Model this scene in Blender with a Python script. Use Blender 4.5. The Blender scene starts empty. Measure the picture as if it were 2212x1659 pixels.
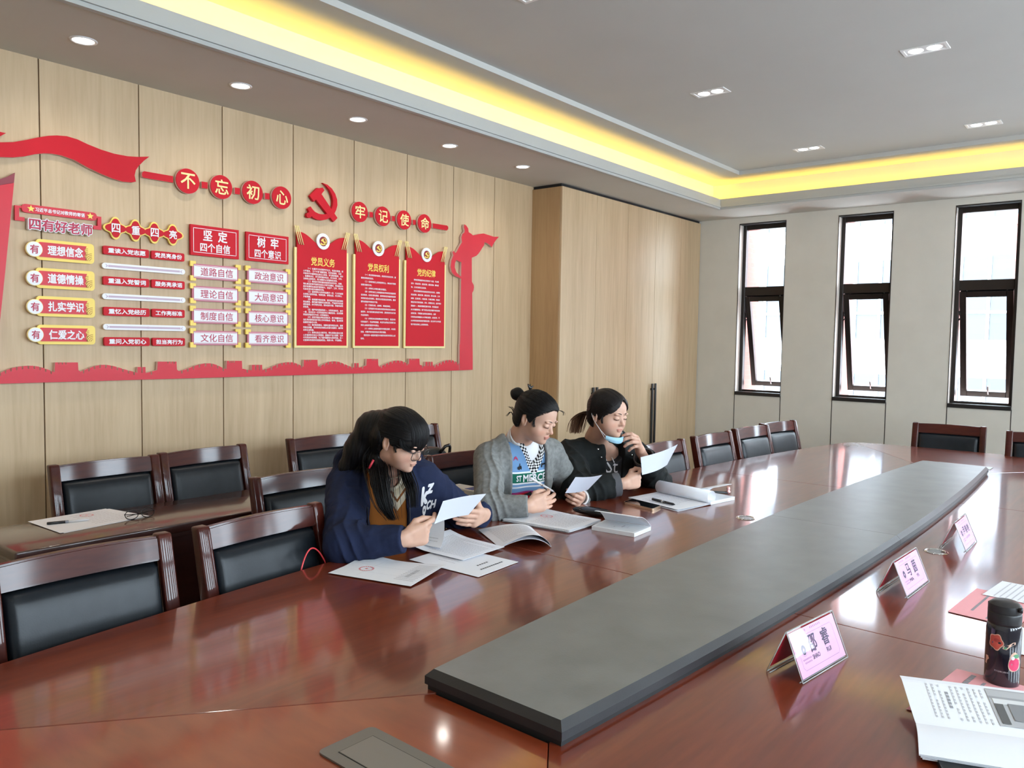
# Meeting room with a long boardroom table, three women reading and a red wall display
import bpy, bmesh, math, random
import numpy as np
from mathutils import Vector, Matrix
from mathutils.bvhtree import BVHTree

C = bpy.context.scene.collection
SC = bpy.context.scene
PI = math.pi
# ------------------------------------------------------------------ camera
EYE = np.array([0.0, 0.0, 1.485])
FPX, PCX, PCY = 1696.13, 1106.0, 829.5
_yaw, _pit, _rol = np.radians([39.4845, -3.21298, -0.909376])
_f = np.array([np.cos(_pit)*np.cos(_yaw), np.cos(_pit)*np.sin(_yaw), np.sin(_pit)])
_r = np.cross(_f, [0, 0, 1]); _r /= np.linalg.norm(_r)
_d = np.cross(_f, _r)
_r2 = np.cos(_rol)*_r + np.sin(_rol)*_d
_d2 = -np.sin(_rol)*_r + np.cos(_rol)*_d
CAMM = np.array([_r2, _d2, _f])
cam = bpy.data.cameras.new('camera'); camo = bpy.data.objects.new('camera', cam); C.objects.link(camo)
cam.sensor_fit = 'HORIZONTAL'; cam.sensor_width = 36.0; cam.lens = FPX/2212*36.0; cam.clip_start = 0.02
m4 = Matrix.Identity(4)
for i in range(3):
    m4[i][0] = _r2[i]; m4[i][1] = -_d2[i]; m4[i][2] = -_f[i]; m4[i][3] = EYE[i]
camo.matrix_world = m4
SC.camera = camo
# measuring helpers: where the sight line of a photo pixel meets a real plane of the room
def ray(px, py): return CAMM.T @ np.array([(px-PCX)/FPX, (py-PCY)/FPX, 1.0])
def onz(px, py, z): v = ray(px, py); return Vector(EYE + v*((z-EYE[2])/v[2]))
def ony(px, py, y): v = ray(px, py); return Vector(EYE + v*(y/v[1]))
def onx(px, py, x): v = ray(px, py); return Vector(EYE + v*(x/v[0]))

# ------------------------------------------------------------------ world, exposure
SC.view_settings.view_transform = 'Standard'
SC.view_settings.look = 'None'
SC.view_settings.exposure = EXPOSURE = 0.10
SC.view_settings.gamma = 1.0
SC.view_settings.use_curve_mapping = False
SC.cycles.use_denoising = True
SC.cycles.max_bounces = 10; SC.cycles.diffuse_bounces = 6; SC.cycles.glossy_bounces = 5
SC.cycles.transmission_bounces = 6; SC.cycles.transparent_max_bounces = 12
SC.cycles.sample_clamp_indirect = 6.0
SC.cycles.caustics_reflective = False; SC.cycles.caustics_refractive = False
world = bpy.data.worlds.new('daylight'); SC.world = world; world.use_nodes = True
bg = world.node_tree.nodes['Background']
bg.inputs[0].default_value = (0.80, 0.90, 1.0, 1); bg.inputs[1].default_value = 26.0
# room numbers (metres)
WL, FX, RY, BX = 4.1, 7.69, -2.2, -1.3          # wood wall, window wall, right wall, back wall
ZS, ZL, ZC, ZM = 2.76, 2.851, 3.011, 3.045      # soffit, cove lip, cove ceiling, middle ceiling
TY0, TY1, TX0, TX1 = -1.235, 3.295, -0.45, 7.07 # inner edge of the soffit
WIN_FAR = [3.125, 2.15, 1.175, 0.20, -0.775, -1.75]   # window centres on the window wall
WIN_W, WIN_Z0, WIN_Z1 = 0.478, 0.99, 2.70
WIN_RIGHT = [0.1, 1.1, 2.1, 3.1, 4.1, 5.1, 6.1]
WR_W = 0.62
def portal(name, loc, rot, sx, sy):
    l = bpy.data.lights.new(name, 'AREA'); l.shape = 'RECTANGLE'; l.size = sx; l.size_y = sy
    o = bpy.data.objects.new(name, l); C.objects.link(o); o.location = loc; o.rotation_euler = rot
    l.cycles.is_portal = True
    return o
for y in WIN_FAR:
    portal('daylight_portal', (FX+0.12, y, (WIN_Z0+WIN_Z1)/2), (0, PI/2, 0), WIN_Z1-WIN_Z0, WIN_W)
for x in WIN_RIGHT:
    portal('daylight_portal', (x, RY-0.12, (WIN_Z0+WIN_Z1)/2), (PI/2, 0, 0), WR_W, WIN_Z1-WIN_Z0)
# hidden warm strips in the ceiling cove
COVE_W = 18.0
def strip(name, loc, rot, length, watts):
    l = bpy.data.lights.new(name, 'AREA'); l.shape = 'RECTANGLE'; l.size = length; l.size_y = 0.03
    l.energy = watts; l.color = (1.0, 0.63, 0.075); l.spread = PI
    o = bpy.data.objects.new(name, l); C.objects.link(o); o.location = loc; o.rotation_euler = rot
    return o
_zl = ZS+0.045
strip('cove_strip_light', ((TX0+TX1)/2, TY1+0.07, _zl), (PI, 0, 0), TX1-TX0+0.2, COVE_W)
strip('cove_strip_light', ((TX0+TX1)/2, TY0-0.07, _zl), (PI, 0, 0), TX1-TX0+0.2, COVE_W)
strip('cove_strip_light', (TX1+0.07, (TY0+TY1)/2, _zl), (PI, 0, PI/2), TY1-TY0+0.2, COVE_W*0.62)
strip('cove_strip_light', (TX0-0.07, (TY0+TY1)/2, _zl), (PI, 0, PI/2), TY1-TY0+0.2, COVE_W*0.62)

# ------------------------------------------------------------------ materials
MAT = {}
def pm(name, col, rough=0.5, metal=0.0, spec=0.5, coat=0.0, coatr=0.05, trans=0.0, ior=1.5, emis=None, estr=0.0, sheen=0.0, alpha=1.0):
    if name in MAT: return MAT[name]
    m = bpy.data.materials.new(name); m.use_nodes = True
    b = m.node_tree.nodes['Principled BSDF']
    b.inputs['Base Color'].default_value = (*col, 1); b.inputs['Roughness'].default_value = rough
    b.inputs['Metallic'].default_value = metal; b.inputs['Specular IOR Level'].default_value = spec
    b.inputs['Coat Weight'].default_value = coat; b.inputs['Coat Roughness'].default_value = coatr
    b.inputs['Transmission Weight'].default_value = trans; b.inputs['IOR'].default_value = ior
    b.inputs['Sheen Weight'].default_value = sheen
    if emis: b.inputs['Emission Color'].default_value = (*emis, 1); b.inputs['Emission Strength'].default_value = estr
    MAT[name] = m
    return m
def nd(m, t, **kw):
    n = m.node_tree.nodes.new(t)
    for k, v in kw.items(): setattr(n, k, v)
    return n
def lk(m, a, b): m.node_tree.links.new(a, b)
def bsdf(m): return m.node_tree.nodes['Principled BSDF']
def ramp(m, fac, stops):
    r = nd(m, 'ShaderNodeValToRGB'); e = r.color_ramp.elements
    while len(e) < len(stops): e.new(0.5)
    for i, (p, c) in enumerate(stops): e[i].position = p; e[i].color = (*c, 1)
    lk(m, fac, r.inputs[0]); return r
def bump(m, h, strength, dist=0.002):
    b = nd(m, 'ShaderNodeBump'); b.inputs['Strength'].default_value = strength; b.inputs['Distance'].default_value = dist
    lk(m, h, b.inputs['Height']); lk(m, b.outputs[0], bsdf(m).inputs['Normal']); return b
def wood(name, stops, scale=(6, 6, 0.5), rough=0.45, coat=0.0, coatr=0.05, bumpy=0.03, det=6, axis_attr=False, spec=0.5):
    m = pm(name, (0.5, 0.4, 0.3), rough, coat=coat, coatr=coatr, spec=spec)
    tc = nd(m, 'ShaderNodeTexCoord'); mp = nd(m, 'ShaderNodeMapping'); mp.inputs['Scale'].default_value = scale
    lk(m, tc.outputs['Object'], mp.inputs[0])
    at = nd(m, 'ShaderNodeAttribute', attribute_name='pid')
    ad = nd(m, 'ShaderNodeVectorMath', operation='MULTIPLY_ADD')
    lk(m, at.outputs['Color'], ad.inputs[0]); ad.inputs[1].default_value = (37, 53, 71); lk(m, mp.outputs[0], ad.inputs[2])
    n1 = nd(m, 'ShaderNodeTexNoise'); n1.inputs['Scale'].default_value = 1.0; n1.inputs['Detail'].default_value = det
    n1.inputs['Roughness'].default_value = 0.62; n1.inputs['Distortion'].default_value = 0.5
    lk(m, ad.outputs[0], n1.inputs['Vector'])
    n2 = nd(m, 'ShaderNodeTexNoise'); n2.inputs['Scale'].default_value = 7.0; n2.inputs['Detail'].default_value = 3
    lk(m, ad.outputs[0], n2.inputs['Vector'])
    mx = nd(m, 'ShaderNodeMix'); mx.inputs[0].default_value = 0.35
    lk(m, n1.outputs['Fac'], mx.inputs[2]); lk(m, n2.outputs['Fac'], mx.inputs[3])
    r = ramp(m, mx.outputs[0], stops); lk(m, r.outputs[0], bsdf(m).inputs['Base Color'])
    if bumpy: bump(m, mx.outputs[0], bumpy)
    return m
def noisy(name, col, var=0.06, scale=8.0, rough=0.7, bumps=0.0, bscale=60.0, **kw):
    m = pm(name, col, rough, **kw)
    tc = nd(m, 'ShaderNodeTexCoord'); n = nd(m, 'ShaderNodeTexNoise'); n.inputs['Scale'].default_value = scale; n.inputs['Detail'].default_value = 4
    lk(m, tc.outputs['Object'], n.inputs['Vector'])
    lo = tuple(c*(1-var) for c in col); hi = tuple(min(1, c*(1+var)) for c in col)
    r = ramp(m, n.outputs['Fac'], [(0.3, lo), (0.7, hi)]); lk(m, r.outputs[0], bsdf(m).inputs['Base Color'])
    if bumps:
        n2 = nd(m, 'ShaderNodeTexNoise'); n2.inputs['Scale'].default_value = bscale; n2.inputs['Detail'].default_value = 2
        lk(m, tc.outputs['Object'], n2.inputs['Vector']); bump(m, n2.outputs['Fac'], bumps)
    return m

OAK = wood('oak_panel', [(0.25, (0.43, 0.300, 0.170)), (0.5, (0.56, 0.405, 0.245)), (0.75, (0.66, 0.495, 0.315))], (9, 9, 0.55), 0.5)
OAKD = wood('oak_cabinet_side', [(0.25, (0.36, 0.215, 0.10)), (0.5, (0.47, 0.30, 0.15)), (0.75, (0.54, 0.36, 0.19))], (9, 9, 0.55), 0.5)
MAHOG = wood('mahogany_table', [(0.25, (0.085, 0.011, 0.005)), (0.5, (0.16, 0.026, 0.009)), (0.75, (0.23, 0.048, 0.015))], (0.9, 9, 9), 0.30, coat=1.0, coatr=0.085, bumpy=0.0, det=5)
MAHOGX = wood('mahogany_table_end', [(0.25, (0.125, 0.016, 0.006)), (0.5, (0.22, 0.036, 0.011)), (0.75, (0.30, 0.062, 0.018))], (5, 1.2, 5), 0.30, coat=1.0, coatr=0.085, bumpy=0.0, det=5)
MAHOGC = wood('mahogany_chair', [(0.25, (0.020, 0.004, 0.003)), (0.5, (0.052, 0.009, 0.006)), (0.75, (0.095, 0.018, 0.009))], (1.5, 1.5, 9), 0.36, coat=0.50, coatr=0.07, spec=0.12, bumpy=0.01)
DKWOOD = wood('dark_desk_wood', [(0.25, (0.020, 0.006, 0.005)), (0.5, (0.040, 0.011, 0.008)), (0.75, (0.06, 0.016, 0.010))], (1, 8, 8), 0.3, coat=1.0, coatr=0.12, bumpy=0.0)
LEATH = noisy('black_leather', (0.009, 0.012, 0.016), 0.15, 30, 0.34, bumps=0.08, bscale=260, spec=0.30)
PADL = noisy('grey_leather_pad', (0.165, 0.168, 0.160), 0.10, 9, 0.38, bumps=0.10, bscale=220, spec=0.5)
PADE = noisy('dark_leather_edge', (0.016, 0.017, 0.020), 0.12, 9, 0.45, bumps=0.10, bscale=220)
BLACK = pm('black_gap', (0.008, 0.008, 0.009), 0.6)
PLAST = noisy('ceiling_paint', (0.585, 0.575, 0.535), 0.02, 3, 0.85)
PLASTM = noisy('ceiling_middle_paint', (0.54, 0.54, 0.515), 0.02, 2, 0.85)
TRIMW = noisy('ceiling_trim_paint', (0.47, 0.48, 0.465), 0.02, 3, 0.7)
GREYW = noisy('grey_wall_panel', (0.70, 0.665, 0.59), 0.03, 5, 0.75)
FRAME = pm('window_frame_bronze', (0.022, 0.016, 0.014), 0.35, 0.3)
SILLM = pm('window_sill_black', (0.02, 0.018, 0.018), 0.3)
CHROME = pm('chrome', (0.8, 0.8, 0.8), 0.12, 1.0)
CARPET = noisy('floor_tile', (0.16, 0.15, 0.14), 0.2, 4, 0.5)
def glassmat(name, tint=(1, 1, 1), refl=1.0):
    m = bpy.data.materials.new(name); m.use_nodes = True; nt = m.node_tree; nt.nodes.clear()
    o = nt.nodes.new('ShaderNodeOutputMaterial'); t = nt.nodes.new('ShaderNodeBsdfTransparent'); g = nt.nodes.new('ShaderNodeBsdfGlossy')
    t.inputs[0].default_value = (*tint, 1); g.inputs['Roughness'].default_value = 0.02
    f = nt.nodes.new('ShaderNodeFresnel'); f.inputs[0].default_value = 1.45
    mu = nt.nodes.new('ShaderNodeMath'); mu.operation = 'MULTIPLY'; mu.inputs[1].default_value = refl; nt.links.new(f.outputs[0], mu.inputs[0])
    ge = nt.nodes.new('ShaderNodeNewGeometry'); iv = nt.nodes.new('ShaderNodeMath'); iv.operation = 'SUBTRACT'; iv.inputs[0].default_value = 1.0; nt.links.new(ge.outputs['Backfacing'], iv.inputs[1])
    m2 = nt.nodes.new('ShaderNodeMath'); m2.operation = 'MULTIPLY'; nt.links.new(mu.outputs[0], m2.inputs[0]); nt.links.new(iv.outputs[0], m2.inputs[1]); mu = m2
    x = nt.nodes.new('ShaderNodeMixShader'); nt.links.new(mu.outputs[0], x.inputs[0]); nt.links.new(t.outputs[0], x.inputs[1]); nt.links.new(g.outputs[0], x.inputs[2])
    nt.links.new(x.outputs[0], o.inputs[0]); MAT[name] = m; return m
GLASS = glassmat('window_glass', (0.93, 0.96, 0.97))

# ------------------------------------------------------------------ builders
def obj(name, bm, mat, parent=None, smooth=False, world=False):
    me = bpy.data.meshes.new(name)
    if isinstance(bm, tuple):
        me.from_pydata([tuple(v) for v in bm[0]], [], [tuple(f) for f in bm[1]]); me.update()
    else:
        bmesh.ops.recalc_face_normals(bm, faces=bm.faces[:]); bm.to_mesh(me); bm.free()
    if mat is not None:
        for m_ in (mat if isinstance(mat, (list, tuple)) else [mat]): me.materials.append(m_)
    if smooth:
        me.polygons.foreach_set('use_smooth', [True]*len(me.polygons))
    o = bpy.data.objects.new(name, me); C.objects.link(o)
    if parent is not None:
        o.parent = parent
        if world: o.matrix_parent_inverse = Matrix.LocRotScale(parent.location, parent.rotation_euler, None).inverted()
    return o
def sharp(o, ang=35):
    me = o.data
    me.polygons.foreach_set('use_smooth', [True]*len(me.polygons))
    try: me.set_sharp_from_angle(angle=math.radians(ang))
    except Exception: pass
    return o
def tag(o, label=None, cat=None, group=None, kind=None):
    if label: o['label'] = label
    if cat: o['category'] = cat
    if group: o['group'] = group
    if kind: o['kind'] = kind
    return o
def thing(name, label, cat, loc=(0, 0, 0), rot=0.0, group=None):
    o = bpy.data.objects.new(name, None); C.objects.link(o); o.empty_display_size = 0.1
    o.location = loc; o.rotation_euler = (0, 0, rot) if not isinstance(rot, tuple) else rot
    return tag(o, label, cat, group)
def struct(name, bm, mat, parent=None, smooth=False):
    o = obj(name, bm, mat, parent, smooth)
    if parent is None: o['kind'] = 'structure'
    return o
def BM(): return bmesh.new()
def box(bm, lo, hi, bev=0.0, seg=2, mi=0, M=None):
    vs = [bm.verts.new((x, y, z)) for x in (lo[0], hi[0]) for y in (lo[1], hi[1]) for z in (lo[2], hi[2])]
    fs = [bm.faces.new([vs[i] for i in f]) for f in ((0, 1, 3, 2), (4, 6, 7, 5), (0, 4, 5, 1), (2, 3, 7, 6), (0, 2, 6, 4), (1, 5, 7, 3))]
    for f in fs: f.material_index = mi
    res = vs
    if bev > 0:
        ed = list({e for f in fs for e in f.edges})
        r = bmesh.ops.bevel(bm, geom=ed, offset=bev, segments=seg, profile=0.5, affect='EDGES', clamp_overlap=True)
        res = [v for v in bm.verts if v.is_valid and v in set(r['verts'])] if False else list({v for f in r['faces'] for v in f.verts} | {v for v in vs if v.is_valid})
        for f in r['faces']: f.material_index = mi
    if M is not None: bmesh.ops.transform(bm, matrix=M, verts=res)
    return res
def prism(bm, pts, z0, z1, mi=0, side=None, M=None):
    """extrude a polygon (list of (a,b)) from z0 to z1"""
    a = [bm.verts.new((p[0], p[1], z0)) for p in pts]; b = [bm.verts.new((p[0], p[1], z1)) for p in pts]
    n = len(pts); fs = [bm.faces.new(a[::-1]), bm.faces.new(b)]
    for i in range(n): fs.append(bm.faces.new((a[i], a[(i+1) % n], b[(i+1) % n], b[i])))
    for k, f in enumerate(fs): f.material_index = mi if side is None or k < 2 else side
    if M is not None: bmesh.ops.transform(bm, matrix=M, verts=a+b)
    return a+b
def tube(bm, pts, rad, seg=12, cap=True, mi=0):
    """round tube along pts; rad number or list"""
    pts = [Vector(p) for p in pts]; n = len(pts)
    rr = rad if isinstance(rad, (list, tuple)) else [rad]*n
    rings = []; up = None
    for i, p in enumerate(pts):
        t = (pts[min(i+1, n-1)]-pts[max(i-1, 0)]).normalized()
        if up is None: up = t.orthogonal().normalized()
        up = (up-t*up.dot(t)).normalized(); sd = t.cross(up)
        rings.append([bm.verts.new(p+(up*math.cos(2*PI*k/seg)+sd*math.sin(2*PI*k/seg))*rr[i]) for k in range(seg)])
    for i in range(n-1):
        for k in range(seg):
            f = bm.faces.new((rings[i][k], rings[i][(k+1) % seg], rings[i+1][(k+1) % seg], rings[i+1][k])); f.material_index = mi; f.smooth = True
    if cap:
        for r_ in (rings[0][::-1], rings[-1]):
            f = bm.faces.new(r_); f.material_index = mi
    return rings
def lathe(bm, prof, seg=32, M=None, mi=0):
    rings = []
    for (r, z) in prof:
        if r < 1e-6: rings.append([bm.verts.new((0, 0, z))])
        else: rings.append([bm.verts.new((r*math.cos(2*PI*k/seg), r*math.sin(2*PI*k/seg), z)) for k in range(seg)])
    for i in range(len(rings)-1):
        A, B = rings[i], rings[i+1]
        for k in range(seg):
            k2 = (k+1) % seg
            if len(A) == 1 and len(B) == 1: continue
            if len(A) == 1: f = bm.faces.new((A[0], B[k], B[k2]))
            elif len(B) == 1: f = bm.faces.new((A[k], A[k2], B[0]))
            else: f = bm.faces.new((A[k], A[k2], B[k2], B[k]))
            f.material_index = mi; f.smooth = True
    if M is not None: bmesh.ops.transform(bm, matrix=M, verts=[v for r_ in rings for v in r_])
def copy_tree(o, parent=None):
    c = o.copy(); C.objects.link(c)
    if parent is not None: c.parent = parent
    for ch in [x for x in KIDS.get(o.name, [])]:
        copy_tree(ch, c)
    return c
KIDS = {}
def index_kids():
    KIDS.clear()
    for o in C.objects:
        if o.parent: KIDS.setdefault(o.parent.name, []).append(o)
def text_mesh(s, bold=0.0, res=3, spacing=1.0, joins=True):
    """vertices and faces of a line of lettering in x/y; bold thickens every stroke"""
    cu = bpy.data.curves.new('t', 'FONT'); cu.body = s; cu.size = 1.0; cu.resolution_u = res; cu.space_character = spacing
    o = bpy.data.objects.new('t', cu); C.objects.link(o)
    dg = bpy.context.evaluated_depsgraph_get(); dg.update()
    me = bpy.data.meshes.new_from_object(o.evaluated_get(dg))
    n = len(me.vertices); co = np.empty(n*3); me.vertices.foreach_get('co', co); co = co.reshape(n, 3)
    fc = [tuple(p.vertices) for p in me.polygons]
    bpy.data.objects.remove(o); bpy.data.curves.remove(cu); bpy.data.meshes.remove(me)
    if bold > 0:
        de = {}
        for f in fc:
            ar = sum(co[f[i]][0]*co[f[(i+1) % len(f)]][1]-co[f[(i+1) % len(f)]][0]*co[f[i]][1] for i in range(len(f)))
            g = f if ar > 0 else f[::-1]
            for a, b in zip(g, g[1:]+g[:1]): de[(a, b)] = 1
        vs = [tuple(p) for p in co]; bverts = set()
        for (a, b) in de:
            if (b, a) in de: continue
            d = co[b]-co[a]; L = math.hypot(d[0], d[1])
            if L < 1e-7: continue
            nx, ny = d[1]/L*bold, -d[0]/L*bold; k = len(vs); zz = -0.0002-(k//4 % 9)*0.00004
            vs += [(co[a][0]-nx*.2, co[a][1]-ny*.2, zz), (co[a][0]+nx, co[a][1]+ny, zz), (co[b][0]+nx, co[b][1]+ny, zz), (co[b][0]-nx*.2, co[b][1]-ny*.2, zz)]
            fc.append((k, k+1, k+2, k+3)); bverts.add(a)
        if joins:
            for a in bverts:
                k = len(vs)
                vs += [(co[a][0]+bold*math.cos(q*PI/3), co[a][1]+bold*math.sin(q*PI/3), -0.00062-(k//6 % 9)*0.00004) for q in range(6)]; fc.append(tuple(range(k, k+6)))
        co = np.array(vs)
    return co, fc
# ------------------------------------------------------------------ room shell
bm = BM(); box(bm, (BX, RY, -0.05), (FX, WL, 0.0)); struct('floor', bm, CARPET)
# wood panelled wall: separate boards with narrow dark grooves
def set_pid(o, ids):
    at = o.data.attributes.new('pid', 'FLOAT_COLOR', 'POINT')
    at.data.foreach_set('color', [c for i in ids for c in (i, (i*7.3) % 1, (i*3.1) % 1, 1)])
bm = BM(); ids = []
PITCH = 0.4655; X0 = 0.3575*WL
k0 = -6
edges = [X0+PITCH*k for k in range(k0, 10)]
edges = [BX-0.01]+[e for e in edges if BX+0.1 < e < 5.0]+[5.26]
for i in range(len(edges)-1):
    n0 = len(bm.verts)
    box(bm, (edges[i]+0.0025, WL, 0.0), (edges[i+1]-0.0025, WL+0.02, ZS+0.02), 0.0012, 1)
    bm.verts.ensure_lookup_table(); ids += [((i*0.377) % 1)]*(len(bm.verts)-n0)
bm2 = bm
me_ids = ids
wl = struct('wall_left', bm2, OAK); set_pid(wl, me_ids)
bm = BM(); box(bm, (BX-0.02, WL+0.012, 0), (FX, WL+0.06, ZS+0.3)); struct('wall_left_backing', bm, pm('groove_brown', (0.05, 0.025, 0.012), 0.35))
# window wall with openings and narrow panel joints
def wall_with_holes(name, axis, pos, thick, a0, a1, z0, z1, holes, mat, joints=()):
    bm = BM()
    cuts = sorted(holes)
    def b(a, c, zz0, zz1):
        if c-a < 1e-4: return
        if axis == 'x': box(bm, (pos, a, zz0), (pos+thick, c, zz1))
        else: box(bm, (a, pos, zz0), (c, pos+thick, zz1))
    cur = a0
    for (c, w) in cuts:
        b(cur, c-w/2, z0, z1)
        b(c-w/2, c+w/2, z0, WIN_Z0); b(c-w/2, c+w/2, WIN_Z1, z1)
        cur = c+w/2
    b(cur, a1, z0, z1)
    return struct(name, bm, mat)
wall_with_holes('wall_far', 'x', FX, 0.17, RY, WL, 0, ZS+0.02, [(y, WIN_W) for y in WIN_FAR], GREYW)
wall_with_holes('wall_right', 'y', RY, -0.17, BX, FX, 0, ZS+0.02, [(x, WR_W) for x in WIN_RIGHT], GREYW)
bm = BM(); box(bm, (BX-0.1, RY, 0), (BX, WL, ZS+0.02)); struct('wall_back', bm, GREYW)
# dark joints below the windows of the far wall
bm = BM()
for y in WIN_FAR:
    for s in (-1, 1):
        box(bm, (FX-0.0015, y+s*WIN_W/2-0.003, 0.0), (FX+0.002, y+s*WIN_W/2+0.003, WIN_Z0-0.02))
struct('trim_1', bm, BLACK)
# ceiling: soffit ring with stepped lip, lit trough, tray
bm = BM()
def ring(z0, z1, outer, inner, mi=0):
    (ax0, ax1, ay0, ay1), (bx0, bx1, by0, by1) = outer, inner
    box(bm, (ax0, ay0, z0), (ax1, by0, z1), mi=mi); box(bm, (ax0, by1, z0), (ax1, ay1, z1), mi=mi)
    box(bm, (ax0, by0, z0), (bx0, by1, z1), mi=mi); box(bm, (bx1, by0, z0), (ax1, by1, z1), mi=mi)
T = (TX0, TX1, TY0, TY1)
def grow(t, g): return (t[0]-g, t[1]+g, t[2]-g, t[3]+g)
ring(ZS, ZS+0.03, (BX-.1, FX+.1, RY-.1, WL+.06), grow(T, 0.03))            # soffit board
struct('ceiling', bm, PLAST)
bm = BM()
ring(ZS-0.006, ZS+0.03, grow(T, 0.03), T)
ring(ZS+0.03, ZL, grow(T, 0.025), grow(T, 0.0))                            # upright lip
ring(ZS+0.012, ZS+0.03, grow(T, 0.0), grow(T, -0.012))                     # bead along the lip
struct('trim_2', bm, TRIMW)
bm = BM(); ring(ZS+0.03, ZC, grow(T, 0.30), grow(T, 0.14)); struct('trim_3', bm, noisy('trough_paint', (0.60, 0.60, 0.56), 0.02, 3, 0.8))   # back of the light trough
S = (TX0+0.215, TX1-0.215, TY0+0.273, TY1-0.273)
bm = BM(); ring(ZC, ZC+0.05, grow(T, 0.30), S); struct('ceiling_cove', bm, noisy('cove_ceiling_paint', (0.54, 0.54, 0.515), 0.02, 3, 0.8))
bm = BM(); box(bm, (S[0]-0.1, S[2]-0.1, ZM), (S[1]+0.1, S[3]+0.1, ZM+0.03)); struct('ceiling_middle', bm, PLASTM)

# ------------------------------------------------------------------ windows
def window(n, c, axis):
    """narrow tall window: fixed light above, tilted-out sash below"""
    w = WIN_W if axis == 'x' else WR_W
    root = thing('window_%d' % n, None, None); root['kind'] = 'structure'
    if axis == 'x': root.location = (FX, c, 0)
    else: root.location = (c, RY, 0); root.rotation_euler = (0, 0, -PI/2)
    # local frame: x outwards, y along the wall
    h = w/2; z0, z1 = WIN_Z0, WIN_Z1; zt = 2.02
    D0, D1 = 0.095, 0.155
    bm = BM()
    fw = 0.035
    for lo, hi in (((D0, -h, z0), (D1, -h+fw, z1)), ((D0, h-fw, z0), (D1, h, z1)), ((D0, -h+fw, z1-fw-.02), (D1, h-fw, z1)),
                   ((D0, -h+fw, z0), (D1, h-fw, z0+0.022)), ((D0, -h+fw, zt-0.045), (D1, h-fw, zt+0.045))):
        box(bm, lo, hi, 0.003, 1)
    obj('frame', bm, FRAME, root)
    bm = BM(); box(bm, (-0.012, -h, z0-0.03), (D0, h, z0+0.004), 0.003, 1)
    box(bm, (-0.004, -h, z1-0.012), (D0, h, z1)); box(bm, (-0.003, -h-.001, z0), (0.004, -h+0.004, z1)); box(bm, (-0.003, h-0.004, z0), (0.004, h+.001, z1))
    obj('sill', bm, SILLM, root)
    bm = BM(); box(bm, (0.123, -h+fw, zt+.045), (0.127, h-fw, z1-fw-.02)); obj('glass', bm, GLASS, root)
    # sash hinged at its top, pushed outwards
    ang = math.radians(15)
    piv = Vector((0.115, 0, zt-0.05)); Ms = Matrix.Translation(piv) @ Matrix.Rotation(-ang, 4, 'Y') @ Matrix.Translation(-piv)
    bm = BM(); sw = 0.05; a = h-fw-0.004; zb = z0+0.03
    for lo, hi in (((0.09, -a, zb), (0.14, -a+sw, zt-0.05)), ((0.09, a-sw, zb), (0.14, a, zt-0.05)), ((0.09, -a+sw, zt-0.05-sw), (0.14, a-sw, zt-0.05)), ((0.09, -a+sw, zb), (0.14, a-sw, zb+sw))):
        box(bm, lo, hi, 0.003, 1, M=Ms)
    sash = obj('sash', bm, FRAME, root)
    bm = BM(); box(bm, (0.113, -a+sw, zb+sw), (0.117, a-sw, zt-0.05-sw), M=Ms); obj('glass', bm, GLASS, sash)
    bm = BM(); tube(bm, [Ms @ Vector((0.092, -0.02, zb+0.03)), Ms @ Vector((0.07, -0.02, zb+0.035)), Ms @ Vector((0.062, -0.02, zb+0.11))], 0.007, 8)
    obj('handle', bm, pm('grey_metal', (0.35, 0.35, 0.36), 0.35, 0.9), sash)
    bm = BM()
    tube(bm, [(0.12, h-fw-0.002, zt-0.30), Ms @ Vector((0.115, a-0.01, zt-0.28))], 0.006, 6); tube(bm, [(0.12, h-fw-0.002, zt-0.22), Ms @ Vector((0.115, a-0.01, zt-0.32))], 0.005, 6)
    obj('stay', bm, FRAME, sash)
n = 0
for y in WIN_FAR: n += 1; window(n, y, 'x')
for x in WIN_RIGHT: n += 1; window(n, x, 'y')

# ------------------------------------------------------------------ outside: brick piers, neighbouring buildings
def brick(name, col, mortar, scale):
    m = pm(name, col, 0.85); tc = nd(m, 'ShaderNodeTexCoord'); b = nd(m, 'ShaderNodeTexBrick')
    mp = nd(m, 'ShaderNodeMapping'); mp.inputs['Rotation'].default_value = (PI/2, 0, 0)
    lk(m, tc.outputs['Object'], mp.inputs[0]); lk(m, mp.outputs[0], b.inputs['Vector'])
    b.inputs['Color1'].default_value = (*col, 1); b.inputs['Color2'].default_value = (*[c*0.85 for c in col], 1); b.inputs['Mortar'].default_value = (*mortar, 1)
    b.inputs['Scale'].default_value = scale; b.inputs['Mortar Size'].default_value = 0.012
    lk(m, b.outputs[0], bsdf(m).inputs['Base Color']); return m
BRK = brick('red_brick', (0.30, 0.085, 0.065), (0.16, 0.09, 0.08), 5.0)
for y in WIN_FAR:
    bm = BM(); box(bm, (FX+0.19, y+WIN_W/2+0.045, -3.0), (FX+0.66, y+WIN_W/2+0.32, 4.2))
    o = obj('brick_pier', bm, BRK); o['kind'] = 'structure'
bm = BM(); box(bm, (FX+.62, -30, -3.2), (60, 40, -3.0)); o = obj('ground_outside', bm, noisy('paving', (0.55, 0.54, 0.52), 0.1, 1)); o['kind'] = 'structure'
bl = thing('building', 'pale building with bands of tall windows seen through the far windows', 'building', (26, 8.0, -3))
bm = BM(); box(bm, (0, -13, 0), (8, 9, 14)); obj('wall', bm, noisy('pale_facade', (0.62, 0.60, 0.60), 0.05, 1), bl)
wmat = pm('far_window_blue', (0.022, 0.032, 0.045), 0.2)
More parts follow.
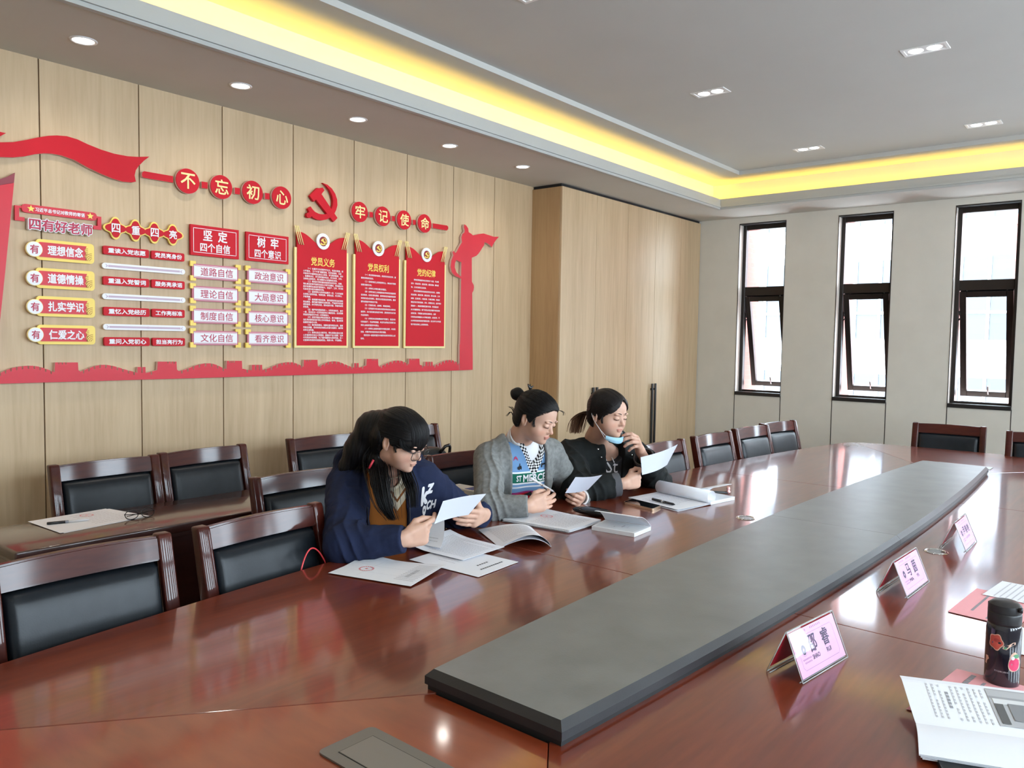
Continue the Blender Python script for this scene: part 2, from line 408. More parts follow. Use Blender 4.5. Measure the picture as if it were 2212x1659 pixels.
for zf in (1.2, 4.7, 8.2):
    for i in range(7):
        yy = -11.5+i*2.9
        bm = BM(); box(bm, (-0.06, yy, zf), (0.02, yy+2.3, zf+2.4)); wo = obj('window', bm, wmat, bl)
        bm = BM()
        for q in (0.0, 0.75, 1.5, 2.22): box(bm, (-0.12, yy+q, zf), (-0.04, yy+q+0.08, zf+2.4))
        box(bm, (-0.125, yy+.01, zf+0.75), (-0.043, yy+2.29, zf+0.83))
        obj('mullion', bm, pm('white_mullion', (0.75, 0.75, 0.75), 0.5), wo)
b2 = thing('building', 'red brick building with a gabled end seen through the third window', 'building', (19, -2.6, -3))
bm = BM(); prism(bm, [(0, 0), (5, 0), (5, 7.2), (2.5, 9.4), (0, 7.2)], 0, 5, M=Matrix.Rotation(PI/2, 4, 'X') @ Matrix.Rotation(PI/2, 4, 'Y')); obj('wall', bm, BRK, b2)
bm = BM(); box(bm, (-.1, 0, 7.0), (5, 5, 7.15)); obj('eaves', bm, BRK, b2)

# ------------------------------------------------------------------ built-in cupboard
cb = thing('wall_cupboard', 'floor to ceiling light oak cupboard with long black handles in the corner by the windows', 'cupboard', (0, 0, 0))
CX0, CY = 5.205, 3.81
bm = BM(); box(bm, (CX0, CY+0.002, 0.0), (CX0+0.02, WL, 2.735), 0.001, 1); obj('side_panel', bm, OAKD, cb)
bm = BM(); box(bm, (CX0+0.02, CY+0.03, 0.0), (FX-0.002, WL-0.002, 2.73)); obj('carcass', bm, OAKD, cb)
xs = [CX0, 5.718, 6.232, 6.745, 7.258, FX-0.004]
for i in range(5):
    bm = BM(); box(bm, (xs[i]+0.0015, CY-0.018, 0.06), (xs[i+1]-0.0015, CY, 2.735), 0.001, 1)
    d = obj('door', bm, OAK, cb); set_pid(d, [0.13*i+0.2]*len(d.data.vertices))
    hx = {0: xs[1]-0.03, 1: xs[1]+0.03, 2: xs[3]-0.03, 3: xs[3]+0.03}.get(i)
    if hx:
        bm = BM(); box(bm, (hx-0.011, CY-0.045, 0.30), (hx+0.011, CY-0.030, 1.085), 0.002, 1)
        box(bm, (hx-0.006, CY-0.031, 0.34), (hx+0.006, CY-0.017, 0.36)); box(bm, (hx-0.006, CY-0.031, 1.02), (hx+0.006, CY-0.017, 1.04))
        obj('handle', bm, pm('black_handle', (0.012, 0.012, 0.013), 0.35), d)
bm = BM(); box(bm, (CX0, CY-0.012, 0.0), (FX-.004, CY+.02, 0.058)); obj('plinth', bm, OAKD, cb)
bm = BM(); box(bm, (CX0+.01, CY, 2.735), (FX-.004, WL-.01, ZS-.001)); obj('top_gap', bm, BLACK, cb)

# ------------------------------------------------------------------ ceiling lamps
EMW = pm('lamp_face', (1, 1, 1), 0.5, emis=(1.0, 0.97, 0.92), estr=9.0)
WHITEP = pm('white_lamp_ring', (0.8, 0.8, 0.8), 0.4)
ORD = ['first', 'second', 'third', 'fourth', 'fifth', 'sixth', 'seventh']
def spot(name, loc, watts, size, blend, parent, rad=0.03, col=(1, 0.95, 0.86)):
    l = bpy.data.lights.new(name, 'SPOT'); l.energy = watts; l.spot_size = size; l.spot_blend = blend; l.shadow_soft_size = rad; l.color = col
    o = bpy.data.objects.new(name, l); C.objects.link(o); o.location = loc; o.parent = parent; return o
DLX = [1.50, 2.26, 3.02, 3.79, 4.56]
DL_W = 11.0
for i, x in enumerate([DLX[0]-1.52, DLX[0]-0.76]+DLX):
    k = i-2
    where = ('downlight recessed in the soffit above the wood wall, %s from the corner cupboard' % ['nearest', 'second', 'third', 'fourth', 'fifth'][4-k]) if k >= 0 else 'downlight recessed in the soffit behind the photographer'
    d = thing('downlight', 'round white '+where, 'ceiling light', (x, 3.69, ZS), 0, 'downlights along the wood wall')
    bm = BM(); lathe(bm, [(0.042, 0.001), (0.046, -0.004), (0.054, -0.004), (0.056, 0.0)], 32); obj('ring', bm, WHITEP, d)
    bm = BM(); lathe(bm, [(0.0, -0.0015), (0.042, -0.0015)], 32); obj('lamp', bm, EMW, d)
    spot('lamp_light', (0, 0, -0.008), DL_W, math.radians(150), 1.0, d, 0.035)
EMS = pm('spot_face', (1, 1, 1), 0.5, emis=(1.0, 0.98, 0.95), estr=7.0)
SL_W = 8.0
names = {(2.85, 2.24): 'cut by the top edge of the photo', (4.62, 2.24): 'nearer of the row over the wood wall side', (6.39, 2.24): 'close to the cove corner by the cupboard',
         (4.62, 1.03): 'nearest on the right side of the photo', (6.39, 1.03): 'nearest the window wall at the right edge'}
for x in (1.08, 2.85, 4.62, 6.39):
    for y in (2.24, 1.03, -0.18):
        lab = 'twin-lamp recessed ceiling spotlight '+names.get((x, y), 'above the table out of the picture')
        d = thing('twin_spotlight', lab, 'ceiling light', (x, y, ZM), 0, 'twin spotlights of the middle ceiling')
        bm = BM(); hx, hy, t = 0.058, 0.110, 0.016
        for lo, hi in (((-hx, -hy, -.004), (-hx+t, hy, .002)), ((hx-t, -hy, -.004), (hx, hy, .002)), ((-hx+t, -hy, -.004), (hx-t, -hy+t, .002)), ((-hx+t, hy-t, -.004), (hx-t, hy, .002))):
            box(bm, lo, hi, 0.001, 1)
        box(bm, (-hx+t, -hy+t, -0.0008), (hx-t, hy-t, 0.0))
        obj('frame', bm, WHITEP, d)
        for s in (-1, 1):
            bm = BM(); lathe(bm, [(0.0, -0.003), (0.03, -0.003), (0.036, -0.0012)], 24, Matrix.Translation((0, s*0.044, 0))); obj('lamp', bm, EMS, d)
        spot('spot_light', (0, 0, -0.01), SL_W, math.radians(110), 0.9, d, 0.04)
# ------------------------------------------------------------------ boardroom table
TZ = 0.75
TROT = -0.0149
tb = thing('conference_table', 'long boat-shaped mahogany boardroom table with raised grey leather centre', 'table', (3.2, 0.948, 0), TROT)
HL = 3.08                                   # half length along local x
def thw(x): return 1.175-0.031*x*x          # half width of the top
def phw(x): return 0.25-0.0165*x*x          # half width of the leather centre
PH = 2.07
def outline():
    """right-hand quarter samples of the boat outline, counter-clockwise"""
    top = []
    R = 0.22
    for x in np.linspace(-HL+R, HL-R, 41): top.append((x, thw(x)))
    arc = []
    y1 = thw(HL-R)
    for a in np.linspace(0, PI/2, 9)[1:]: arc.append((HL-R+R*math.sin(a), y1-R+R*math.cos(a)))
    end = [(HL+0.03*(1-(y/(y1-R))**2), y) for y in np.linspace(y1-R, -(y1-R), 15)[1:-1]]
    right = top+arc+end
    arcb = [(x, -y) for x, y in arc[::-1]]
    return right, arcb
# panels: three along each side, one across each end
G = 0.0012
def lane(x0f, x1f, sgn, name='tabletop_panel'):
    """strip between the centre and the outer edge, x0f/x1f give the cut as functions of y"""
    ys = None
    N = 24; pts = []
    inner = [];  outer = []
    for t in np.linspace(0, 1, N):
        xi0, xi1 = x0f[0], x1f[0]; xo0, xo1 = x0f[1], x1f[1]
        xi = xi0+(xi1-xi0)*t; xo = xo0+(xo1-xo0)*t
        inner.append((xi, sgn*(phw(max(-PH, min(PH, xi)))-0.03)))
        outer.append((xo, sgn*thw(xo)))
    poly = inner+outer[::-1]
    if sgn < 0: poly = poly[::-1]
    return poly
R = 0.22
xc = HL-0.075                                  # where the mitre meets the rounded corner
def corner(sx, sy):
    y1 = thw(HL-R); out = []
    for a in np.linspace(0, PI/2, 9): out.append((sx*(HL-R+R*math.sin(a)), sy*(y1-R+R*math.cos(a))))
    return out
def slab(poly, mat, name='tabletop_panel'):
    bm = BM()
    if sum(poly[i][0]*poly[(i+1) % len(poly)][1]-poly[(i+1) % len(poly)][0]*poly[i][1] for i in range(len(poly))) < 0: poly = poly[::-1]
    prism(bm, poly, TZ-0.045, TZ)
    ed = [e for e in bm.edges if all(abs(v.co.z-TZ) < 1e-6 for v in e.verts)]
    bmesh.ops.bevel(bm, geom=ed, offset=0.0015, segments=2, profile=0.5, affect='EDGES')
    o = obj(name, bm, mat, tb); return o
s1, s2 = -1.07, 0.985
for sg in (1, -1):
    c = corner(1, sg); mid = c[4]
    cl = corner(-1, sg); midl = cl[4]
    # near panel: mitre line from the pad corner to the table corner
    pin = (-PH, sg*(phw(PH)-0.0))
    poly = [(pin[0]+G, pin[1]-sg*0.03)]+[(x, sg*(phw(x)-0.03)) for x in np.linspace(-PH, s1-G, 8)[1:]]+[(x, sg*thw(x)) for x in np.linspace(s1-G, -(HL-R), 16)]+[p for p in cl[1:5]]
    poly[-1] = (poly[-1][0]+G, poly[-1][1]+sg*G)
    slab(poly, MAHOG)
    poly = [(x, sg*(phw(x)-0.03)) for x in np.linspace(s1+G, s2-G, 14)]+[(x, sg*thw(x)) for x in np.linspace(s2-G, s1+G, 20)]
    slab(poly, MAHOG)
    pin2 = (PH, sg*phw(PH))
    poly = [(x, sg*(phw(x)-0.03)) for x in np.linspace(s2+G, PH-G, 8)]+[(p[0], p[1]+sg*G) for p in [mid]]+[p for p in c[:4][::-1]]+[(x, sg*thw(x)) for x in np.linspace(HL-R, s2+G, 14)[1:]]
    slab(poly, MAHOG)
for sx in (-1, 1):
    up = corner(sx, 1)[4:]; dn = corner(sx, -1)[4:]
    y1 = thw(HL-R)-R
    end = [(sx*(HL+0.03*(1-(y/y1)**2)), y) for y in np.linspace(y1, -y1, 13)[1:-1]]
    poly = [(sx*(PH+G), -(phw(PH)-0.03)), (sx*(PH+G), phw(PH)-0.03)]+up+end+dn[::-1]
    slab(poly, MAHOGX)
# apron and plinth below the top
bm = BM()
ap = [(x, thw(x)-0.10) for x in np.linspace(-HL+.15, HL-.15, 31)]; ap = ap+[(x, -y) for x, y in ap[::-1]]
prism(bm, ap[::-1], TZ-0.13, TZ-0.046); obj('apron', bm, MAHOGC, tb)
bm = BM()
ap = [(x, thw(x)-0.42) for x in np.linspace(-HL+.45, HL-.45, 31)]; ap = ap+[(x, -y) for x, y in ap[::-1]]
prism(bm, ap[::-1], 0.0, TZ-0.13); obj('plinth', bm, DKWOOD, tb)
# raised leather centre on a recessed black base, in two lengths
def padpoly(x0, x1, ins):
    a = [(x, phw(x)-ins) for x in np.linspace(x0, x1, 24)]
    return (a+[(x, -y) for x, y in a[::-1]])[::-1]
bm = BM(); prism(bm, padpoly(-PH+0.005, PH-0.005, 0.005), TZ-0.02, TZ+0.018); obj('centre_base', bm, BLACK, tb)
for x0, x1 in ((-PH, -0.1006), (-0.0994, PH)):
    bm = BM(); ch = 0.014
    def ringp(ins, z):
        a0 = x0+(ins if x0 == -PH else 0); a1 = x1-(ins if x1 == PH else 0)
        a = [(x, phw(x)-ins) for x in np.linspace(a0, a1, 24)]; return [bm.verts.new((x, y, z)) for x, y in (a+[(x, -y) for x, y in a[::-1]])[::-1]]
    r0, r1, r2 = ringp(0, TZ+.012), ringp(0, TZ+.029), ringp(ch, TZ+.043); n = len(r0)
    bm.faces.new(r0[::-1]).material_index = 1; bm.faces.new(r2).material_index = 0
    for A_, B_ in ((r0, r1), (r1, r2)):
        for k in range(n): bm.faces.new((A_[k], A_[(k+1) % n], B_[(k+1) % n], B_[k])).material_index = 1
    obj('leather_centre', bm, [PADL, PADE], tb)
# flush cable box at the near end
cbx = thing('cable_box', 'grey metal flip-top cable box set into the near end of the table', 'cable box', (0, 0, 0))
gm = pm('brushed_grey_metal', (0.22, 0.22, 0.21), 0.4, 0.7)
M_ = Matrix.Translation((0.90, 1.02, TZ)) @ Matrix.Rotation(TROT, 4, 'Z')
def rrect(hx, hy, r, n=5):
    out = []
    for cx_, cy_, a0 in ((hx-r, hy-r, 0), (-hx+r, hy-r, PI/2), (-hx+r, -hy+r, PI), (hx-r, -hy+r, 1.5*PI)):
        for a in np.linspace(0, PI/2, n): out.append((cx_+r*math.cos(a0+a), cy_+r*math.sin(a0+a)))
    return out
# grommets
def grommet(x, y, lab):
    g = thing('cable_grommet', lab, 'cable grommet', (x, y, TZ), 0, 'round cable grommets in the table')
    bm = BM(); lathe(bm, [(0.028, 0.001), (0.030, 0.004), (0.036, 0.0045), (0.040, 0.0005)], 40); obj('ring', bm, CHROME, g)
    bm = BM(); lathe(bm, [(0.0, 0.002), (0.028, 0.002)], 40); obj('cap', bm, pm('grommet_cap', (0.10, 0.10, 0.10), 0.3, 0.6), g)
p = onz(1611, 1119, TZ); grommet(p.x, p.y, 'round chrome cable grommet in the table beside the rolled papers')
p = onz(2022, 1192, TZ); grommet(p.x, p.y, 'round chrome cable grommet in the table between the second and third name plates')

# ------------------------------------------------------------------ chairs
def make_chair(name='meeting_chair'):
    """origin on the floor under the seat centre; sitter looks along -y, back towards +y"""
    t = thing(name, 'x', 'chair')
    W2 = 0.242; th = math.radians(11)
    def back_pt(z, d=0): # centre line of the back posts
        return 0.205+(z-0.42)*math.tan(th)*1.0
    for s in (-1, 1):
        # rear post: leg below, reclined above, shaped as one piece
        bm = BM()
        prof = [(0.0, 0.265, 0.040), (0.22, 0.215, 0.042), (0.42, 0.205, 0.046), (0.60, 0.232, 0.046), (0.80, 0.275, 0.044), (0.945, 0.306, 0.040), (0.957, 0.309, 0.036)]
        rings = []
        for z, y, d in prof:
            x0 = s*(W2-0.042); x1 = s*W2
            rings.append([bm.verts.new(c) for c in ((x0, y-d/2, z), (x1, y-d/2, z), (x1, y+d/2, z), (x0, y+d/2, z))])
        for a, b in zip(rings, rings[1:]):
            for k in range(4): bm.faces.new((a[k], a[(k+1) % 4], b[(k+1) % 4], b[k]))
        bm.faces.new(rings[0][::-1]); bm.faces.new(rings[-1])
        bmesh.ops.recalc_face_normals(bm, faces=bm.faces[:])
        ed = [e for e in bm.edges if abs(e.verts[0].co.z-e.verts[1].co.z) > 0.01 or all(v.co.z > 0.955 for v in e.verts)]
        bmesh.ops.bevel(bm, geom=ed, offset=0.006, segments=2, profile=0.5, affect='EDGES')
        sharp(obj('leg', bm, MAHOGC, t), 50)
        bm = BM()
        rings = []
        for z, d in ((0.0, 0.034), (0.42, 0.048)):
            cx = s*(W2-0.03); cy = -0.215
            rings.append([bm.verts.new((cx+ax*d/2, cy+ay*d/2, z)) for ax, ay in ((-1, -1), (1, -1), (1, 1), (-1, 1))])
        for k in range(4): bm.faces.new((rings[0][k], rings[0][(k+1) % 4], rings[1][(k+1) % 4], rings[1][k]))
        bm.faces.new(rings[0][::-1]); bm.faces.new(rings[1])
        bmesh.ops.bevel(bm, geom=bm.edges[:], offset=0.004, segments=1, affect='EDGES')
        obj('leg', bm, MAHOGC, t)
    # curved top rail (bows backwards) and lower rail
    def rail(z0, z1, dep, bow, name):
        bm = BM(); N = 13; rings = []
        for i in range(N):
            x = -W2+0.040+(2*W2-0.080)*i/(N-1); u = x/(W2-0.040); by = bow*(1-u*u)
            r_ = []
            for z, dy in ((z0, -dep/2), (z1, -dep/2), (z1, dep/2), (z0, dep/2)):
                y = 0.232+(z-0.60)*math.tan(math.radians(12.2))+by+dy
                zz = z+(0.004*(1-u*u) if z == z1 and name == 'top_rail' else 0)
                r_.append(bm.verts.new((x, y, zz)))
            rings.append(r_)
        for a, b in zip(rings, rings[1:]):
            for k in range(4): bm.faces.new((a[k], a[(k+1) % 4], b[(k+1) % 4], b[k]))
        bm.faces.new(rings[0][::-1]); bm.faces.new(rings[-1])
        bmesh.ops.recalc_face_normals(bm, faces=bm.faces[:])
        ed = [e for e in bm.edges if abs(e.verts[0].co.x-e.verts[1].co.x) > 0.01]
        bmesh.ops.bevel(bm, geom=ed, offset=0.005, segments=2, affect='EDGES')
        sharp(obj(name, bm, MAHOGC, t), 50)
    rail(0.882, 0.951, 0.028, 0.010, 'top_rail'); rail(0.50, 0.545, 0.024, 0.018, 'lower_rail')
    # padded back and seat: rounded cushions
    def cushion(name, f, nx, nz, mat, back=True):
        bm = BM(); g = {}
        for sd in (0, 1):
            for i in range(nx+1):
                for j in range(nz+1):
                    u = -1+2*i/nx; v = -1+2*j/nz
                    if sd and (i in (0, nx) or j in (0, nz)): g[sd, i, j] = g[0, i, j]; continue
                    g[sd, i, j] = bm.verts.new(f(u, v, sd))
        for sd in (0, 1):
            for i in range(nx):
                for j in range(nz):
                    q = [g[sd, i, j], g[sd, i+1, j], g[sd, i+1, j+1], g[sd, i, j+1]]
                    bm.faces.new(q if sd else q[::-1])
        return obj(name, bm, mat, t, smooth=True)
    def puff(u, v, p=0.35): return max(0, (1-abs(u)**6)*(1-abs(v)**6))**p
    def fb(u, v, sd):
        su = math.copysign(abs(u)**0.8, u); sv = math.copysign(abs(v)**0.8, v)
        x = su*(W2-0.043); z = 0.714+sv*0.168
        y = 0.232+(z-0.60)*math.tan(math.radians(12.2))+0.010*(1-(x/(W2-.05))**2)
        return (x, y+(-0.034 if sd == 0 else 0.022)*puff(u, v), z)
    cushion('back_cushion', fb, 22, 16, LEATH)
    def fs(u, v, sd):
        su = math.copysign(abs(u)**0.8, u); sv = math.copysign(abs(v)**0.8, v)
        w = 0.235+0.012*(-sv)
        return (su*w, -0.02+sv*0.225, 0.43+(0.045 if sd else -0.012)*puff(u, v))
    cushion('seat_cushion', fs, 20, 20, LEATH)
    bm = BM()
    box(bm, (-W2+0.03, -0.235, 0.355), (W2-0.03, -0.205, 0.418), 0.003, 1); box(bm, (-W2+0.03, 0.19, 0.355), (W2-0.03, 0.215, 0.418), 0.003, 1)
    for s in (-1, 1): box(bm, (s*(W2-0.03)-0.012, -0.21, 0.355), (s*(W2-0.03)+0.012, 0.2, 0.418), 0.003, 1)
    obj('seat_frame', bm, MAHOGC, t)
    bm = BM()
    for s in (-1, 1): box(bm, (s*(W2-0.03)-0.009, -0.21, 0.16), (s*(W2-0.03)+0.009, 0.235, 0.185), 0.003, 1)
    box(bm, (-W2+0.03, 0.0, 0.162), (W2-0.03, 0.018, 0.183), 0.003, 1)
    obj('stretcher', bm, MAHOGC, t)
    return t
chair0 = make_chair(); index_kids()
_used = []
def place_chair(xa, ya, xb, yb, label, group):
    """top ends of the back (a = seen left, b = seen right) fix the chair; the back faces +y side of the line"""
    o = chair0 if not _used else copy_tree(chair0)
    _used.append(o)
    cx, cy = (xa+xb)/2, (ya+yb)/2
    rot = math.atan2(yb-ya, xb-xa)
    off = Vector((0, 0.306, 0)); off.rotate(Matrix.Rotation(rot, 4, 'Z'))
    o.location = (cx-off.x, cy-off.y, 0); o.rotation_euler = (0, 0, rot); o.scale = (0.985, 1, 0.96)
    tag(o, label, 'chair', group); return o
CHT = 0.918
GT, GR, GE = 'chairs along the wood wall side of the table', 'chairs at the desks against the wood wall', 'chairs at the window end of the table'
def chair_px(pa, pb, label, group, w=None):
    a = onz(*pa, CHT); b = onz(*pb, CHT)
    if w:  # only one end is visible: fix the width from that end
        pass
    return place_chair(a.x, a.y, b.x, b.y, label, group)
a = onz(368, 1148, CHT); place_chair(a.x-0.484, a.y, a.x, a.y, 'mahogany chair with black leather back cut off at the left edge, nearest the camera', GT)
chair_px((420, 1140), (690, 1084), 'empty mahogany chair tucked in left of the woman in the navy hoodie', GT)
a = onz(538, 1033, CHT); place_chair(a.x, a.y, a.x+0.484, a.y-0.01, 'mahogany chair pulled out behind the woman in the navy hoodie', GT)
a = onz(915, 985, CHT); place_chair(a.x, a.y, a.x+0.482, a.y-0.05, 'mahogany chair behind the woman in the grey cardigan', GT)
place_chair(3.17, 2.74, 3.65, 2.70, 'mahogany chair hidden behind the woman in the black jacket', GT)
b = onz(1476, 947, CHT); place_chair(b.x-0.484, b.y+0.02, b.x, b.y, 'mahogany chair just right of the woman in the black jacket, behind her sheet', GT)
chair_px((1494, 943), (1578, 930), 'mahogany chair in front of the right cupboard edge, first of the three empty ones', GT)
chair_px((1581, 927), (1660, 916), 'mahogany chair below the first window, middle of the three empty ones', GT)
chair_px((1644, 915), (1716, 907), 'mahogany chair below the first window, last before the table corner', GT)
chair_px((102, 1006), (342, 981), 'mahogany chair behind the desk with the white papers, leftmost at the wall', GR)
chair_px((340, 979), (530, 958), 'mahogany chair at the wall, second from the left, touching its neighbour', GR)
chair_px((622, 948), (768, 934), 'mahogany chair at the wall behind the dark ponytail of the hoodie woman', GR)
b = onz(944, 914, CHT); place_chair(b.x-0.484, b.y, b.x, b.y, 'mahogany chair at the wall behind the black bag, mostly hidden by hair', GR)
chair_px((1975, 912), (2129, 922), 'mahogany chair facing the camera at the far end of the table', GE)
a = onz(2172, 930, CHT); place_chair(a.x, a.y, a.x+0.04, a.y-0.484, 'mahogany chair at the far end of the table cut off by the right edge', GE)
# ------------------------------------------------------------------ narrow desks along the wood wall
def desk(x0, x1, label):
    d = thing('long_desk', label, 'desk', ((x0+x1)/2, 3.13, 0), 0, 'dark wooden desks along the wood wall')
    h = (x1-x0)/2
    bm = BM(); box(bm, (-h, -0.215, 0.712), (h, 0.215, 0.75), 0.008, 3); sharp(obj('desk_top', bm, DKWOOD, d), 40)
    bm = BM(); box(bm, (-h+0.01, -0.205, 0.695), (h-0.01, 0.205, 0.713), 0.004, 2); obj('edge_moulding', bm, DKWOOD, d)
    bm = BM(); box(bm, (-h+0.03, -0.19, 0.06), (h-0.03, -0.17, 0.696)); obj('front_panel', bm, DKWOOD, d)
    for s in (-1, 1):
        bm = BM(); box(bm, (s*(h-0.03)-0.015, -0.19, 0.0), (s*(h-0.03)+0.015, 0.19, 0.696)); obj('side_panel', bm, DKWOOD, d)
    bm = BM(); box(bm, (-h+.04, -0.17, 0.52), (h-.04, 0.15, 0.535)); obj('shelf', bm, DKWOOD, d)
desk(0.945, 2.34, 'dark glossy desk with white papers and a pen in front of the wood wall')
desk(2.345, 3.74, 'dark glossy desk behind the seated women, carrying a black bag')
# ------------------------------------------------------------------ red display on the wood wall
RED = noisy('display_red', (0.56, 0.008, 0.020), 0.04, 6, 0.5, spec=0.2)
REDP = noisy('display_red_panel', (0.62, 0.012, 0.030), 0.04, 6, 0.42, spec=0.4)
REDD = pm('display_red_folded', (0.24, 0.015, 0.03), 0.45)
GOLD = pm('display_yellow', (0.90, 0.66, 0.12), 0.45)
GOLDL = pm('display_pale_yellow', (0.92, 0.76, 0.34), 0.45)
WHT = pm('display_white', (0.84, 0.83, 0.86), 0.45)
PINKE = pm('display_pale_edge', (0.74, 0.50, 0.46), 0.5)
MAUVE = pm('display_mauve', (0.55, 0.42, 0.52), 0.5)
REDT = pm('display_red_lettering', (0.47, 0.012, 0.06), 0.5)
MW = Matrix(((1, 0, 0, 0), (0, 0, -1, WL), (0, 1, 0, 0), (0, 0, 0, 1)))   # (along wall, up, out of wall)
def Z(ox, oy, s): return lambda x, y, d=0.025: (lambda v: (v.x, v.z))(ony(ox+x/s, oy+y/s, WL-d))
Q1, Q2, Q3, Q4 = Z(0, 250, 5.267), Z(0, 440, 5.267), Z(400, 440, 5.267), Z(280, 330, 5.267)
Q5, Q6, Q7 = Z(640, 380, 4.809), Z(0, 730, 3.456), Z(600, 700, 4.424)
def wprism(bm, pts, d0, d1, mi=0, side=None): prism(bm, pts, d0, d1, mi, side, M=MW)
def rect4(q, p):
    """upright rectangle on the wall from four seen corners (tl, tr, br, bl)"""
    c = [q(*a) for a in p]
    return ((c[0][0]+c[3][0])/2, (c[1][0]+c[2][0])/2, (c[2][1]+c[3][1])/2, (c[0][1]+c[1][1])/2)
def rr(x0, x1, z0, z1, r, n=5):
    return [(x+(x0+x1)/2, z+(z0+z1)/2) for x, z in rrect((x1-x0)/2, (z1-z0)/2, r, n)]
def circ(cx, cz, r, n=48, rz=None): return [(cx+r*math.cos(2*PI*k/n), cz+(rz or r)*math.sin(2*PI*k/n)) for k in range(n)]
def wtext(s, x0, x1, z0, z1, d, mat, parent, bold=0.02, ext=0.001, name='lettering', res=2, spacing=1.0, even=False):
    """lettering fitted to a rectangle of the wall, standing d out of it"""
    co, fc = text_mesh(s, bold, res, spacing)
    lo, hi = co.min(0), co.max(0)
    sx = (x1-x0)/(hi[0]-lo[0]); sz = (z1-z0)/(hi[1]-lo[1])
    v = [(x0+(p[0]-lo[0])*sx, WL-d-max(ext, 0.0012)-p[2], z0+(p[1]-lo[1])*sz) for p in co]
    return obj(name, (v, fc), mat, parent)
def piece(name, label, cat, group=None): return thing(name, label, cat, (0, 0, 0), 0, group)
def single(name, polys, d0, d1, mat, label, cat, group=None):
    bm = BM()
    for p in polys: wprism(bm, p, d0, d1, 0, 1)
    return tag(obj(name, bm, [mat, PINKE]), label, cat, group)
# waving ribbon at the upper left, and the tip of another one
rib = [(-300, 295), (-150, 300), (0, 302), (150, 300), (300, 275), (440, 245), (550, 228), (650, 224), (760, 232), (880, 268), (1000, 325), (1150, 385), (1300, 432), (1450, 460), (1560, 468), (1700, 465),
       (1640, 510), (1580, 570), (1545, 620), (1532, 680), (1547, 750), (1500, 758), (1400, 750), (1280, 715), (1150, 660), (1000, 590), (850, 505), (700, 452), (600, 432), (500, 427), (400, 437), (280, 462), (150, 474), (0, 470), (-300, 455)]
single('ribbon_relief', [[Q1(*p) for p in rib]], 0.006, 0.025, RED, 'long waving red ribbon at the upper left of the wall display', 'wall decoration')
single('ribbon_relief', [[Q1(*p) for p in [(-250, 150), (0, 183), (70, 198), (0, 235), (-250, 330)]]], 0.006, 0.025, RED, 'small red ribbon tip at the left edge above the waving ribbon', 'wall decoration')
fl = piece('flag_relief', 'red draped flag shape cut by the left edge below the ribbon', 'wall decoration')
def QF(px, py): v = ony(px, py, WL-0.025); return (v.x, v.z)
bm = BM(); wprism(bm, [QF(*p) for p in [(-60, 408), (0, 400), (30.4, 395), (22, 480), (12, 580), (0, 694), (-14, 812), (-60, 815)]], 0.006, 0.025); obj('drape', bm, REDP, fl)
bm = BM(); wprism(bm, [QF(*p) for p in [(-60, 395), (0, 387), (18, 381), (32.5, 373), (30.6, 394.4), (0, 399.6), (-60, 407.6)]], 0.006, 0.024); obj('fold', bm, REDD, fl)
# band of the long wall with towers
def crenel(q, pts, per=42, w=12, dep=22):
    """hill line with small square notches"""
    out = []
    P = [np.array(p, float) for p in pts]
    seg = [np.linalg.norm(b-a) for a, b in zip(P, P[1:])]; L = sum(seg)
    def at(s):
        for a, b, l in zip(P, P[1:], seg):
            if s <= l: return a+(b-a)*s/l
            s -= l
        return P[-1]
    s = 0.0; out.append(q(*P[0])); n = max(1, int(L/per)); step = L/n
    for k in range(n):
        a = at(k*step+step*0.5-w/2); b = at(k*step+step*0.5+w/2)
        m_ = at(k*step+step*0.2); out.append(q(*m_))
        out += [q(*a), q(a[0]+1, a[1]+dep), q(b[0]-1, b[1]+dep), q(*b)]
    out.append(q(*P[-1])); return out
def tower(q, x0, x1, yt, yb0, yb1, notch, k=1.0):
    out = [q(x0, yb0), q(x0+4*k, yt)]
    a = x0+4*k
    for nx in notch: out += [q(nx-4*k, yt), q(nx-4*k, yt+14*k), q(nx+4*k, yt+14*k), q(nx+4*k, yt)]
    out += [q(x1, yt), q(x1+3*k, yb1)]
    return out
def posts(q, x0, x1, yt, yb, cuts):
    out = [q(x0, yb), q(x0+2, yt)]
    for c in cuts: out += [q(c-5, yt), q(c-4, yb-2), q(c+4, yb-2), q(c+5, yt)]
    return out+[q(x1-2, yt), q(x1, yb)]
top = [Q6(-150, 300)]
top += crenel(Q6, [(-60, 285), (0, 262), (50, 240), (100, 222), (150, 213), (200, 208), (250, 208), (290, 214), (330, 226), (370, 240), (402, 254)])
top += tower(Q6, 408, 582, 183, 254, 240, (440, 466, 492)) + [Q6(600, 252)]
top += crenel(Q6, [(604, 250), (650, 232), (700, 212), (750, 201), (800, 201), (850, 210), (900, 225), (950, 240), (1000, 253), (1022, 260)])
top += posts(Q6, 1026, 1088, 217, 262, (1060,)) + crenel(Q6, [(1092, 262), (1130, 252), (1168, 241)])
top += tower(Q6, 1174, 1318, 177, 240, 236, (1254, 1277, 1300))
top += crenel(Q6, [(1335, 248), (1380, 238), (1430, 218), (1480, 200), (1530, 190), (1580, 190), (1620, 202), (1660, 222), (1688, 233)])
top += tower(Q6, 1691, 1806, 171, 232, 230, (1716, 1732, 1748)) + crenel(Q6, [(1816, 230), (1840, 236), (1876, 242)])
top += posts(Q6, 1879, 1959, 201, 242, (1908, 1937)) + crenel(Q6, [(1964, 240), (2000, 228), (2050, 208), (2090, 191)])
top += crenel(Q7, [(22, 379), (50, 372), (100, 364), (150, 366), (200, 385), (243, 408)], 34, 12, 22)
top += tower(Q7, 247, 380, 342, 408, 400, (272, 293, 314)) + [Q7(392, 409)]
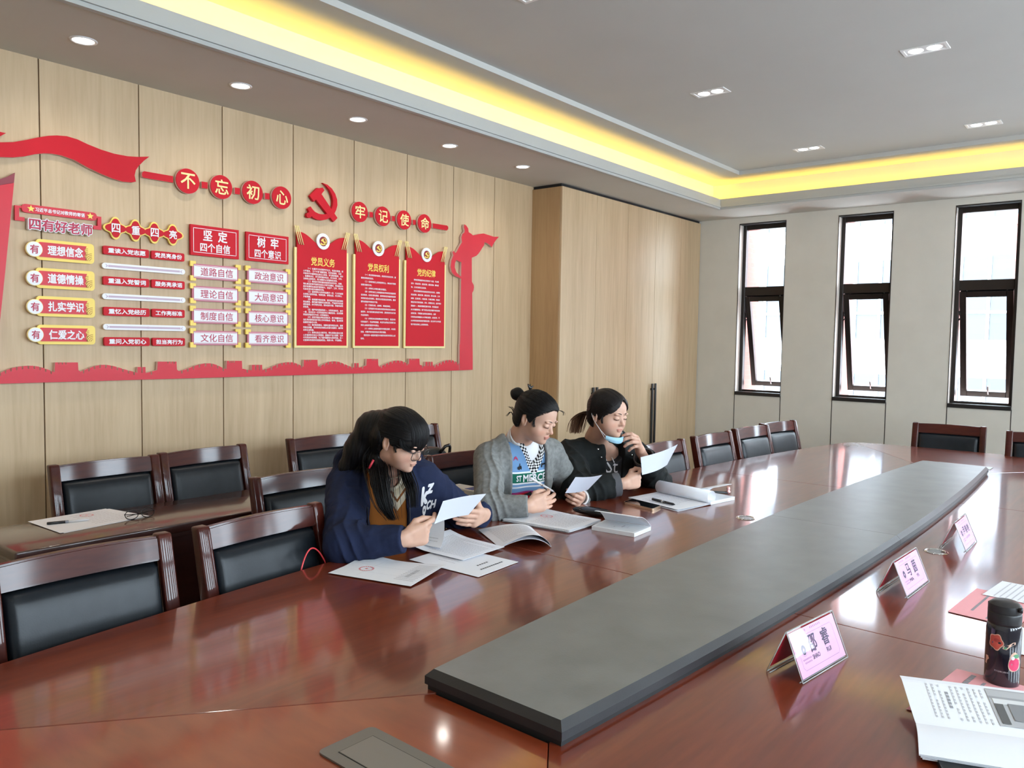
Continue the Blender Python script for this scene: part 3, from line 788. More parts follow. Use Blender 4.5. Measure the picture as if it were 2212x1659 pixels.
top += crenel(Q7, [(394, 408), (440, 383), (490, 362), (540, 355), (590, 362), (640, 383), (690, 405), (728, 416)], 36, 12, 22)
top += posts(Q7, 731, 775, 373, 418, (752,)) + crenel(Q7, [(780, 416), (810, 408), (843, 398)], 36, 12, 20)
top += tower(Q7, 847, 958, 333, 398, 392, (906, 924, 942)) + [Q7(973, 410)]
top += crenel(Q7, [(976, 408), (1020, 388), (1070, 365), (1120, 350), (1170, 348), (1215, 365), (1250, 385)], 34, 12, 20)
top += tower(Q7, 1254, 1354, 331, 386, 388, (1276, 1293, 1310)) + crenel(Q7, [(1362, 390), (1390, 400), (1408, 403)], 30, 12, 20)
top += posts(Q7, 1411, 1482, 361, 403, (1436, 1460)) + crenel(Q7, [(1486, 402), (1530, 382), (1580, 358), (1620, 345), (1660, 343), (1700, 358), (1732, 380)], 32, 12, 20)
poly = top+[Q7(1734, 443), Q7(0, 494), Q6(0, 342), Q6(-150, 349)]
single('wall_band_relief', [poly[::-1]], 0.006, 0.025, REDP, 'long red band cut as a battlemented wall with towers along the bottom of the display', 'wall decoration')
col = [(1700, 1745), (1703, 1659), (1708, 1300), (1712, 1060), (1714, 895), (1690, 890), (1662, 872), (1652, 800), (1665, 790), (1690, 740), (1720, 690), (1715, 640), (1725, 605), (1745, 588), (1750, 570), (1740, 530), (1745, 503), (1765, 515), (1785, 545), (1790, 585), (1815, 600), (1835, 618), (1890, 605), (1945, 598), (2000, 615), (2050, 632), (2105, 632),
       (2075, 665), (2050, 700), (2030, 742), (2010, 718), (1985, 700), (1955, 688), (1950, 720), (1930, 750), (1915, 775), (1890, 810), (1870, 830), (1822, 850), (1824, 1100), (1843, 1135), (1845, 1160), (1840, 1190), (1827, 1215), (1829, 1659)]
colp = [Q5(*p) for p in col]+[Q7(1862, 300), Q7(1862, 437), Q7(1736, 442), Q7(1738, 200)]
hook = [(1662, 872), (1652, 800), (1632, 778), (1622, 795), (1632, 825), (1610, 880), (1602, 940), (1615, 1000), (1650, 1040), (1714, 1068), (1714, 1048), (1690, 1030), (1662, 1000), (1646, 950), (1648, 905)]
single('column_relief', [colp[::-1], [Q5(*p) for p in hook][::-1]], 0.006, 0.026, REDP, 'red column with a swirling dragon head at the right end of the display', 'wall decoration')
# title: discs with yellow characters on a broken rod
def disc(q, cx, cy, ry, s, label):
    t = piece('title_disc', label, 'sign', 'round title signs along the top of the display')
    c = q(cx, cy, 0.03); u = q(cx, cy-ry, 0.03); r = u[1]-c[1]
    bm = BM(); wprism(bm, circ(c[0], c[1], r), 0.012, 0.024); obj('backing', bm, PINKE, t)
    bm = BM(); wprism(bm, circ(c[0], c[1], r*0.985), 0.024, 0.030); obj('disc', bm, RED, t)
    wtext(s, c[0]-r*.62, c[0]+r*.62, c[1]-r*.62, c[1]+r*.62, 0.030, GOLDL, t, 0.016, 0.003)
    return c, r
for q, cx, cy, ry, s in ((Q4, 663, 322, 143, '不'), (Q4, 1047, 390, 137, '忘'), (Q4, 1402, 450, 133, '初'), (Q4, 1732, 511, 129, '心'), (Q5, 662, 374, 107, '牢'), (Q5, 902, 420, 103, '记'), (Q5, 1123, 458, 100, '使'), (Q5, 1335, 494, 97, '命')):
    disc(q, cx, cy, ry, s, 'round red sign with the yellow character %s in the title row' % s)
def bar(q, pts, where, d1=0.024):
    single('connector_bar', [[q(*p) for p in pts][::-1]], 0.008, d1, RED, where, 'sign part', 'red rod pieces between the title discs')
bar(Q1, [(1640, 630), (1970, 687), (1970, 762), (1640, 705), (1622, 695), (1615, 668), (1622, 642)], 'long red rod piece left of the first title disc, below the ribbon')
bar(Q5, [(1420, 492), (1568, 515), (1580, 530), (1580, 550), (1566, 567), (1420, 542)], 'long red rod piece after the last title disc')
for q, cx, cy, w, h, a, b in ((Q4, 855, 368, 34, 37, '不', '忘'), (Q4, 1228, 435, 29, 36, '忘', '初'), (Q4, 1568, 494, 26, 35, '初', '心'), (Q5, 780, 402, 18, 27, '牢', '记'), (Q5, 1011, 443, 16, 26, '记', '使'), (Q5, 1228, 482, 15, 25, '使', '命')):
    sl = 0.155*w
    bar(q, [(cx-w, cy-h-sl), (cx+w, cy-h+sl), (cx+w, cy+h+sl), (cx-w, cy+h-sl)], 'small red square between the title discs %s and %s' % (a, b))
# crossed tools emblem
SICK = [(270, 72), (322, 92), (368, 132), (402, 185), (422, 245), (425, 305), (413, 352), (392, 395), (360, 428), (315, 452), (265, 462), (215, 455), (175, 437), (150, 412), (118, 342), (147, 318), (165, 345), (190, 372), (230, 393), (270, 400), (310, 395), (340, 378), (362, 350), (376, 310), (380, 260), (370, 205), (345, 150), (310, 105)]
HEAD = [(137, 207), (215, 125), (240, 130), (272, 120), (290, 150), (262, 185), (180, 268)]
HAND = [(200, 245), (258, 188), (425, 438), (385, 478)]
KNOB = [(130+27*math.cos(a), 408+27*1.1*math.sin(a)) for a in np.linspace(0, 2*PI, 20)[:-1]]
EMB = [[Q5(*p) for p in pl] for pl in (SICK, HEAD, HAND, KNOB)]
_ax = [p[0] for pl in EMB for p in pl]; _az = [p[1] for pl in EMB for p in pl]
EC = ((min(_ax)+max(_ax))/2, (min(_az)+max(_az))/2); EH = max(_az)-min(_az)
def emblem_polys(cx, cz, h): return [[(cx+(p[0]-EC[0])*h/EH, cz+(p[1]-EC[1])*h/EH) for p in pl] for pl in EMB]
bm = BM()
for i, pl in enumerate(EMB): wprism(bm, pl, 0.010, 0.028+0.0004*i)
em = piece('emblem', 'red hammer and sickle emblem in the middle of the title row', 'emblem')
obj('face', bm, RED, em)
# heading of the first column
hd = piece('heading_sign', 'red header bar with two yellow stars and brackets above the white cut-out heading', 'sign')
bm = BM()
bx = rect4(Q2, [(250, 5), (1105, 97), (1105, 190), (250, 100)])
wprism(bm, rr(bx[0], bx[1], bx[2], bx[3], (bx[3]-bx[2])*0.42), 0.010, 0.022)
hh = bx[3]-bx[2]; bw = 0.022; bh = hh*2.05
wprism(bm, [(bx[0]-0.028, bx[3]-hh*.30), (bx[0]+0.004, bx[3]-hh*.30), (bx[0]+0.004, bx[3]-hh*.55), (bx[0]-0.028+bw*.8, bx[3]-hh*.55), (bx[0]-0.028+bw*.8, bx[3]-bh+.018), (bx[0]+0.012, bx[3]-bh+.018), (bx[0]+0.012, bx[3]-bh), (bx[0]-0.028, bx[3]-bh)][::-1], 0.010, 0.020)
wprism(bm, [(bx[1]+0.022, bx[3]-hh*.40), (bx[1]-0.004, bx[3]-hh*.40), (bx[1]-0.004, bx[3]-hh*.60), (bx[1]+0.022-bw*.8, bx[3]-hh*.60), (bx[1]+0.022-bw*.8, bx[3]-bh+.018), (bx[1]-0.016, bx[3]-bh+.018), (bx[1]-0.016, bx[3]-bh), (bx[1]+0.022, bx[3]-bh)], 0.010, 0.020)
obj('bar', bm, REDP, hd)
wtext('习近平总书记对教师的寄语', bx[0]+(bx[1]-bx[0])*.17, bx[1]-(bx[1]-bx[0])*.17, bx[2]+hh*.25, bx[3]-hh*.25, 0.022, WHT, hd, 0.03, 0.001)
def star(cx, cz, r): return [(cx+(r if k % 2 == 0 else r*.45)*math.sin(k*PI/5), cz+(r if k % 2 == 0 else r*.45)*math.cos(k*PI/5)) for k in range(10)]
for xx in (bx[0]+0.038, bx[1]-0.032):
    bm = BM(); wprism(bm, star(xx, (bx[2]+bx[3])/2, 0.017)[::-1], 0.022, 0.0245); obj('star', bm, GOLD, hd)
cut = piece('cutout_heading', 'white cut-out heading with red characters 四有好老师', 'sign')
r4 = rect4(Q2, [(322, 160), (1042, 240), (1042, 370), (322, 295)])
co2, fc2 = text_mesh('四有好老师', 0.022, 3); lo, hi = co2.min(0), co2.max(0)
sx = (r4[1]-r4[0])/(hi[0]-lo[0]); sz = (r4[3]-r4[2])/(hi[1]-lo[1])
obj('lettering', ([(r4[0]+(p[0]-lo[0])*sx, WL-0.0350-p[2], r4[2]+(p[1]-lo[1])*sz) for p in co2], fc2), REDT, cut)
co, fc = text_mesh('四有好老师', 0.085, 2); vv, ff = [], []
for f in fc:
    k = len(vv); m_ = len(f)
    vv += [(r4[0]+(co[i][0]-lo[0])*sx, WL-0.033-co[i][2], r4[2]+(co[i][1]-lo[1])*sz) for i in f]
    vv += [(a, WL-0.010, c) for a, b, c in vv[k:k+m_]]
    ff.append(tuple(range(k, k+m_))); ff += [(k+i, k+(i+1) % m_, k+m_+(i+1) % m_, k+m_+i) for i in range(m_)]
obj('backing', (vv, ff), WHT, cut)
# four plaques with a white disc
GRP = 'plaques with a white disc in the first column'
for s, c4, cc in (('理想信念', [(410, 400), (1072, 458), (1072, 690), (410, 632)], (392, 515, 88)), ('道德情操', [(410, 730), (1078, 768), (1078, 998), (410, 950)], (395, 845, 87)),
                  ('扎实学识', [(415, 1048), (1082, 1078), (1082, 1308), (415, 1268)], (400, 1172, 86)), ('仁爱之心', [(425, 1370), (1085, 1395), (1085, 1612), (425, 1590)], (408, 1490, 84))):
    t = piece('plaque', 'yellow-edged red plaque reading %s with a white disc at its left' % s, 'sign', GRP)
    x0, x1, z0, z1 = rect4(Q2, c4); h = z1-z0
    bm = BM(); wprism(bm, rr(x0, x1, z0, z1, h*.17), 0.012, 0.024); obj('border', bm, GOLD, t)
    bm = BM(); wprism(bm, rr(x0+.012, x1-.012, z0+.014, z1-.014, h*.05), 0.024, 0.0255); obj('panel', bm, REDP, t)
    bm = BM(); sc = [(x1-.012, z0+.014), (x1-.012, z1-.014), (x1-0.036, z1-.014)]
    for k in range(5):
        zz = z1-.014-(h-.028)*(k+0.5)/5; sc += [(x1-0.045 if k % 2 else x1-.038, zz)]
    sc += [(x1-0.032, z0+.014)]
    wprism(bm, sc, 0.0255, 0.0265); obj('cloud_pattern', bm, GOLD, t)
    bm = BM()
    for cxx, czz in ((x1-.03, z1-.06), (x1-.035, z1-.095), (x1-.012, z0+.014)):
        for r_ in (0.012, 0.020, 0.028, 0.036):
            pts = [(max(x1-.042, min(x1-.012, cxx+r_*math.cos(a))), max(z0+.014, min(z1-.014, czz+r_*math.sin(a)))) for a in np.linspace(PI/2, PI, 8)]
            inn = [(max(x1-.042, min(x1-.012, cxx+(r_-.003)*math.cos(a))), max(z0+.014, min(z1-.014, czz+(r_-.003)*math.sin(a)))) for a in np.linspace(PI, PI/2, 8)]
            try: wprism(bm, (pts+inn)[::-1], 0.0265, 0.027)
            except Exception: pass
    obj('pattern_line', bm, pm('display_brown_line', (0.45, 0.20, 0.03), 0.5), t)
    wtext(s, x0+(x1-x0)*.19, x0+(x1-x0)*.80, z0+h*.25, z1-h*.25, 0.0255, WHT, t, 0.03, 0.0012)
    c = Q2(cc[0], cc[1], 0.034); r = Q2(cc[0], cc[1]-cc[2], 0.034)[1]-c[1]
    bm = BM(); wprism(bm, circ(c[0], c[1], r), 0.020, 0.031); dd = obj('disc_edge', bm, GOLDL, t)
    bm = BM(); wprism(bm, circ(c[0], c[1], r*.93), 0.031, 0.034); dd = obj('disc', bm, WHT, t)
    wtext('有', c[0]-r*.52, c[0]+r*.52, c[1]-r*.58, c[1]+r*.58, 0.034, REDT, dd, 0.02, 0.0012)
# chain of four lozenges
lz = piece('lozenge_sign', 'chain of four yellow-edged red lozenges reading 四重四亮', 'sign')
cs = [Q2(1318, 277), Q2(1545, 302), Q2(1759, 330), Q2(1968, 357)]
rz = [118, 118, 116, 114]
mz = sum(c[1] for c in cs)/4
hts = (Q2(1318, 160)[1]-Q2(1318, 277)[1])
half = (cs[3][0]-cs[0][0])/6
def loz(c, rx, rz_, n=72):
    return [(c[0]+rx*(0.82+0.18*math.cos(8*PI*k/n))*math.cos(2*PI*k/n), c[1]+rz_*(0.82+0.18*math.cos(8*PI*k/n))*math.sin(2*PI*k/n)) for k in range(n)]
for k, (c, s) in enumerate(zip(cs, '四重四亮')):
    c = (c[0], mz)
    bm = BM(); wprism(bm, loz(c, half*1.22, hts*1.10), 0.012, 0.022+0.0003*k); obj('border', bm, GOLD, lz)
    bm = BM(); wprism(bm, loz(c, half*1.04, hts*.92), 0.0235, 0.025+0.0002*k); l_ = obj('lozenge', bm, RED, lz)
    a = hts*.44
    wtext(s, c[0]-a*.95, c[0]+a*.95, mz-a, mz+a, 0.0258, WHT, l_, 0.02, 0.001)
# small red tags and white dividers
for s, c4 in (('重读入党志愿', [(1177, 475), (1697, 525), (1697, 620), (1177, 572)]), ('重温入党誓词', [(1177, 823), (1700, 858), (1700, 953), (1177, 920)]), ('重忆入党经历', [(1182, 1173), (1703, 1192), (1703, 1287), (1182, 1272)]), ('重问入党初心', [(1188, 1517), (1705, 1524), (1705, 1620), (1188, 1615)]),
              ('党员亮身份', [(1725, 530), (2100, 568), (2100, 660), (1725, 625)]), ('服务亮承诺', [(1727, 860), (2103, 885), (2103, 978), (1727, 953)]), ('工作亮标准', [(1732, 1195), (2103, 1208), (2103, 1300), (1732, 1287)]), ('担当亮行为', [(1738, 1525), (2107, 1530), (2107, 1620), (1738, 1617)])):
    t = piece('red_tag', 'small red sign strip with white characters %s' % s, 'sign', 'small red strips in the second column')
    x0, x1, z0, z1 = rect4(Q2, c4); h = z1-z0
    bm = BM(); wprism(bm, rr(x0, x1, z0, z1, 0.008), 0.010, 0.024); obj('panel', bm, RED, t)
    wtext(s, x0+(x1-x0)*.10, x1-(x1-x0)*.08, z0+h*.2, z1-h*.2, 0.024, WHT, t, 0.03, 0.001)
for (a, b), wh in ((((1165, 703), (2110, 775)), 'topmost'), (((1168, 1053), (2113, 1097)), 'middle'), (((1178, 1400), (2117, 1420)), 'lowest')):
    t = piece('divider_bar', 'thin white rounded divider, %s of three between the red strips' % wh, 'sign', 'white dividers in the second column')
    pa, pb = Q2(*a), Q2(*b); zz = (pa[1]+pb[1])/2; h = 0.0145
    bm = BM(); wprism(bm, rr(pa[0], pb[0], zz-h, zz+h, h*.98), 0.010, 0.022); obj('bar', bm, WHT, t)
    bm = BM(); wprism(bm, [(pa[0]+.03, zz-.005), (pb[0]-.03, zz-.005), (pb[0]-.03, zz+.005), (pa[0]+.03, zz+.005)], 0.022, 0.0228)
    wprism(bm, circ((pa[0]+pb[0])/2+.01, zz, .006, 16), 0.0228, 0.0235)
    for s_ in (-1, 1):
        xx = pa[0]+.028 if s_ < 0 else pb[0]-.028
        wprism(bm, [(xx, zz), (xx+s_*.012, zz+.010), (xx+s_*.006, zz), (xx+s_*.012, zz-.010)][::s_], 0.0228, 0.0235)
    obj('stripe', bm, MAUVE, t)
# two square red headings
for l1, l2, c4 in (('坚定', '四个自信', [(62, 232), (612, 300), (612, 630), (62, 584)]), ('树牢', '四个意识', [(695, 313), (1178, 380), (1178, 690), (695, 645)])):
    t = piece('square_sign', 'square red sign with a white inner line reading %s %s' % (l1, l2), 'sign', 'square red headings')
    x0, x1, z0, z1 = rect4(Q3, c4); h = z1-z0; w = x1-x0
    bm = BM(); wprism(bm, [(x0, z0), (x1, z0), (x1, z1), (x0, z1)], 0.010, 0.024); obj('panel', bm, RED, t)
    bm = BM(); m_ = 0.016; lw = 0.0028
    for a in (((x0+m_, z0+m_), (x1-m_, z0+m_+lw)), ((x0+m_, z1-m_-lw), (x1-m_, z1-m_)), ((x0+m_, z0+m_), (x0+m_+lw, z1-m_)), ((x1-m_-lw, z0+m_), (x1-m_, z1-m_))):
        wprism(bm, [a[0], (a[1][0], a[0][1]), a[1], (a[0][0], a[1][1])], 0.024, 0.0246)
    obj('inner_line', bm, WHT, t)
    wtext(l1[0]+'  '+l1[1], x0+w*.25, x1-w*.25, z0+h*.50, z1-h*.13, 0.024, WHT, t, 0.025, 0.0012)
    wtext(l2, x0+w*.19, x1-w*.19, z0+h*.14, z0+h*.44, 0.024, WHT, t, 0.02, 0.0012)
# white plaques with yellow corners
for s, c4 in (('道路自信', [(85, 678), (612, 722), (612, 885), (85, 850)]), ('理论自信', [(85, 932), (612, 965), (612, 1128), (85, 1108)]), ('制度自信', [(85, 1187), (612, 1210), (612, 1370), (85, 1362)]), ('文化自信', [(85, 1440), (612, 1455), (612, 1610), (85, 1610)]),
              ('政治意识', [(712, 733), (1178, 768), (1178, 925), (712, 900)]), ('大局意识', [(712, 975), (1178, 1000), (1178, 1155), (712, 1145)]), ('核心意识', [(713, 1215), (1180, 1237), (1180, 1388), (713, 1382)]), ('看齐意识', [(714, 1452), (1182, 1467), (1182, 1612), (714, 1616)])):
    t = piece('corner_plaque', 'white plaque with yellow corner blocks reading %s' % s, 'sign', 'white plaques with yellow corners')
    x0, x1, z0, z1 = rect4(Q3, c4); h = z1-z0
    bm = BM(); wprism(bm, [(x0, z0), (x1, z0), (x1, z1), (x0, z1)], 0.012, 0.020); obj('edge', bm, pm('display_rose', (0.55, 0.16, 0.22), 0.5), t)
    bm = BM(); wprism(bm, [(x0+.010, z0+.008), (x1-.010, z0+.008), (x1-.010, z1-.008), (x0+.010, z1-.008)], 0.020, 0.022); obj('panel', bm, WHT, t)
    bm = BM()
    for a in (z0+.0105, z1-.0125): wprism(bm, [(x0+.012, a), (x1-.012, a), (x1-.012, a+.002), (x0+.012, a+.002)], 0.022, 0.0225)
    obj('fine_line', bm, REDT, t)
    for sx_ in (0, 1):
        for sz_ in (0, 1):
            cx_ = x1 if sx_ else x0; cz_ = z1 if sz_ else z0
            bm = BM(); e = 0.013; u = -1 if sx_ else 1; v_ = -1 if sz_ else 1
            pts = [(cx_-u*e, cz_-v_*e), (cx_+u*e*1.5, cz_-v_*e), (cx_+u*e*1.5, cz_+v_*e*.2), (cx_+u*e*.4, cz_+v_*e*.2), (cx_+u*e*.4, cz_+v_*e*1.2), (cx_-u*e, cz_+v_*e*1.2)]
            wprism(bm, pts, 0.014, 0.0245); obj('corner_block', bm, GOLD, t)
    wtext(s, x0+(x1-x0)*.17, x1-(x1-x0)*.13, z0+h*.22, z1-h*.22, 0.022, REDT, t, 0.006, 0.0012)
# three tall red notices
TXT = [
 ('党员义务', ['　　（一）认真学习马克思列宁主义、毛泽东思想、邓', '小平理论、“三个代表”重要思想、科学发展观、习近', '平新时代中国特色社会主义思想，学习党的路线、方针', '、政策和决议，学习党的基本知识，学习科学、文化、', '法律和业务知识，努力提高为人民服务的本领。', '　　（二）贯彻执行党的基本路线和各项方针、政策，', '带头参加改革开放和社会主义现代化建设，带动群众为', '经济发展和社会进步艰苦奋斗，在生产、工作、学习和', '社会生活中起先锋模范作用。', '　　（三）坚持党和人民的利益高于一切，个人利益服', '从党和人民的利益，吃苦在前，享受在后，克己奉公，', '多做贡献。', '　　（四）自觉遵守党的纪律，首先是党的政治纪律和', '政治规矩，模范遵守国家的法律法规，严格保守党和国', '家的秘密，执行党的决定，服从组织分配，积极完成党', '的任务。', '　　（五）维护党的团结和统一，对党忠诚老实，言行', '一致，坚决反对一切派别组织和小集团活动，反对阳奉', '阴违的两面派行为和一切阴谋诡计。', '　　（六）切实开展批评和自我批评，勇于揭露和纠正', '违反党的原则的言行和工作中的缺点、错误，坚决同消', '极腐败现象作斗争。', '　　（七）密切联系群众，向群众宣传党的主张，遇事', '同群众商量，及时向党反映群众的意见和要求，维护群', '众的正当利益。', '　　（八）发扬社会主义新风尚，带头实践社会主义核', '心价值观和社会主义荣辱观，提倡共产主义道德，弘扬', '中华民族传统美德，为了保护国家和人民的利益，在一', '切困难和危险的时刻挺身而出，英勇斗争，不怕牺牲。']),
 ('党员权利', ['　　（一）参加党的有关会议，阅读党的有关文件，接', '受党的教育和培训。', '　　（二）在党的会议上和党报党刊上，参加关于党的', '政策问题的讨论。', '　　（三）对党的工作提出建议和倡议。', '　　（四）在党的会议上有根据地批评党的任何组织和', '任何党员，向党负责地揭发、检举党的任何组织和任何', '党员违法乱纪的事实，要求处分违法乱纪的党员，要求', '罢免或撤换不称职的干部。', '　　（五）行使表决权、选举权，有被选举权。', '　　（六）在党组织讨论决定对党员的党纪处分或作出', '鉴定时，本人有权参加和进行申辩，其他党员可以为他', '作证和辩护。', '　　（七）对党的决议和政策如有不同意见，在坚决执', '行的前提下，可以声明保留，并且可以把自己的意见向', '党的上级组织直至中央提出。', '　　（八）向党的上级组织直至中央提出请求、申诉和', '控告，并要求有关组织给以负责的答复。', '　　党的任何一级组织直至中央都无权剥夺党员的上述', '权利。']),
 ('党的纪律', ['　　党的纪律涵盖党内生活的各个方面，可以概', '括为：政治纪律、组织纪律、廉洁纪律、群众纪', '律、工作纪律和生活纪律。', '　　党的纪律是党的各级组织和全体党员，主要有', '政治纪律、组织纪律、廉洁纪律、群众纪律，工作', '纪律、生活纪律，人事纪律、外事纪律等，党组织', '要坚决执行党的路线、方针、政策和决议，维护党的', '团结统一，党组织要模范遵守纪律，党员要自觉', '从力的重要保证。每个党员必须自觉遵守党的纪律', '自我约束，不断强化自觉的纪律观念，自觉', '行党员在纪律面前人人平等的原则，对违反党，不', '允许党员违反和违背党章的纪律，处分决不允许有凌', '驾于党的纪律之上的特殊党员。'])]
pz0 = Q3(1550, 1640)[1]
pos = [(Q3(1245, 1200)[0], Q3(1860, 1200)[0]), (Q7(724, 100)[0], Q7(1169, 100)[0]), (Q7(1213, 100)[0], Q7(1599, 100)[0])]
PW = sum(b-a for a, b in pos)/3
zt = Q3(1300, 300)[1]
emc = Q3(1563, 428, 0.034); emr = Q3(1563, 336, 0.034)[1]-emc[1]
for (a, b), (ti, lines), wh in zip(pos, TXT, ('left', 'middle', 'right')):
    t = piece('tall_notice', 'tall red notice with a wavy top and a round emblem, headed %s' % ti, 'notice', 'tall red notices on the wood wall')
    xc = (a+b)/2; x0, x1 = xc-PW/2, xc+PW/2
    zsh = zt-0.105
    bm = BM(); wprism(bm, [(x0, pz0), (x1, pz0), (x1, zsh), (x1-.02, zsh), (x1-.02, zsh-.01), (x0+.02, zsh-.01), (x0+.02, zsh), (x0, zsh)], 0.010, 0.022); obj('border', bm, GOLDL, t)
    bm = BM(); wave = []
    for k in range(33):
        u = -1+2*k/32; wv = zt-0.012-0.075*(0.5+0.5*math.cos(u*PI))+0.012*math.sin(abs(u)*PI)
        wave.append((xc+u*(PW/2-.016), wv))
    wprism(bm, [(x0+.014, pz0+.014), (x1-.014, pz0+.014)]+wave[::-1], 0.012, 0.026); obj('panel', bm, RED, t)
    for s_ in (-1, 1):
        for k in range(3):
            xx = xc+s_*(PW/2-.006+0.012*k-.016); zz = zt+0.018-0.012*k*0
            tx = xc+s_*(PW/2-.058+0.015*k)
            bm = BM(); tube(bm, [(xx, WL-.030, zz+.0), (tx, WL-.030, zz-.105)], 0.0032, 6); 
            lathe(bm, [(0, 0.012), (0.005, 0.0), (0.0032, -.006)], 6, Matrix.Translation((xx, WL-.030, zz)))
            obj('flag_pole', bm, GOLDL, t)
    c = (xc, emc[1]); 
    bm = BM(); wprism(bm, circ(c[0], c[1], emr), 0.024, 0.032); dd = obj('emblem_disc', bm, WHT, t)
    bm = BM(); wprism(bm, circ(c[0], c[1], emr*.60), 0.032, 0.033); obj('emblem_centre', bm, pm('display_maroon', (0.25, 0.01, 0.02), 0.5), dd)
    bm = BM()
    for pl in emblem_polys(c[0], c[1], emr*.95): wprism(bm, pl, 0.033, 0.0345)
    obj('emblem_mark', bm, GOLD, dd)
    hz = emc[1]-emr
    wtext(ti, x0+PW*.285, x1-PW*.27, hz-.105, hz-.052, 0.026, GOLD, t, 0.02, 0.0015, name='heading')
    # body text, line by line on an even grid
    zb = pz0+.04; zs_ = hz-.118
    co_all, fc_all = [], []
    dz = (zs_-zb)/29 if len(lines) > 25 else (zs_-zb)/21 if len(lines) > 15 else (zs_-zb)/(19.2)*1.0
    dz = {29: (zs_-zb)/29, 20: (zs_-zb)/20.6, 13: (zs_-zb)/17.5}[len(lines)]
    cw = (PW-.115)/max(22.5, 23.0 if len(lines) > 14 else 22.5)
    for i, ln in enumerate(lines):
        if not ln.strip('　'): continue
        co, fc = text_mesh(ln.replace('　', ''), 0.026, 1, 1.0, False)
        ind = len(ln)-len(ln.lstrip('　')); n0 = len(co_all)
        lo = co.min(0)
        co_all += [(x0+.058+ind*cw+(p[0])*cw, WL-.0274-p[2], zs_-dz*(i+0.8)+p[1]*min(cw*1.0, dz*.95)) for p in co]; fc_all += [tuple(k+n0 for k in f) for f in fc]
    obj('body_text', (co_all, fc_all), WHT, t)
# ------------------------------------------------------------------ things on the tables
PAPER = noisy('white_paper', (0.78, 0.79, 0.83), 0.01, 5, 0.6, spec=0.3)
PAPERP = pm('pink_paper', (0.80, 0.36, 0.38), 0.6, spec=0.3)
INK = pm('grey_print', (0.28, 0.28, 0.30), 0.7)
INKL = pm('faint_print', (0.50, 0.50, 0.53), 0.7)
INKD = pm('black_print', (0.05, 0.05, 0.06), 0.7)
SEAL = pm('red_seal_print', (0.75, 0.22, 0.24), 0.7)
PAGEE = pm('page_edges', (0.72, 0.74, 0.76), 0.7)
BLKP = pm('black_plastic', (0.012, 0.012, 0.014), 0.25)
def T_(px, py, dz=0.0): return onz(px, py, TZ+dz)
def corner4(a, b, c, d=None):
    if d is None: d = a+c-b
    return [a, b, c, d]
def sheet(name, c4, mat, zf=None, n=16, parent=None, th=0.0007):
    """thin sheet over four corners (a->b is u, a->d is v) with a height function"""
    a, b, c, d = c4; V = {}
    bm = BM()
    for s in (0, 1):
        for i in range(n+1):
            for j in range(n+1):
                u, v = i/n, j/n
                p = a*(1-u)*(1-v)+b*u*(1-v)+c*u*v+d*(1-u)*v
                q = zf(u, v) if zf else 0.0
                if not isinstance(q, tuple): q = (0, 0, q)
                V[s, i, j] = bm.verts.new((p.x+q[0], p.y+q[1], p.z+q[2]+(th if s else 0)))
    for i in range(n):
        for j in range(n):
            bm.faces.new((V[1, i, j], V[1, i+1, j], V[1, i+1, j+1], V[1, i, j+1])); bm.faces.new((V[0, i, j], V[0, i, j+1], V[0, i+1, j+1], V[0, i+1, j]))
    for i in range(n):
        for (p, q) in (((i, 0), (i+1, 0)), ((i+1, n), (i, n)), ((0, i+1), (0, i)), ((n, i), (n, i+1))):
            bm.faces.new((V[0, p[0], p[1]], V[0, q[0], q[1]], V[1, q[0], q[1]], V[1, p[0], p[1]]))
    return obj(name, bm, mat, parent, smooth=False)
def prints(c4, rects, zf=None, th=0.0011, n=6):
    """small printed marks lying on a sheet: rects in (u0, v0, u1, v1)"""
    a, b, c, d = c4; vs, fs = [], []
    for (u0, v0, u1, v1) in rects:
        k = len(vs); m = max(1, int(n*max(u1-u0, v1-v0)*2))
        for i in range(m+1):
            for (uu, vv) in (((u0+(u1-u0)*i/m, v0), (u0+(u1-u0)*i/m, v1)) if u1-u0 >= v1-v0 else ((u0, v0+(v1-v0)*i/m), (u1, v0+(v1-v0)*i/m))):
                p = a*(1-uu)*(1-vv)+b*uu*(1-vv)+c*uu*vv+d*(1-uu)*vv
                q = zf(uu, vv) if zf else 0.0
                if not isinstance(q, tuple): q = (0, 0, q)
                vs.append((p.x+q[0], p.y+q[1], p.z+q[2]+th))
        fs += [(k+2*i, k+2*i+1, k+2*i+3, k+2*i+2) for i in range(m)]
    return vs, fs
rnd = random.Random(7)
def textrows(u0, u1, v0, v1, rows, along='u', h=0.4, words=9, fill=0.9):
    """rows of illegible little marks standing for lines of small print"""
    out = []
    for r in range(rows):
        c = v0+(v1-v0)*(r+0.5)/rows; t = (v1-v0)/rows*h/2
        end = u0+(u1-u0)*(1.0 if rnd.random() < fill else rnd.uniform(0.3, 0.8)); x = u0
        while x < end:
            w = (u1-u0)/words*rnd.uniform(0.45, 0.95); e = min(end, x+w)
            out.append((x, c-t, e, c+t)); x = e+(u1-u0)/words*0.12
    return out if along == 'u' else [(b, a, d, c) for (a, b, c, d) in out]
def ringmark(u, v, ru, rv, n=20, t=0.12):
    out = []
    return [(u+ru*math.cos(2*PI*k/n)-ru*t, v+rv*math.sin(2*PI*k/n)-rv*t, u+ru*math.cos(2*PI*k/n)+ru*t, v+rv*math.sin(2*PI*k/n)+rv*t) for k in range(n)]+[(u-ru*.2, v-rv*.2, u+ru*.2, v+rv*.2)]
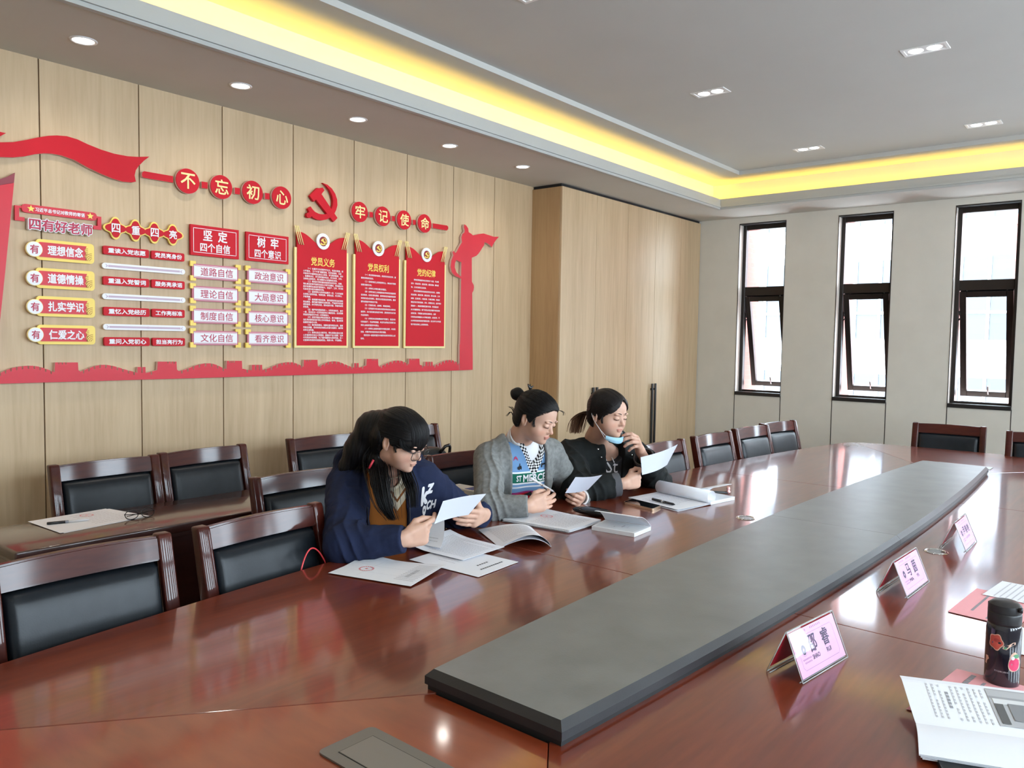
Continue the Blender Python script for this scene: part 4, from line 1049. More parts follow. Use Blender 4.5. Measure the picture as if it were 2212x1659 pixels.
def doc(label, c4, rows=None, zf=None, seal=None, group=None, mat=None, cat='paper', name='paper_sheet', rows2=None, heads=None, n=16):
    t = thing(name, label, cat, (0, 0, 0), 0, group)
    sheet('sheet', c4, mat or PAPER, zf, n, t)
    if rows: obj('small_print', prints(c4, rows, zf), INKL, t)
    if rows2: obj('print', prints(c4, rows2, zf, 0.0012), INK, t)
    if heads: obj('heading', prints(c4, heads, zf, 0.0013), INKD, t)
    if seal: obj('red_seal', prints(c4, seal, zf, 0.0014), SEAL, t)
    return t
GP = 'loose papers in front of the women'
# in front of the woman in navy
e = 0.0005
A = corner4(T_(709, 1240, e), T_(887, 1269, e), T_(963, 1229, e))
def zA(u, v): return 0.012*max(0, u-0.45)**1.5*2*v+0.012*max(0, 0.35-u)*max(0, v-0.4)*4+0.0032
doc('white form with a round red seal nearest the navy hoodie, at the table edge', A, [(0.30, 0.10, 0.302, 0.95), (0.12, 0.30, 0.8, 0.303), (0.12, 0.6, 0.8, 0.603)]+textrows(0.72, 0.95, 0.15, 0.9, 12, h=.3), zA, ringmark(0.27, 0.42, 0.075, 0.10), GP, heads=None, rows2=[(0.79+.012*k, 0.30+.04*i, 0.797+.012*k, 0.325+.04*i) for i in range(9) for k in range(4)])
B = corner4(T_(884, 1210, e), T_(1033, 1248, e), T_(1120, 1215, e))
doc('white sheet with two dark title lines, lying partly under the sealed form', B, textrows(0.25, 0.5, 0.25, 0.85, 6, 'u', .12, 5), lambda u, v: 0.0015, None, GP, heads=[(0.86-0.012, 0.30+k*.05, 0.86+0.012, 0.335+k*.05) for k in range(11)]+[(0.74-0.012, 0.42+k*.055, 0.74+0.012, 0.455+k*.055) for k in range(5)])
Cc = corner4(T_(878, 1183, .004), T_(1000, 1213, .004), T_(1090, 1184, .004), T_(972, 1154, .004))
def zC(u, v): return 0.004+0.030*max(0, 0.35-u)**1.4*2.0
doc('densely printed sheet under the right hand of the navy hoodie woman', Cc, textrows(0.14, 0.92, 0.12, 0.9, 16, 'u', .30, 14), zC, None, GP)
Cd = [T_(893, 1176, .008), T_(951, 1188, .010), T_(972, 1160, .012), T_(918, 1152, .010)]
def zD(u, v): return (0.0, 0.03*v*v, 0.006+0.055*v*v)
doc('curled up printed sheet below the fingers of the navy hoodie woman', Cd, textrows(0.2, 0.8, 0.1, 0.6, 4, 'u', .2, 7), zD, None, GP)
# arched open leaflet
D = [T_(1033, 1145, .004), T_(1147, 1139, .004), T_(1191, 1182, .001), T_(1080, 1184, .001)]
def zDd(u, v): return 0.001+0.052*math.sin(PI*min(1, max(0, 1-u))**0.7)*(0.30+0.55*v)*(1 if u < 1 else 0)
t = doc('open stapled leaflet arching off the table between the navy hoodie and grey cardigan women', D, textrows(0.12, 0.86, 0.12, 0.9, 16, 'u', .30, 13), zDd, None, None, name='leaflet', cat='leaflet', n=24)
D2 = [p+Vector((0, 0, 0.0)) for p in D]
sheet('back_sheet', D2, PAPER, lambda u, v: 0.0008+0.040*math.sin(PI*min(1, max(0, 1-u))**0.8)*(0.25+0.5*v), 20, t)
# stack in front of the grey cardigan
E = corner4(T_(1086, 1127), T_(1230, 1152), T_(1299, 1131), T_(1172, 1103))
t = thing('paper_stack', 'stack of printed sheets with a red seal in front of the grey cardigan woman', 'papers', (0, 0, 0))
for k in range(5):
    o_ = Vector((0.004*math.sin(k*2.1), 0.004*math.cos(k*1.7), 0.0022*k))
    sheet('sheet', [p+o_ for p in E], PAPER, (lambda u, v, k=k: 0.0012+0.010*max(0, u-0.5)*max(0, v-.4)*k*.4), 10, t)
Et = [p+Vector((0, 0, .0090)) for p in E]
zE = lambda u, v: 0.0012+0.010*max(0, u-0.5)*max(0, v-.4)*1.6
obj('small_print', prints(Et, textrows(0.35, 0.9, 0.1, 0.9, 12, 'u', .26, 9), zE, 0.003), INKL, t)
obj('red_seal', prints(Et, ringmark(0.34, 0.58, 0.085, 0.075), zE, 0.003), SEAL, t)
# booklets with a lifted cover
def booklet(label, c4, th, lift, parent=None, print_=True):
    t = thing('booklet', label, 'booklet', (0, 0, 0), 0, 'thin white booklets with a lifted cover')
    a, b, c, d = c4
    bm = BM()
    lo = [bm.verts.new(p+Vector((0, 0, 0.0006))) for p in c4]; hi = [bm.verts.new(p+Vector((0, 0, th))) for p in c4]
    bm.faces.new(lo[::-1]); bm.faces.new(hi)
    for k in range(4): bm.faces.new((lo[k], lo[(k+1) % 4], hi[(k+1) % 4], hi[k]))
    obj('pages', bm, PAGEE, t)
    up = [p+Vector((0, 0, th+.0003)) for p in c4]
    ins = [up[0].lerp(up[2], 0.02), up[1].lerp(up[3], 0.02), up[2].lerp(up[0], 0.02), up[3].lerp(up[1], 0.02)]
    if print_:
        obj('title_page', prints(ins, [(0.04, 0.06, 0.96, 0.94)], None, 0.0003), pm('pale_page', (0.62, 0.64, 0.66), 0.7), t)
        obj('title_print', prints(ins, [(0.55, 0.40+.03*k, 0.585, 0.42+.03*k) for k in range(8)]+[(0.40, 0.3+.03*k, 0.425, 0.32+.03*k) for k in range(3)]+[(0.68, 0.4+.03*k, 0.69, 0.42+.03*k) for k in range(6)], None, 0.0008), INK, t)
    # cover hinged along d-c, bent upwards
    wv = (a-d); L = wv.length
    def zf(u, v): # v=0 at hinge, 1 at free edge
        s = v; ang = lift*(1-0.45*s)
        back = wv*(-s)+wv*(s*math.cos(lift*1.15)*0.98)
        return (back.x, back.y, L*s*math.sin(lift)*(1-0.12*s)+0.012*math.sin(PI*s))
    sheet('cover', [d+Vector((0, 0, th+.001)), c+Vector((0, 0, th+.001)), b+Vector((0, 0, th+.001)), a+Vector((0, 0, th+.001))], PAPER, zf, 14, t, 0.0012)
    return t
BK = corner4(T_(1278, 1145), T_(1370, 1161), T_(1406, 1146), T_(1307, 1131))
booklet('white booklet with its cover lifted, beside the stack of sealed sheets', BK, 0.016, math.radians(28))
p1, p2 = T_(1587, 1080), T_(1541, 1090)
ux = (p1-p2).normalized(); L1 = (BK[2]-BK[1]).length; W1 = (BK[1]-BK[0]).length
n_ = Vector((-ux.y, ux.x, 0)); n_ = n_ if n_.y > 0 else -n_
BK2 = [p2+n_*0.15-ux*.0, p2-ux*0.02, p1, p1+n_*0.15]
booklet('white booklet with its cover standing up, behind the rolled papers', [BK2[1], BK2[2], BK2[3], BK2[0]], 0.016, math.radians(24), print_=False)
# rolled papers
t = thing('rolled_papers', 'white printed papers with one edge rolled up in front of the black jacket woman', 'papers', (0, 0, 0))
ra, rb = T_(1424, 1066), T_(1537, 1091)
fa, fb = T_(1357, 1077), T_(1464, 1106)
F4 = [fa, fb, rb, ra]
sheet('sheet', F4, PAPER, lambda u, v: 0.001+0.004*v*v, 14, t)
sheet('sheet', [p+Vector((.006, .004, 0.002)) for p in F4], PAPER, lambda u, v: 0.002+0.004*v*v+0.004*u*(1-v), 14, t)
obj('small_print', prints([p+Vector((.006, .004, 0.002)) for p in F4], textrows(0.1, 0.9, 0.2, 0.8, 9, 'v', .2, 8), lambda u, v: 0.002+0.004*v*v+0.004*u*(1-v), 0.0013), INKL, t)
ax = (rb-ra).normalized(); nr = Vector((-ax.y, ax.x, 0)); nr = nr if nr.y > 0 else -nr
bm = BM(); R_ = 0.030; N = 44; prev = None
for k in range(N+1):
    th = -PI/2+2*PI*1.18*k/N; rr_ = R_*(1-0.10*k/N)
    c0 = nr*(rr_*math.cos(th)*1.0)+Vector((0, 0, R_+0.006+rr_*math.sin(th)))
    cur = [bm.verts.new(ra+c0), bm.verts.new(rb+c0)]
    if prev: bm.faces.new((prev[0], prev[1], cur[1], cur[0]))
    prev = cur
o_ = obj('roll', bm, PAPER, t, smooth=True); md = o_.modifiers.new('thickness', 'SOLIDIFY'); md.thickness = 0.0008
def pen(label, p0, p1, r, mats, cat='pen', name='pen', group=None, tip=True):
    t = thing(name, label, cat, (0, 0, 0), 0, group)
    p0, p1 = Vector(p0), Vector(p1); L = (p1-p0); l = lambda f: p0+L*f
    bm = BM(); tube(bm, [l(0), l(.02), l(.42)], [r*.75, r, r], 14); obj('cap', bm, mats[0], t)
    bm = BM(); tube(bm, [l(.42), l(.5)], [r*1.03, r*1.03], 14); obj('band', bm, mats[1], t)
    bm = BM(); tube(bm, [l(.5), l(.92), l(1.0)], [r*.95, r*.9, r*.25], 14); obj('barrel', bm, mats[2], t)
    return t
SILV = pm('silver', (0.7, 0.7, 0.7), 0.2, 1.0)
pen('black capped pen with a clear band on the rolled papers', T_(1409, 1078, .014), T_(1458, 1090, .014), 0.0062, [BLKP, SILV, BLKP])
t = thing('fancy_pen', 'dark pen with a pink and gold ornament lying behind the second booklet', 'pen', (0, 0, 0))
q0, q1 = T_(1520, 1062, .007), T_(1572, 1064, .007)
bm = BM(); tube(bm, [q0, q0.lerp(q1, .1), q1], [0.002, 0.006, 0.006], 12); obj('barrel', bm, BLKP, t)
bm = BM(); lathe(bm, [(0, 0), (0.010, 0.003), (0.012, 0.010), (0.007, 0.016), (0.010, 0.024), (0.006, 0.034), (0, 0.038)], 16, Matrix.Translation(q1+Vector((.006, 0, -.006)))); obj('ornament', bm, pm('rose_gold', (0.75, 0.42, 0.40), 0.25, 0.7), t)
bm = BM(); tube(bm, [q1, q1+Vector((.012, 0, 0))], 0.0068, 12); obj('band', bm, SILV, t)
# phone
P4 = corner4(T_(1347, 1089), T_(1411, 1105), T_(1428, 1096), T_(1366, 1082))
t = thing('mobile_phone', 'gold-edged mobile phone lying screen up beside the rolled papers', 'phone', (0, 0, 0))
def slab4(c4, z0, z1, r=0.012, ins=0.0):
    a, b, c, d = c4; U = (b-a); V = (d-a); lu, lv = U.length, V.length; U = U.normalized(); V = V.normalized(); ce = (a+c)/2
    pts = [ce+U*x+V*y for x, y in rrect(lu/2-ins, lv/2-ins, r, 6)]
    bm = BM(); lo = [bm.verts.new((p.x, p.y, p.z+z0)) for p in pts]; hi = [bm.verts.new((p.x, p.y, p.z+z1)) for p in pts]; n = len(pts)
    bm.faces.new(lo[::-1]); bm.faces.new(hi)
    for k in range(n): bm.faces.new((lo[k], lo[(k+1) % n], hi[(k+1) % n], hi[k]))
    return bm
obj('case', slab4(P4, 0.0005, 0.010), pm('gold_phone', (0.62, 0.44, 0.30), 0.3, 0.8), t)
obj('screen', slab4(P4, 0.010, 0.0104, 0.010, 0.003), pm('black_glass', (0.008, 0.008, 0.010), 0.05), t)
# glasses case
t = thing('glasses_case', 'black glossy glasses case lying behind the lifted booklet', 'case', (0, 0, 0))
g0, g1 = T_(1238, 1107), T_(1325, 1121)
gd = (g1-g0); gl = gd.length; gc = (g0+g1)/2; ga = math.atan2(gd.y, gd.x)
bm = BM()
for i in range(17):
    pass
def pod(bm, hx, hy, hz, M, p=2.6, nu=28, nv=14, zlo=-1.0, zhi=1.0):
    rings = []
    for j in range(nv+1):
        w = -1+2*j/nv; z = max(zlo, min(zhi, math.sin(w*PI/2))); cr = math.cos(w*PI/2)**(0.8)
        rings.append([bm.verts.new(M @ Vector((hx*cr*math.copysign(abs(math.cos(2*PI*k/nu))**(2/p), math.cos(2*PI*k/nu)), hy*cr*math.copysign(abs(math.sin(2*PI*k/nu))**(2/p), math.sin(2*PI*k/nu)), hz*z))) for k in range(nu)])
    for a_, b_ in zip(rings, rings[1:]):
        for k in range(nu): bm.faces.new((a_[k], a_[(k+1) % nu], b_[(k+1) % nu], b_[k]))
    bmesh.ops.remove_doubles(bm, verts=bm.verts, dist=1e-6)
bm = BM(); pod(bm, gl/2, 0.032, 0.017, Matrix.Translation(gc+Vector((0, 0, .018))) @ Matrix.Rotation(ga, 4, 'Z')); obj('shell', bm, pm('black_gloss', (0.010, 0.010, 0.012), 0.12), t, smooth=True)
bm = BM(); box(bm, (-gl*.4, -0.0335, -0.001), (gl*.4, 0.0335, 0.001), M=Matrix.Translation(gc+Vector((0, 0, .018))) @ Matrix.Rotation(ga, 4, 'Z')); obj('seam', bm, BLKP, t)
# name plates
ACR = glassmat('clear_acrylic', (0.95, 0.96, 0.97), 0.35)
TAGP = pm('name_card_pink', (0.78, 0.42, 0.62), 0.45)
TAGR = pm('name_card_red', (0.50, 0.010, 0.030), 0.45)
TINK = pm('name_card_ink', (0.035, 0.015, 0.06), 0.5)
TINKL = pm('name_card_faint_ink', (0.40, 0.18, 0.32), 0.5)
ACRE = pm('acrylic_edge', (0.80, 0.82, 0.82), 0.15, trans=0.4)
def nameplate(fl, fr, bl, label, name_, pin):
    a, b, c = T_(*fl), T_(*fr), T_(*bl)
    U = (b-a).normalized(); Wd = (b-a).length; V = Vector((-U.y, U.x, 0)); dep = 0.084; Hh = 0.100
    if V.dot(c-a) < 0: V = -V
    t = thing('name_plate', label, 'name plate', tuple(a), math.atan2(U.y, U.x), 'acrylic tent name plates')
    # local: x along the plate, y away from the reader, z up
    sy = 1.0
    rd = Vector((0, dep/2, Hh)); sl = rd.length
    def face(x, s, off=0.0): # on the front slope, s from the foot
        nrm = Vector((0, -Hh, dep/2)).normalized()
        p = Vector((x, 0.002, 0.0015))+rd.normalized()*s+nrm*off
        return p
    def faceb(x, s, off=0.0):
        nrm = Vector((0, Hh, dep/2)).normalized(); r2 = Vector((0, -dep/2, Hh)).normalized()
        return Vector((x, dep+0.002, 0.0015))+r2*s+nrm*off
    def pl(name, fn, x0, x1, s0, s1, o0, o1, mat):
        bm = BM(); q = [bm.verts.new(fn(x, s, o)) for o in (o0, o1) for x, s in ((x0, s0), (x1, s0), (x1, s1), (x0, s1))]
        bm.faces.new(q[:4][::-1]); bm.faces.new(q[4:])
        for k in range(4): bm.faces.new((q[k], q[(k+1) % 4], q[4+(k+1) % 4], q[4+k]))
        return obj(name, bm, mat, t)
    pl('front_cover', face, 0, Wd, 0, sl, 0.0008, 0.0026, ACR)
    pl('card', face, 0.006, Wd-0.004, 0.006, sl-.005, -0.0002, 0.0004, TAGP)
    pl('card_back', face, 0.006, Wd-0.004, 0.006, sl-.005, -0.0012, -0.0004, TAGR)
    pl('rear_cover', faceb, 0, Wd, 0, sl, 0.0008, 0.0026, ACR)
    pl('rear_card', faceb, 0.004, Wd-0.004, 0.014, sl-.005, -0.0006, 0.0004, TAGR)
    bm = BM()
    for fn in (face, faceb):
        for x in (0, Wd):
            tube(bm, [fn(x, 0, .001), fn(x, sl, .001)], 0.0013, 6)
        tube(bm, [fn(0, 0, .001), fn(Wd, 0, .001)], 0.0013, 6); tube(bm, [fn(0, sl, .001), fn(Wd, sl, .001)], 0.0013, 6)
        tube(bm, [fn(0, 0.002, -0.006), fn(Wd, 0.002, -0.006)], 0.0012, 6)
    obj('acrylic_edge', bm, ACRE, t)
    O = 0.0006
    def marks(name, rects, mat):
        vs, fs = [], []
        for (x0, s0, x1, s1) in rects:
            k = len(vs); vs += [tuple(face(x, s, O)) for x, s in ((x0, s0), (x1, s0), (x1, s1), (x0, s1))]; fs.append((k, k+1, k+2, k+3))
        return obj(name, (vs, fs), mat, t)
    x0, x1, s0, s1 = 0.024, Wd-0.022, 0.018, sl-0.020; w = 0.0009
    fr_ = [(x0+.006, s0, x1-.006, s0+w), (x0+.006, s1-w, x1-.006, s1), (x0, s0+.006, x0+w, s1-.006), (x1-w, s0+.006, x1, s1-.006)]
    for cx, cs in ((x0, s0), (x0, s1), (x1, s0), (x1, s1)):
        for k in range(3):
            ux, us = (1 if cx == x0 else -1), (1 if cs == s0 else -1)
            fr_.append(tuple(sorted((cx+ux*.002*k, cx+ux*(.002*k+.0014)))[0:1])+(min(cs+us*(.006-.002*k), cs+us*(.0074-.002*k)),)+tuple(sorted((cx+ux*.002*k, cx+ux*(.002*k+.0016)))[1:2])+(max(cs+us*(.006-.002*k), cs+us*(.0076-.002*k)),))
    marks('card_border', fr_, TINKL)
    marks('small_print', [(x0+.012+.0075*k, sl-.0135, x0+.0155+.0075*k, sl-.0090) for k in range(6)]+[(x0+.075+.0075*k, sl-.0135, x0+.0785+.0075*k, sl-.0090) for k in range(7)]
          +[(x0+.008+.0055*k, s0+.020, x0+.0115+.0055*k, s0+.0235) for k in range(7)]+[(x0+.012+.0055*k, s0+.013, x0+.0155+.0055*k, s0+.0165) for k in range(6)], TINKL)
    # round crest
    vs = []; cxm, csm = x0+.022, s0+.042
    def ringf(r0, r1):
        vs, fs = [], []
        for k in range(24):
            a0 = 2*PI*k/24
            vs += [tuple(face(cxm+r0*math.cos(a0), csm+r0*1.15*math.sin(a0), O)), tuple(face(cxm+r1*math.cos(a0), csm+r1*1.15*math.sin(a0), O))]
        for k in range(24): fs.append((2*k, 2*k+1, (2*k+3) % 48, (2*k+2) % 48))
        return vs, fs
    obj('crest', ringf(0.0028, 0.0095), TINK, t); obj('crest_ring', ringf(0.0118, 0.0124), TINKL, t)
    def lett(s, xa, xb, sa, sb, bold, mat, nm='lettering'):
        co, fc = text_mesh(s, bold, 2); lo, hi = co.min(0), co.max(0)
        return obj(nm, ([tuple(face(xa+(p[0]-lo[0])/(hi[0]-lo[0])*(xb-xa), sa+(p[1]-lo[1])/(hi[1]-lo[1])*(sb-sa), O+.0006+p[2]*.3)) for p in co], fc), mat, t)
    n = len(name_)
    if n == 2:
        lett(name_[0], x0+.050, x0+.084, s0+.029, s0+.066, 0.010, TINK); lett(name_[1], x0+.110, x0+.145, s0+.029, s0+.067, 0.010, TINK)
        lett(pin[0], x0+.050, x0+.084, s0+.014, s0+.024, 0.006, TINK, 'latin_lettering'); lett(pin[1], x0+.118, x0+.138, s0+.014, s0+.024, 0.006, TINK, 'latin_lettering')
    else:
        for k, ch in enumerate(name_): lett(ch, x0+.046+.036*k, x0+.074+.036*k, s0+.032, s0+.060, 0.016, TINK)
        marks('latin_lettering', [(x0+.060+.011*k, s0+.016, x0+.067+.011*k, s0+.024) for k in range(6)], TINKL)
    return t
nameplate((1735.5, 1479), (1832, 1421), (1658, 1452), 'nearest pink name plate tent, in front of the leather centre', '邵睿', ('SHAO', 'RUI'))
nameplate((1961, 1294), (2008, 1258), (1893, 1279), 'middle pink name plate tent with two characters and a crest', '马茵', ('MA', 'YIN'))
nameplate((2088, 1194), (2111, 1171), (2033, 1184), 'farthest pink name plate tent, with three characters, behind the grommet', '尹春艳', None)
# right hand side: pink sheets, open book, folder, bottle
GK = 'pink sheets on the right side of the table'
Pk = corner4(T_(1957, 1533, .0005), T_(2067, 1446, .0005), T_(2230, 1488, .0005))
doc('pink sheet lying under the open book and beside the black bottle', Pk, None, lambda u, v: 0.0012, ringmark(0.50, 0.72, 0.07, 0.06), GK, PAPERP, rows2=textrows(0.30, 0.95, 0.20, 0.34, 1, 'u', .5, 14, 1)+textrows(0.2, 0.85, 0.42, 0.52, 1, 'u', .45, 14, 1))
Pk2 = corner4(T_(2047, 1322, .0005), T_(2110, 1272, .0005), T_(2250, 1302, .0005))
doc('pink sheet behind the black bottle, partly under a white sheet', Pk2, None, lambda u, v: 0.0012, None, GK, PAPERP, rows2=textrows(0.2, 0.9, 0.22, 0.32, 1, 'u', .4, 14, 1)+textrows(0.05, 0.4, 0.5, 0.6, 1, 'u', .4, 8, 1))
Wk = corner4(T_(2122, 1285, .003), T_(2165, 1256, .003), T_(2300, 1282, .003))
doc('white printed sheet lying over the farther pink sheet', Wk, textrows(0.05, 0.95, 0.12, 0.95, 9, 'u', .25, 16), lambda u, v: 0.001)
Wk2 = corner4(T_(2196, 1412, .0005), T_(2206, 1356, .0005), T_(2330, 1384, .0005))
doc('white sheet at the right edge behind the black bottle', Wk2, None, lambda u, v: 0.001)
# folder and open book
fo = thing('folder', 'black leather folder lying under the open book at the lower right corner', 'folder', (0, 0, 0))
fl_, fr_ = T_(1974, 1634), T_(2330, 1690)
sp0, sp1 = T_(1978, 1566, .012), T_(2212, 1599, .012)
Ub = (sp1-sp0).normalized(); Vb = Vector((-Ub.y, Ub.x, 0)); Vb = Vb if Vb.x > 0 else -Vb     # Vb points away from the camera
bk0 = sp0-Ub*0.0
bm = slab4([bk0-Vb*0.185+Ub*.012+Vector((0, 0, TZ-bk0.z)), bk0-Vb*.185+Ub*.34+Vector((0, 0, TZ-bk0.z)), bk0+Vb*.05+Ub*.34+Vector((0, 0, TZ-bk0.z)), bk0+Vb*.05+Ub*.012+Vector((0, 0, TZ-bk0.z))], 0.0008, 0.011, 0.008)
obj('cover', bm, LEATH, fo)
bk = thing('open_book', 'open white book with a grey photo printed on its upper page, on the black folder', 'book', (0, 0, 0))
base = bk0+Vector((0, 0, 0))
za = lambda v: 0.010+0.022*math.sin(min(1, v*1.25)*PI*.9)*(1-v*.4)
up4 = [base, base+Ub*.30, base+Ub*.30+Vb*.150, base+Vb*.150-Ub*.004]
dn4 = [base-Ub*.018-Vb*.125, base+Ub*.30-Vb*.135, base+Ub*.30, base]
def zup(u, v): return 0.003+0.034*min(1, v*1.15)**1.2*(1-.10*v)
def zdn(u, v): return 0.0035+0.010*math.sin(v*PI)*0.9
sheet('page', up4, PAPER, zup, 18, bk); sheet('page', [p+Ub*.003+Vb*.002 for p in up4], PAPER, lambda u, v: zup(u, v)-0.0025, 14, bk)
sheet('page', dn4, PAPER, zdn, 18, bk)
for k in range(3): sheet('page', [p-Vector((0, 0, .0022*(k+1)))+Ub*.003*k for p in dn4], PAPER, lambda u, v: zdn(u, v)*(1-.2*k), 8, bk)
obj('small_print', prints(up4, textrows(0.15, 0.88, 0.14, 0.44, 8, 'v', .3, 9), zup, 0.0015), INKL, bk) if False else obj('small_print', prints(up4, [(u, v, u+.010, v+.045) for u in (0.14, 0.175, 0.21, 0.285, 0.32, 0.355, 0.39, 0.425, 0.46) for v in np.arange(0.18, 0.80, 0.062) if rnd.random() < .88], zup, 0.0015, 4), INKL, bk)
obj('heading', prints(up4, [(0.245, v, 0.262, v+.05) for v in np.arange(0.40, 0.72, 0.066)], zup, 0.0015, 4), INK, bk)
PH_ = [('photo', (0.50, 0.18, 1.0, 0.90), (0.42, 0.42, 0.43)), ('photo', (0.50, 0.70, 1.0, 0.90), (0.30, 0.30, 0.31)), ('photo', (0.52, 0.60, 1.0, 0.70), (0.62, 0.62, 0.62)), ('photo', (0.52, 0.22, 0.57, 0.60), (0.10, 0.10, 0.10)), ('photo', (0.60, 0.30, 0.80, 0.62), (0.22, 0.22, 0.23)),
       ('photo', (0.80, 0.25, 1.0, 0.66), (0.55, 0.55, 0.56)), ('photo', (0.70, 0.22, 0.86, 0.34), (0.12, 0.12, 0.12)), ('photo', (0.86, 0.22, 0.93, 0.45), (0.65, 0.65, 0.65))]
for k, (nm, r_, c_) in enumerate(PH_): obj('printed_photo', prints(up4, [r_], zup, 0.0016+.0003*k, 10), pm('photo_grey_%d' % k, c_, 0.5), bk)
# bottle
bc = onz(2163, 1474, TZ)
bt = thing('bottle', 'black vacuum bottle with red stickers and a flip lid on the right of the table', 'bottle', tuple(bc), math.radians(150))
BG = pm('bottle_black_gloss', (0.012, 0.012, 0.020), 0.16, coat=0.6)
bm = BM(); lathe(bm, [(0, 0.0005), (0.031, 0.0005), (0.0335, 0.003), (0.034, 0.010), (0.034, 0.122), (0.0325, 0.131), (0.031, 0.135), (0, 0.135)], 48); obj('body', bm, BG, bt)
bm = BM(); lathe(bm, [(0, 0.134), (0.0315, 0.134), (0.0325, 0.138), (0.0325, 0.157), (0.0315, 0.160), (0, .160)], 48); obj('collar', bm, pm('bottle_lid', (0.015, 0.015, 0.017), 0.4), bt)
bm = BM(); lathe(bm, [(0, 0.1605), (0.0318, 0.1605), (0.0325, 0.166), (0.031, 0.176), (0.024, 0.182), (0.012, 0.184), (0, 0.1845)], 48)
box(bm, (-0.006, -0.0375, 0.150), (0.006, -0.030, 0.172), 0.002, 2); lid = obj('lid', bm, pm('bottle_lid', (0.015, 0.015, 0.017), 0.4), bt)
sharp(lid, 40)
bm = BM(); tube(bm, [(0.0, 0.031, 0.172), (0, 0.0365, 0.176), (0, 0.0355, 0.168)], 0.0045, 8); obj('hinge', bm, pm('bottle_lid', (0.015, 0.015, 0.017), 0.4), lid)
def on_bottle(pts, c_ang, zc, r=0.0345):
    return [(r*math.cos(c_ang+x/0.034), r*math.sin(c_ang+x/0.034), zc+z) for x, z in pts]
def sticker(name, ang, zc, layers):
    par = None
    for k, (pts, mat) in enumerate(layers):
        vs = on_bottle(pts, ang, zc, 0.0343+.0002*k); c_ = on_bottle([(sum(p[0] for p in pts)/len(pts), sum(p[1] for p in pts)/len(pts))], ang, zc, 0.0343+.0002*k)
        n = len(vs); o_ = obj(name if k == 0 else 'sticker_print', (vs+c_, [(i, (i+1) % n, n) for i in range(n)]), mat, par or bt)
        par = par or o_
def blob(rx, rz, lob=0, amp=0.0, ph=0, n=30): return [(rx*(1+amp*math.cos(lob*2*PI*k/n+ph))*math.cos(2*PI*k/n), rz*(1+amp*math.cos(lob*2*PI*k/n+ph))*math.sin(2*PI*k/n)) for k in range(n)]
cr = pm('sticker_cream', (0.75, 0.50, 0.38), 0.5); rd_ = pm('sticker_red', (0.58, 0.10, 0.07), 0.5); pk_ = pm('sticker_pink', (0.68, 0.05, 0.14), 0.5); gr_ = pm('sticker_green', (0.10, 0.30, 0.16), 0.5)
# the camera sees the bottle from -x,-y: angle of the view in the bottle's own frame
va = math.atan2(-bc.y, -bc.x)-math.radians(150)
def sh(pts, dx, dz): return [(x+dx, z+dz) for x, z in pts]
sticker('sticker', va-0.42, 0.098, [(blob(0.0145, 0.0175, 5, .10, .5), cr), (blob(0.0128, 0.0155, 5, .10, .5), rd_), (sh(blob(0.006, 0.0042), 0.002, 0.004), pm('sticker_dark_red', (0.42, 0.06, 0.05), 0.5))])
sticker('sticker', va+0.36, 0.094, [([(-.013, -.008), (-.006, -.009), (0.004, .001), (.012, .004), (.012, .009), (.006, .008), (-.002, .002), (-.012, -.002)], cr), ([(-.0115, -.0072), (-.007, -.0078), (-.004, -.004), (-.011, -.0032)], gr_)])
sticker('sticker', va+0.72, 0.058, [(blob(0.014, 0.021, 3, .10, 1.0), cr), (sh(blob(0.0122, 0.0140), -0.0005, -0.004), pk_), (sh(blob(0.007, 0.0045), 0.003, 0.014), gr_), (sh(blob(0.004, 0.004), -.005, .010), pm('sticker_white', (.7, .7, .75), .5))])
sticker('sticker', va-1.02, 0.054, [([(-.005, -.010), (0, -.012), (.002, -.003), (.007, .002), (.004, .008), (-.004, .007), (-.003, 0)], cr)])
co, fc = text_mesh('ZOJIRUSHI', 0.01, 2); lo, hi = co.min(0), co.max(0)
vs = on_bottle([((p[0]-lo[0])/(hi[0]-lo[0])*.027-.0135, (p[1]-lo[1])/(hi[1]-lo[1])*.004) for p in co], va-0.05, 0.033, 0.0345)
obj('lettering', (vs, fc), pm('bottle_lettering', (0.45, 0.40, 0.42), 0.4), bt)
# cable boxes, cable
def cable_box(root, M_):
    bm = BM(); prism(bm, rrect(0.062, 0.150, 0.012), 0.0005, 0.004, M=M_); obj('rim', bm, gm, root)
    bm = BM(); box(bm, (-0.038, -0.118, 0.004), (0.038, 0.118, 0.0052), 0.0006, 1, M=M_); obj('lid', bm, pm('brushed_grey_lid', (0.26, 0.26, 0.25), 0.35, 0.7), root)
    bm = BM(); box(bm, (-0.0395, -0.1195, 0.0038), (0.0395, 0.1195, 0.0043), M=M_); obj('lid_gap', bm, BLACK, root)
cable_box(cbx, Matrix.Translation((0.888, 0.965, TZ)) @ Matrix.Rotation(TROT, 4, 'Z'))
cb2 = thing('cable_box', 'grey metal flip-top cable box beyond the far end of the leather centre', 'cable box', (0, 0, 0))
cable_box(cb2, Matrix.Translation((5.50, 0.905, TZ)) @ Matrix.Rotation(TROT, 4, 'Z'))
k0_, k1_ = T_(650, 1239), T_(708, 1222)
bm = BM(); pts = []
for i in range(21):
    f = i/20; p = k0_.lerp(k1_, f); pts.append((p.x+0.035, p.y+0.052+0.010*math.sin(PI*f), TZ-0.02+0.070*math.sin(PI*f)**0.8))
tube(bm, pts, 0.0026, 8); tag(obj('red_cable', bm, pm('red_cable', (0.70, 0.05, 0.06), 0.4)), 'thin red cable looping up at the table edge beside the empty chair', 'cable')
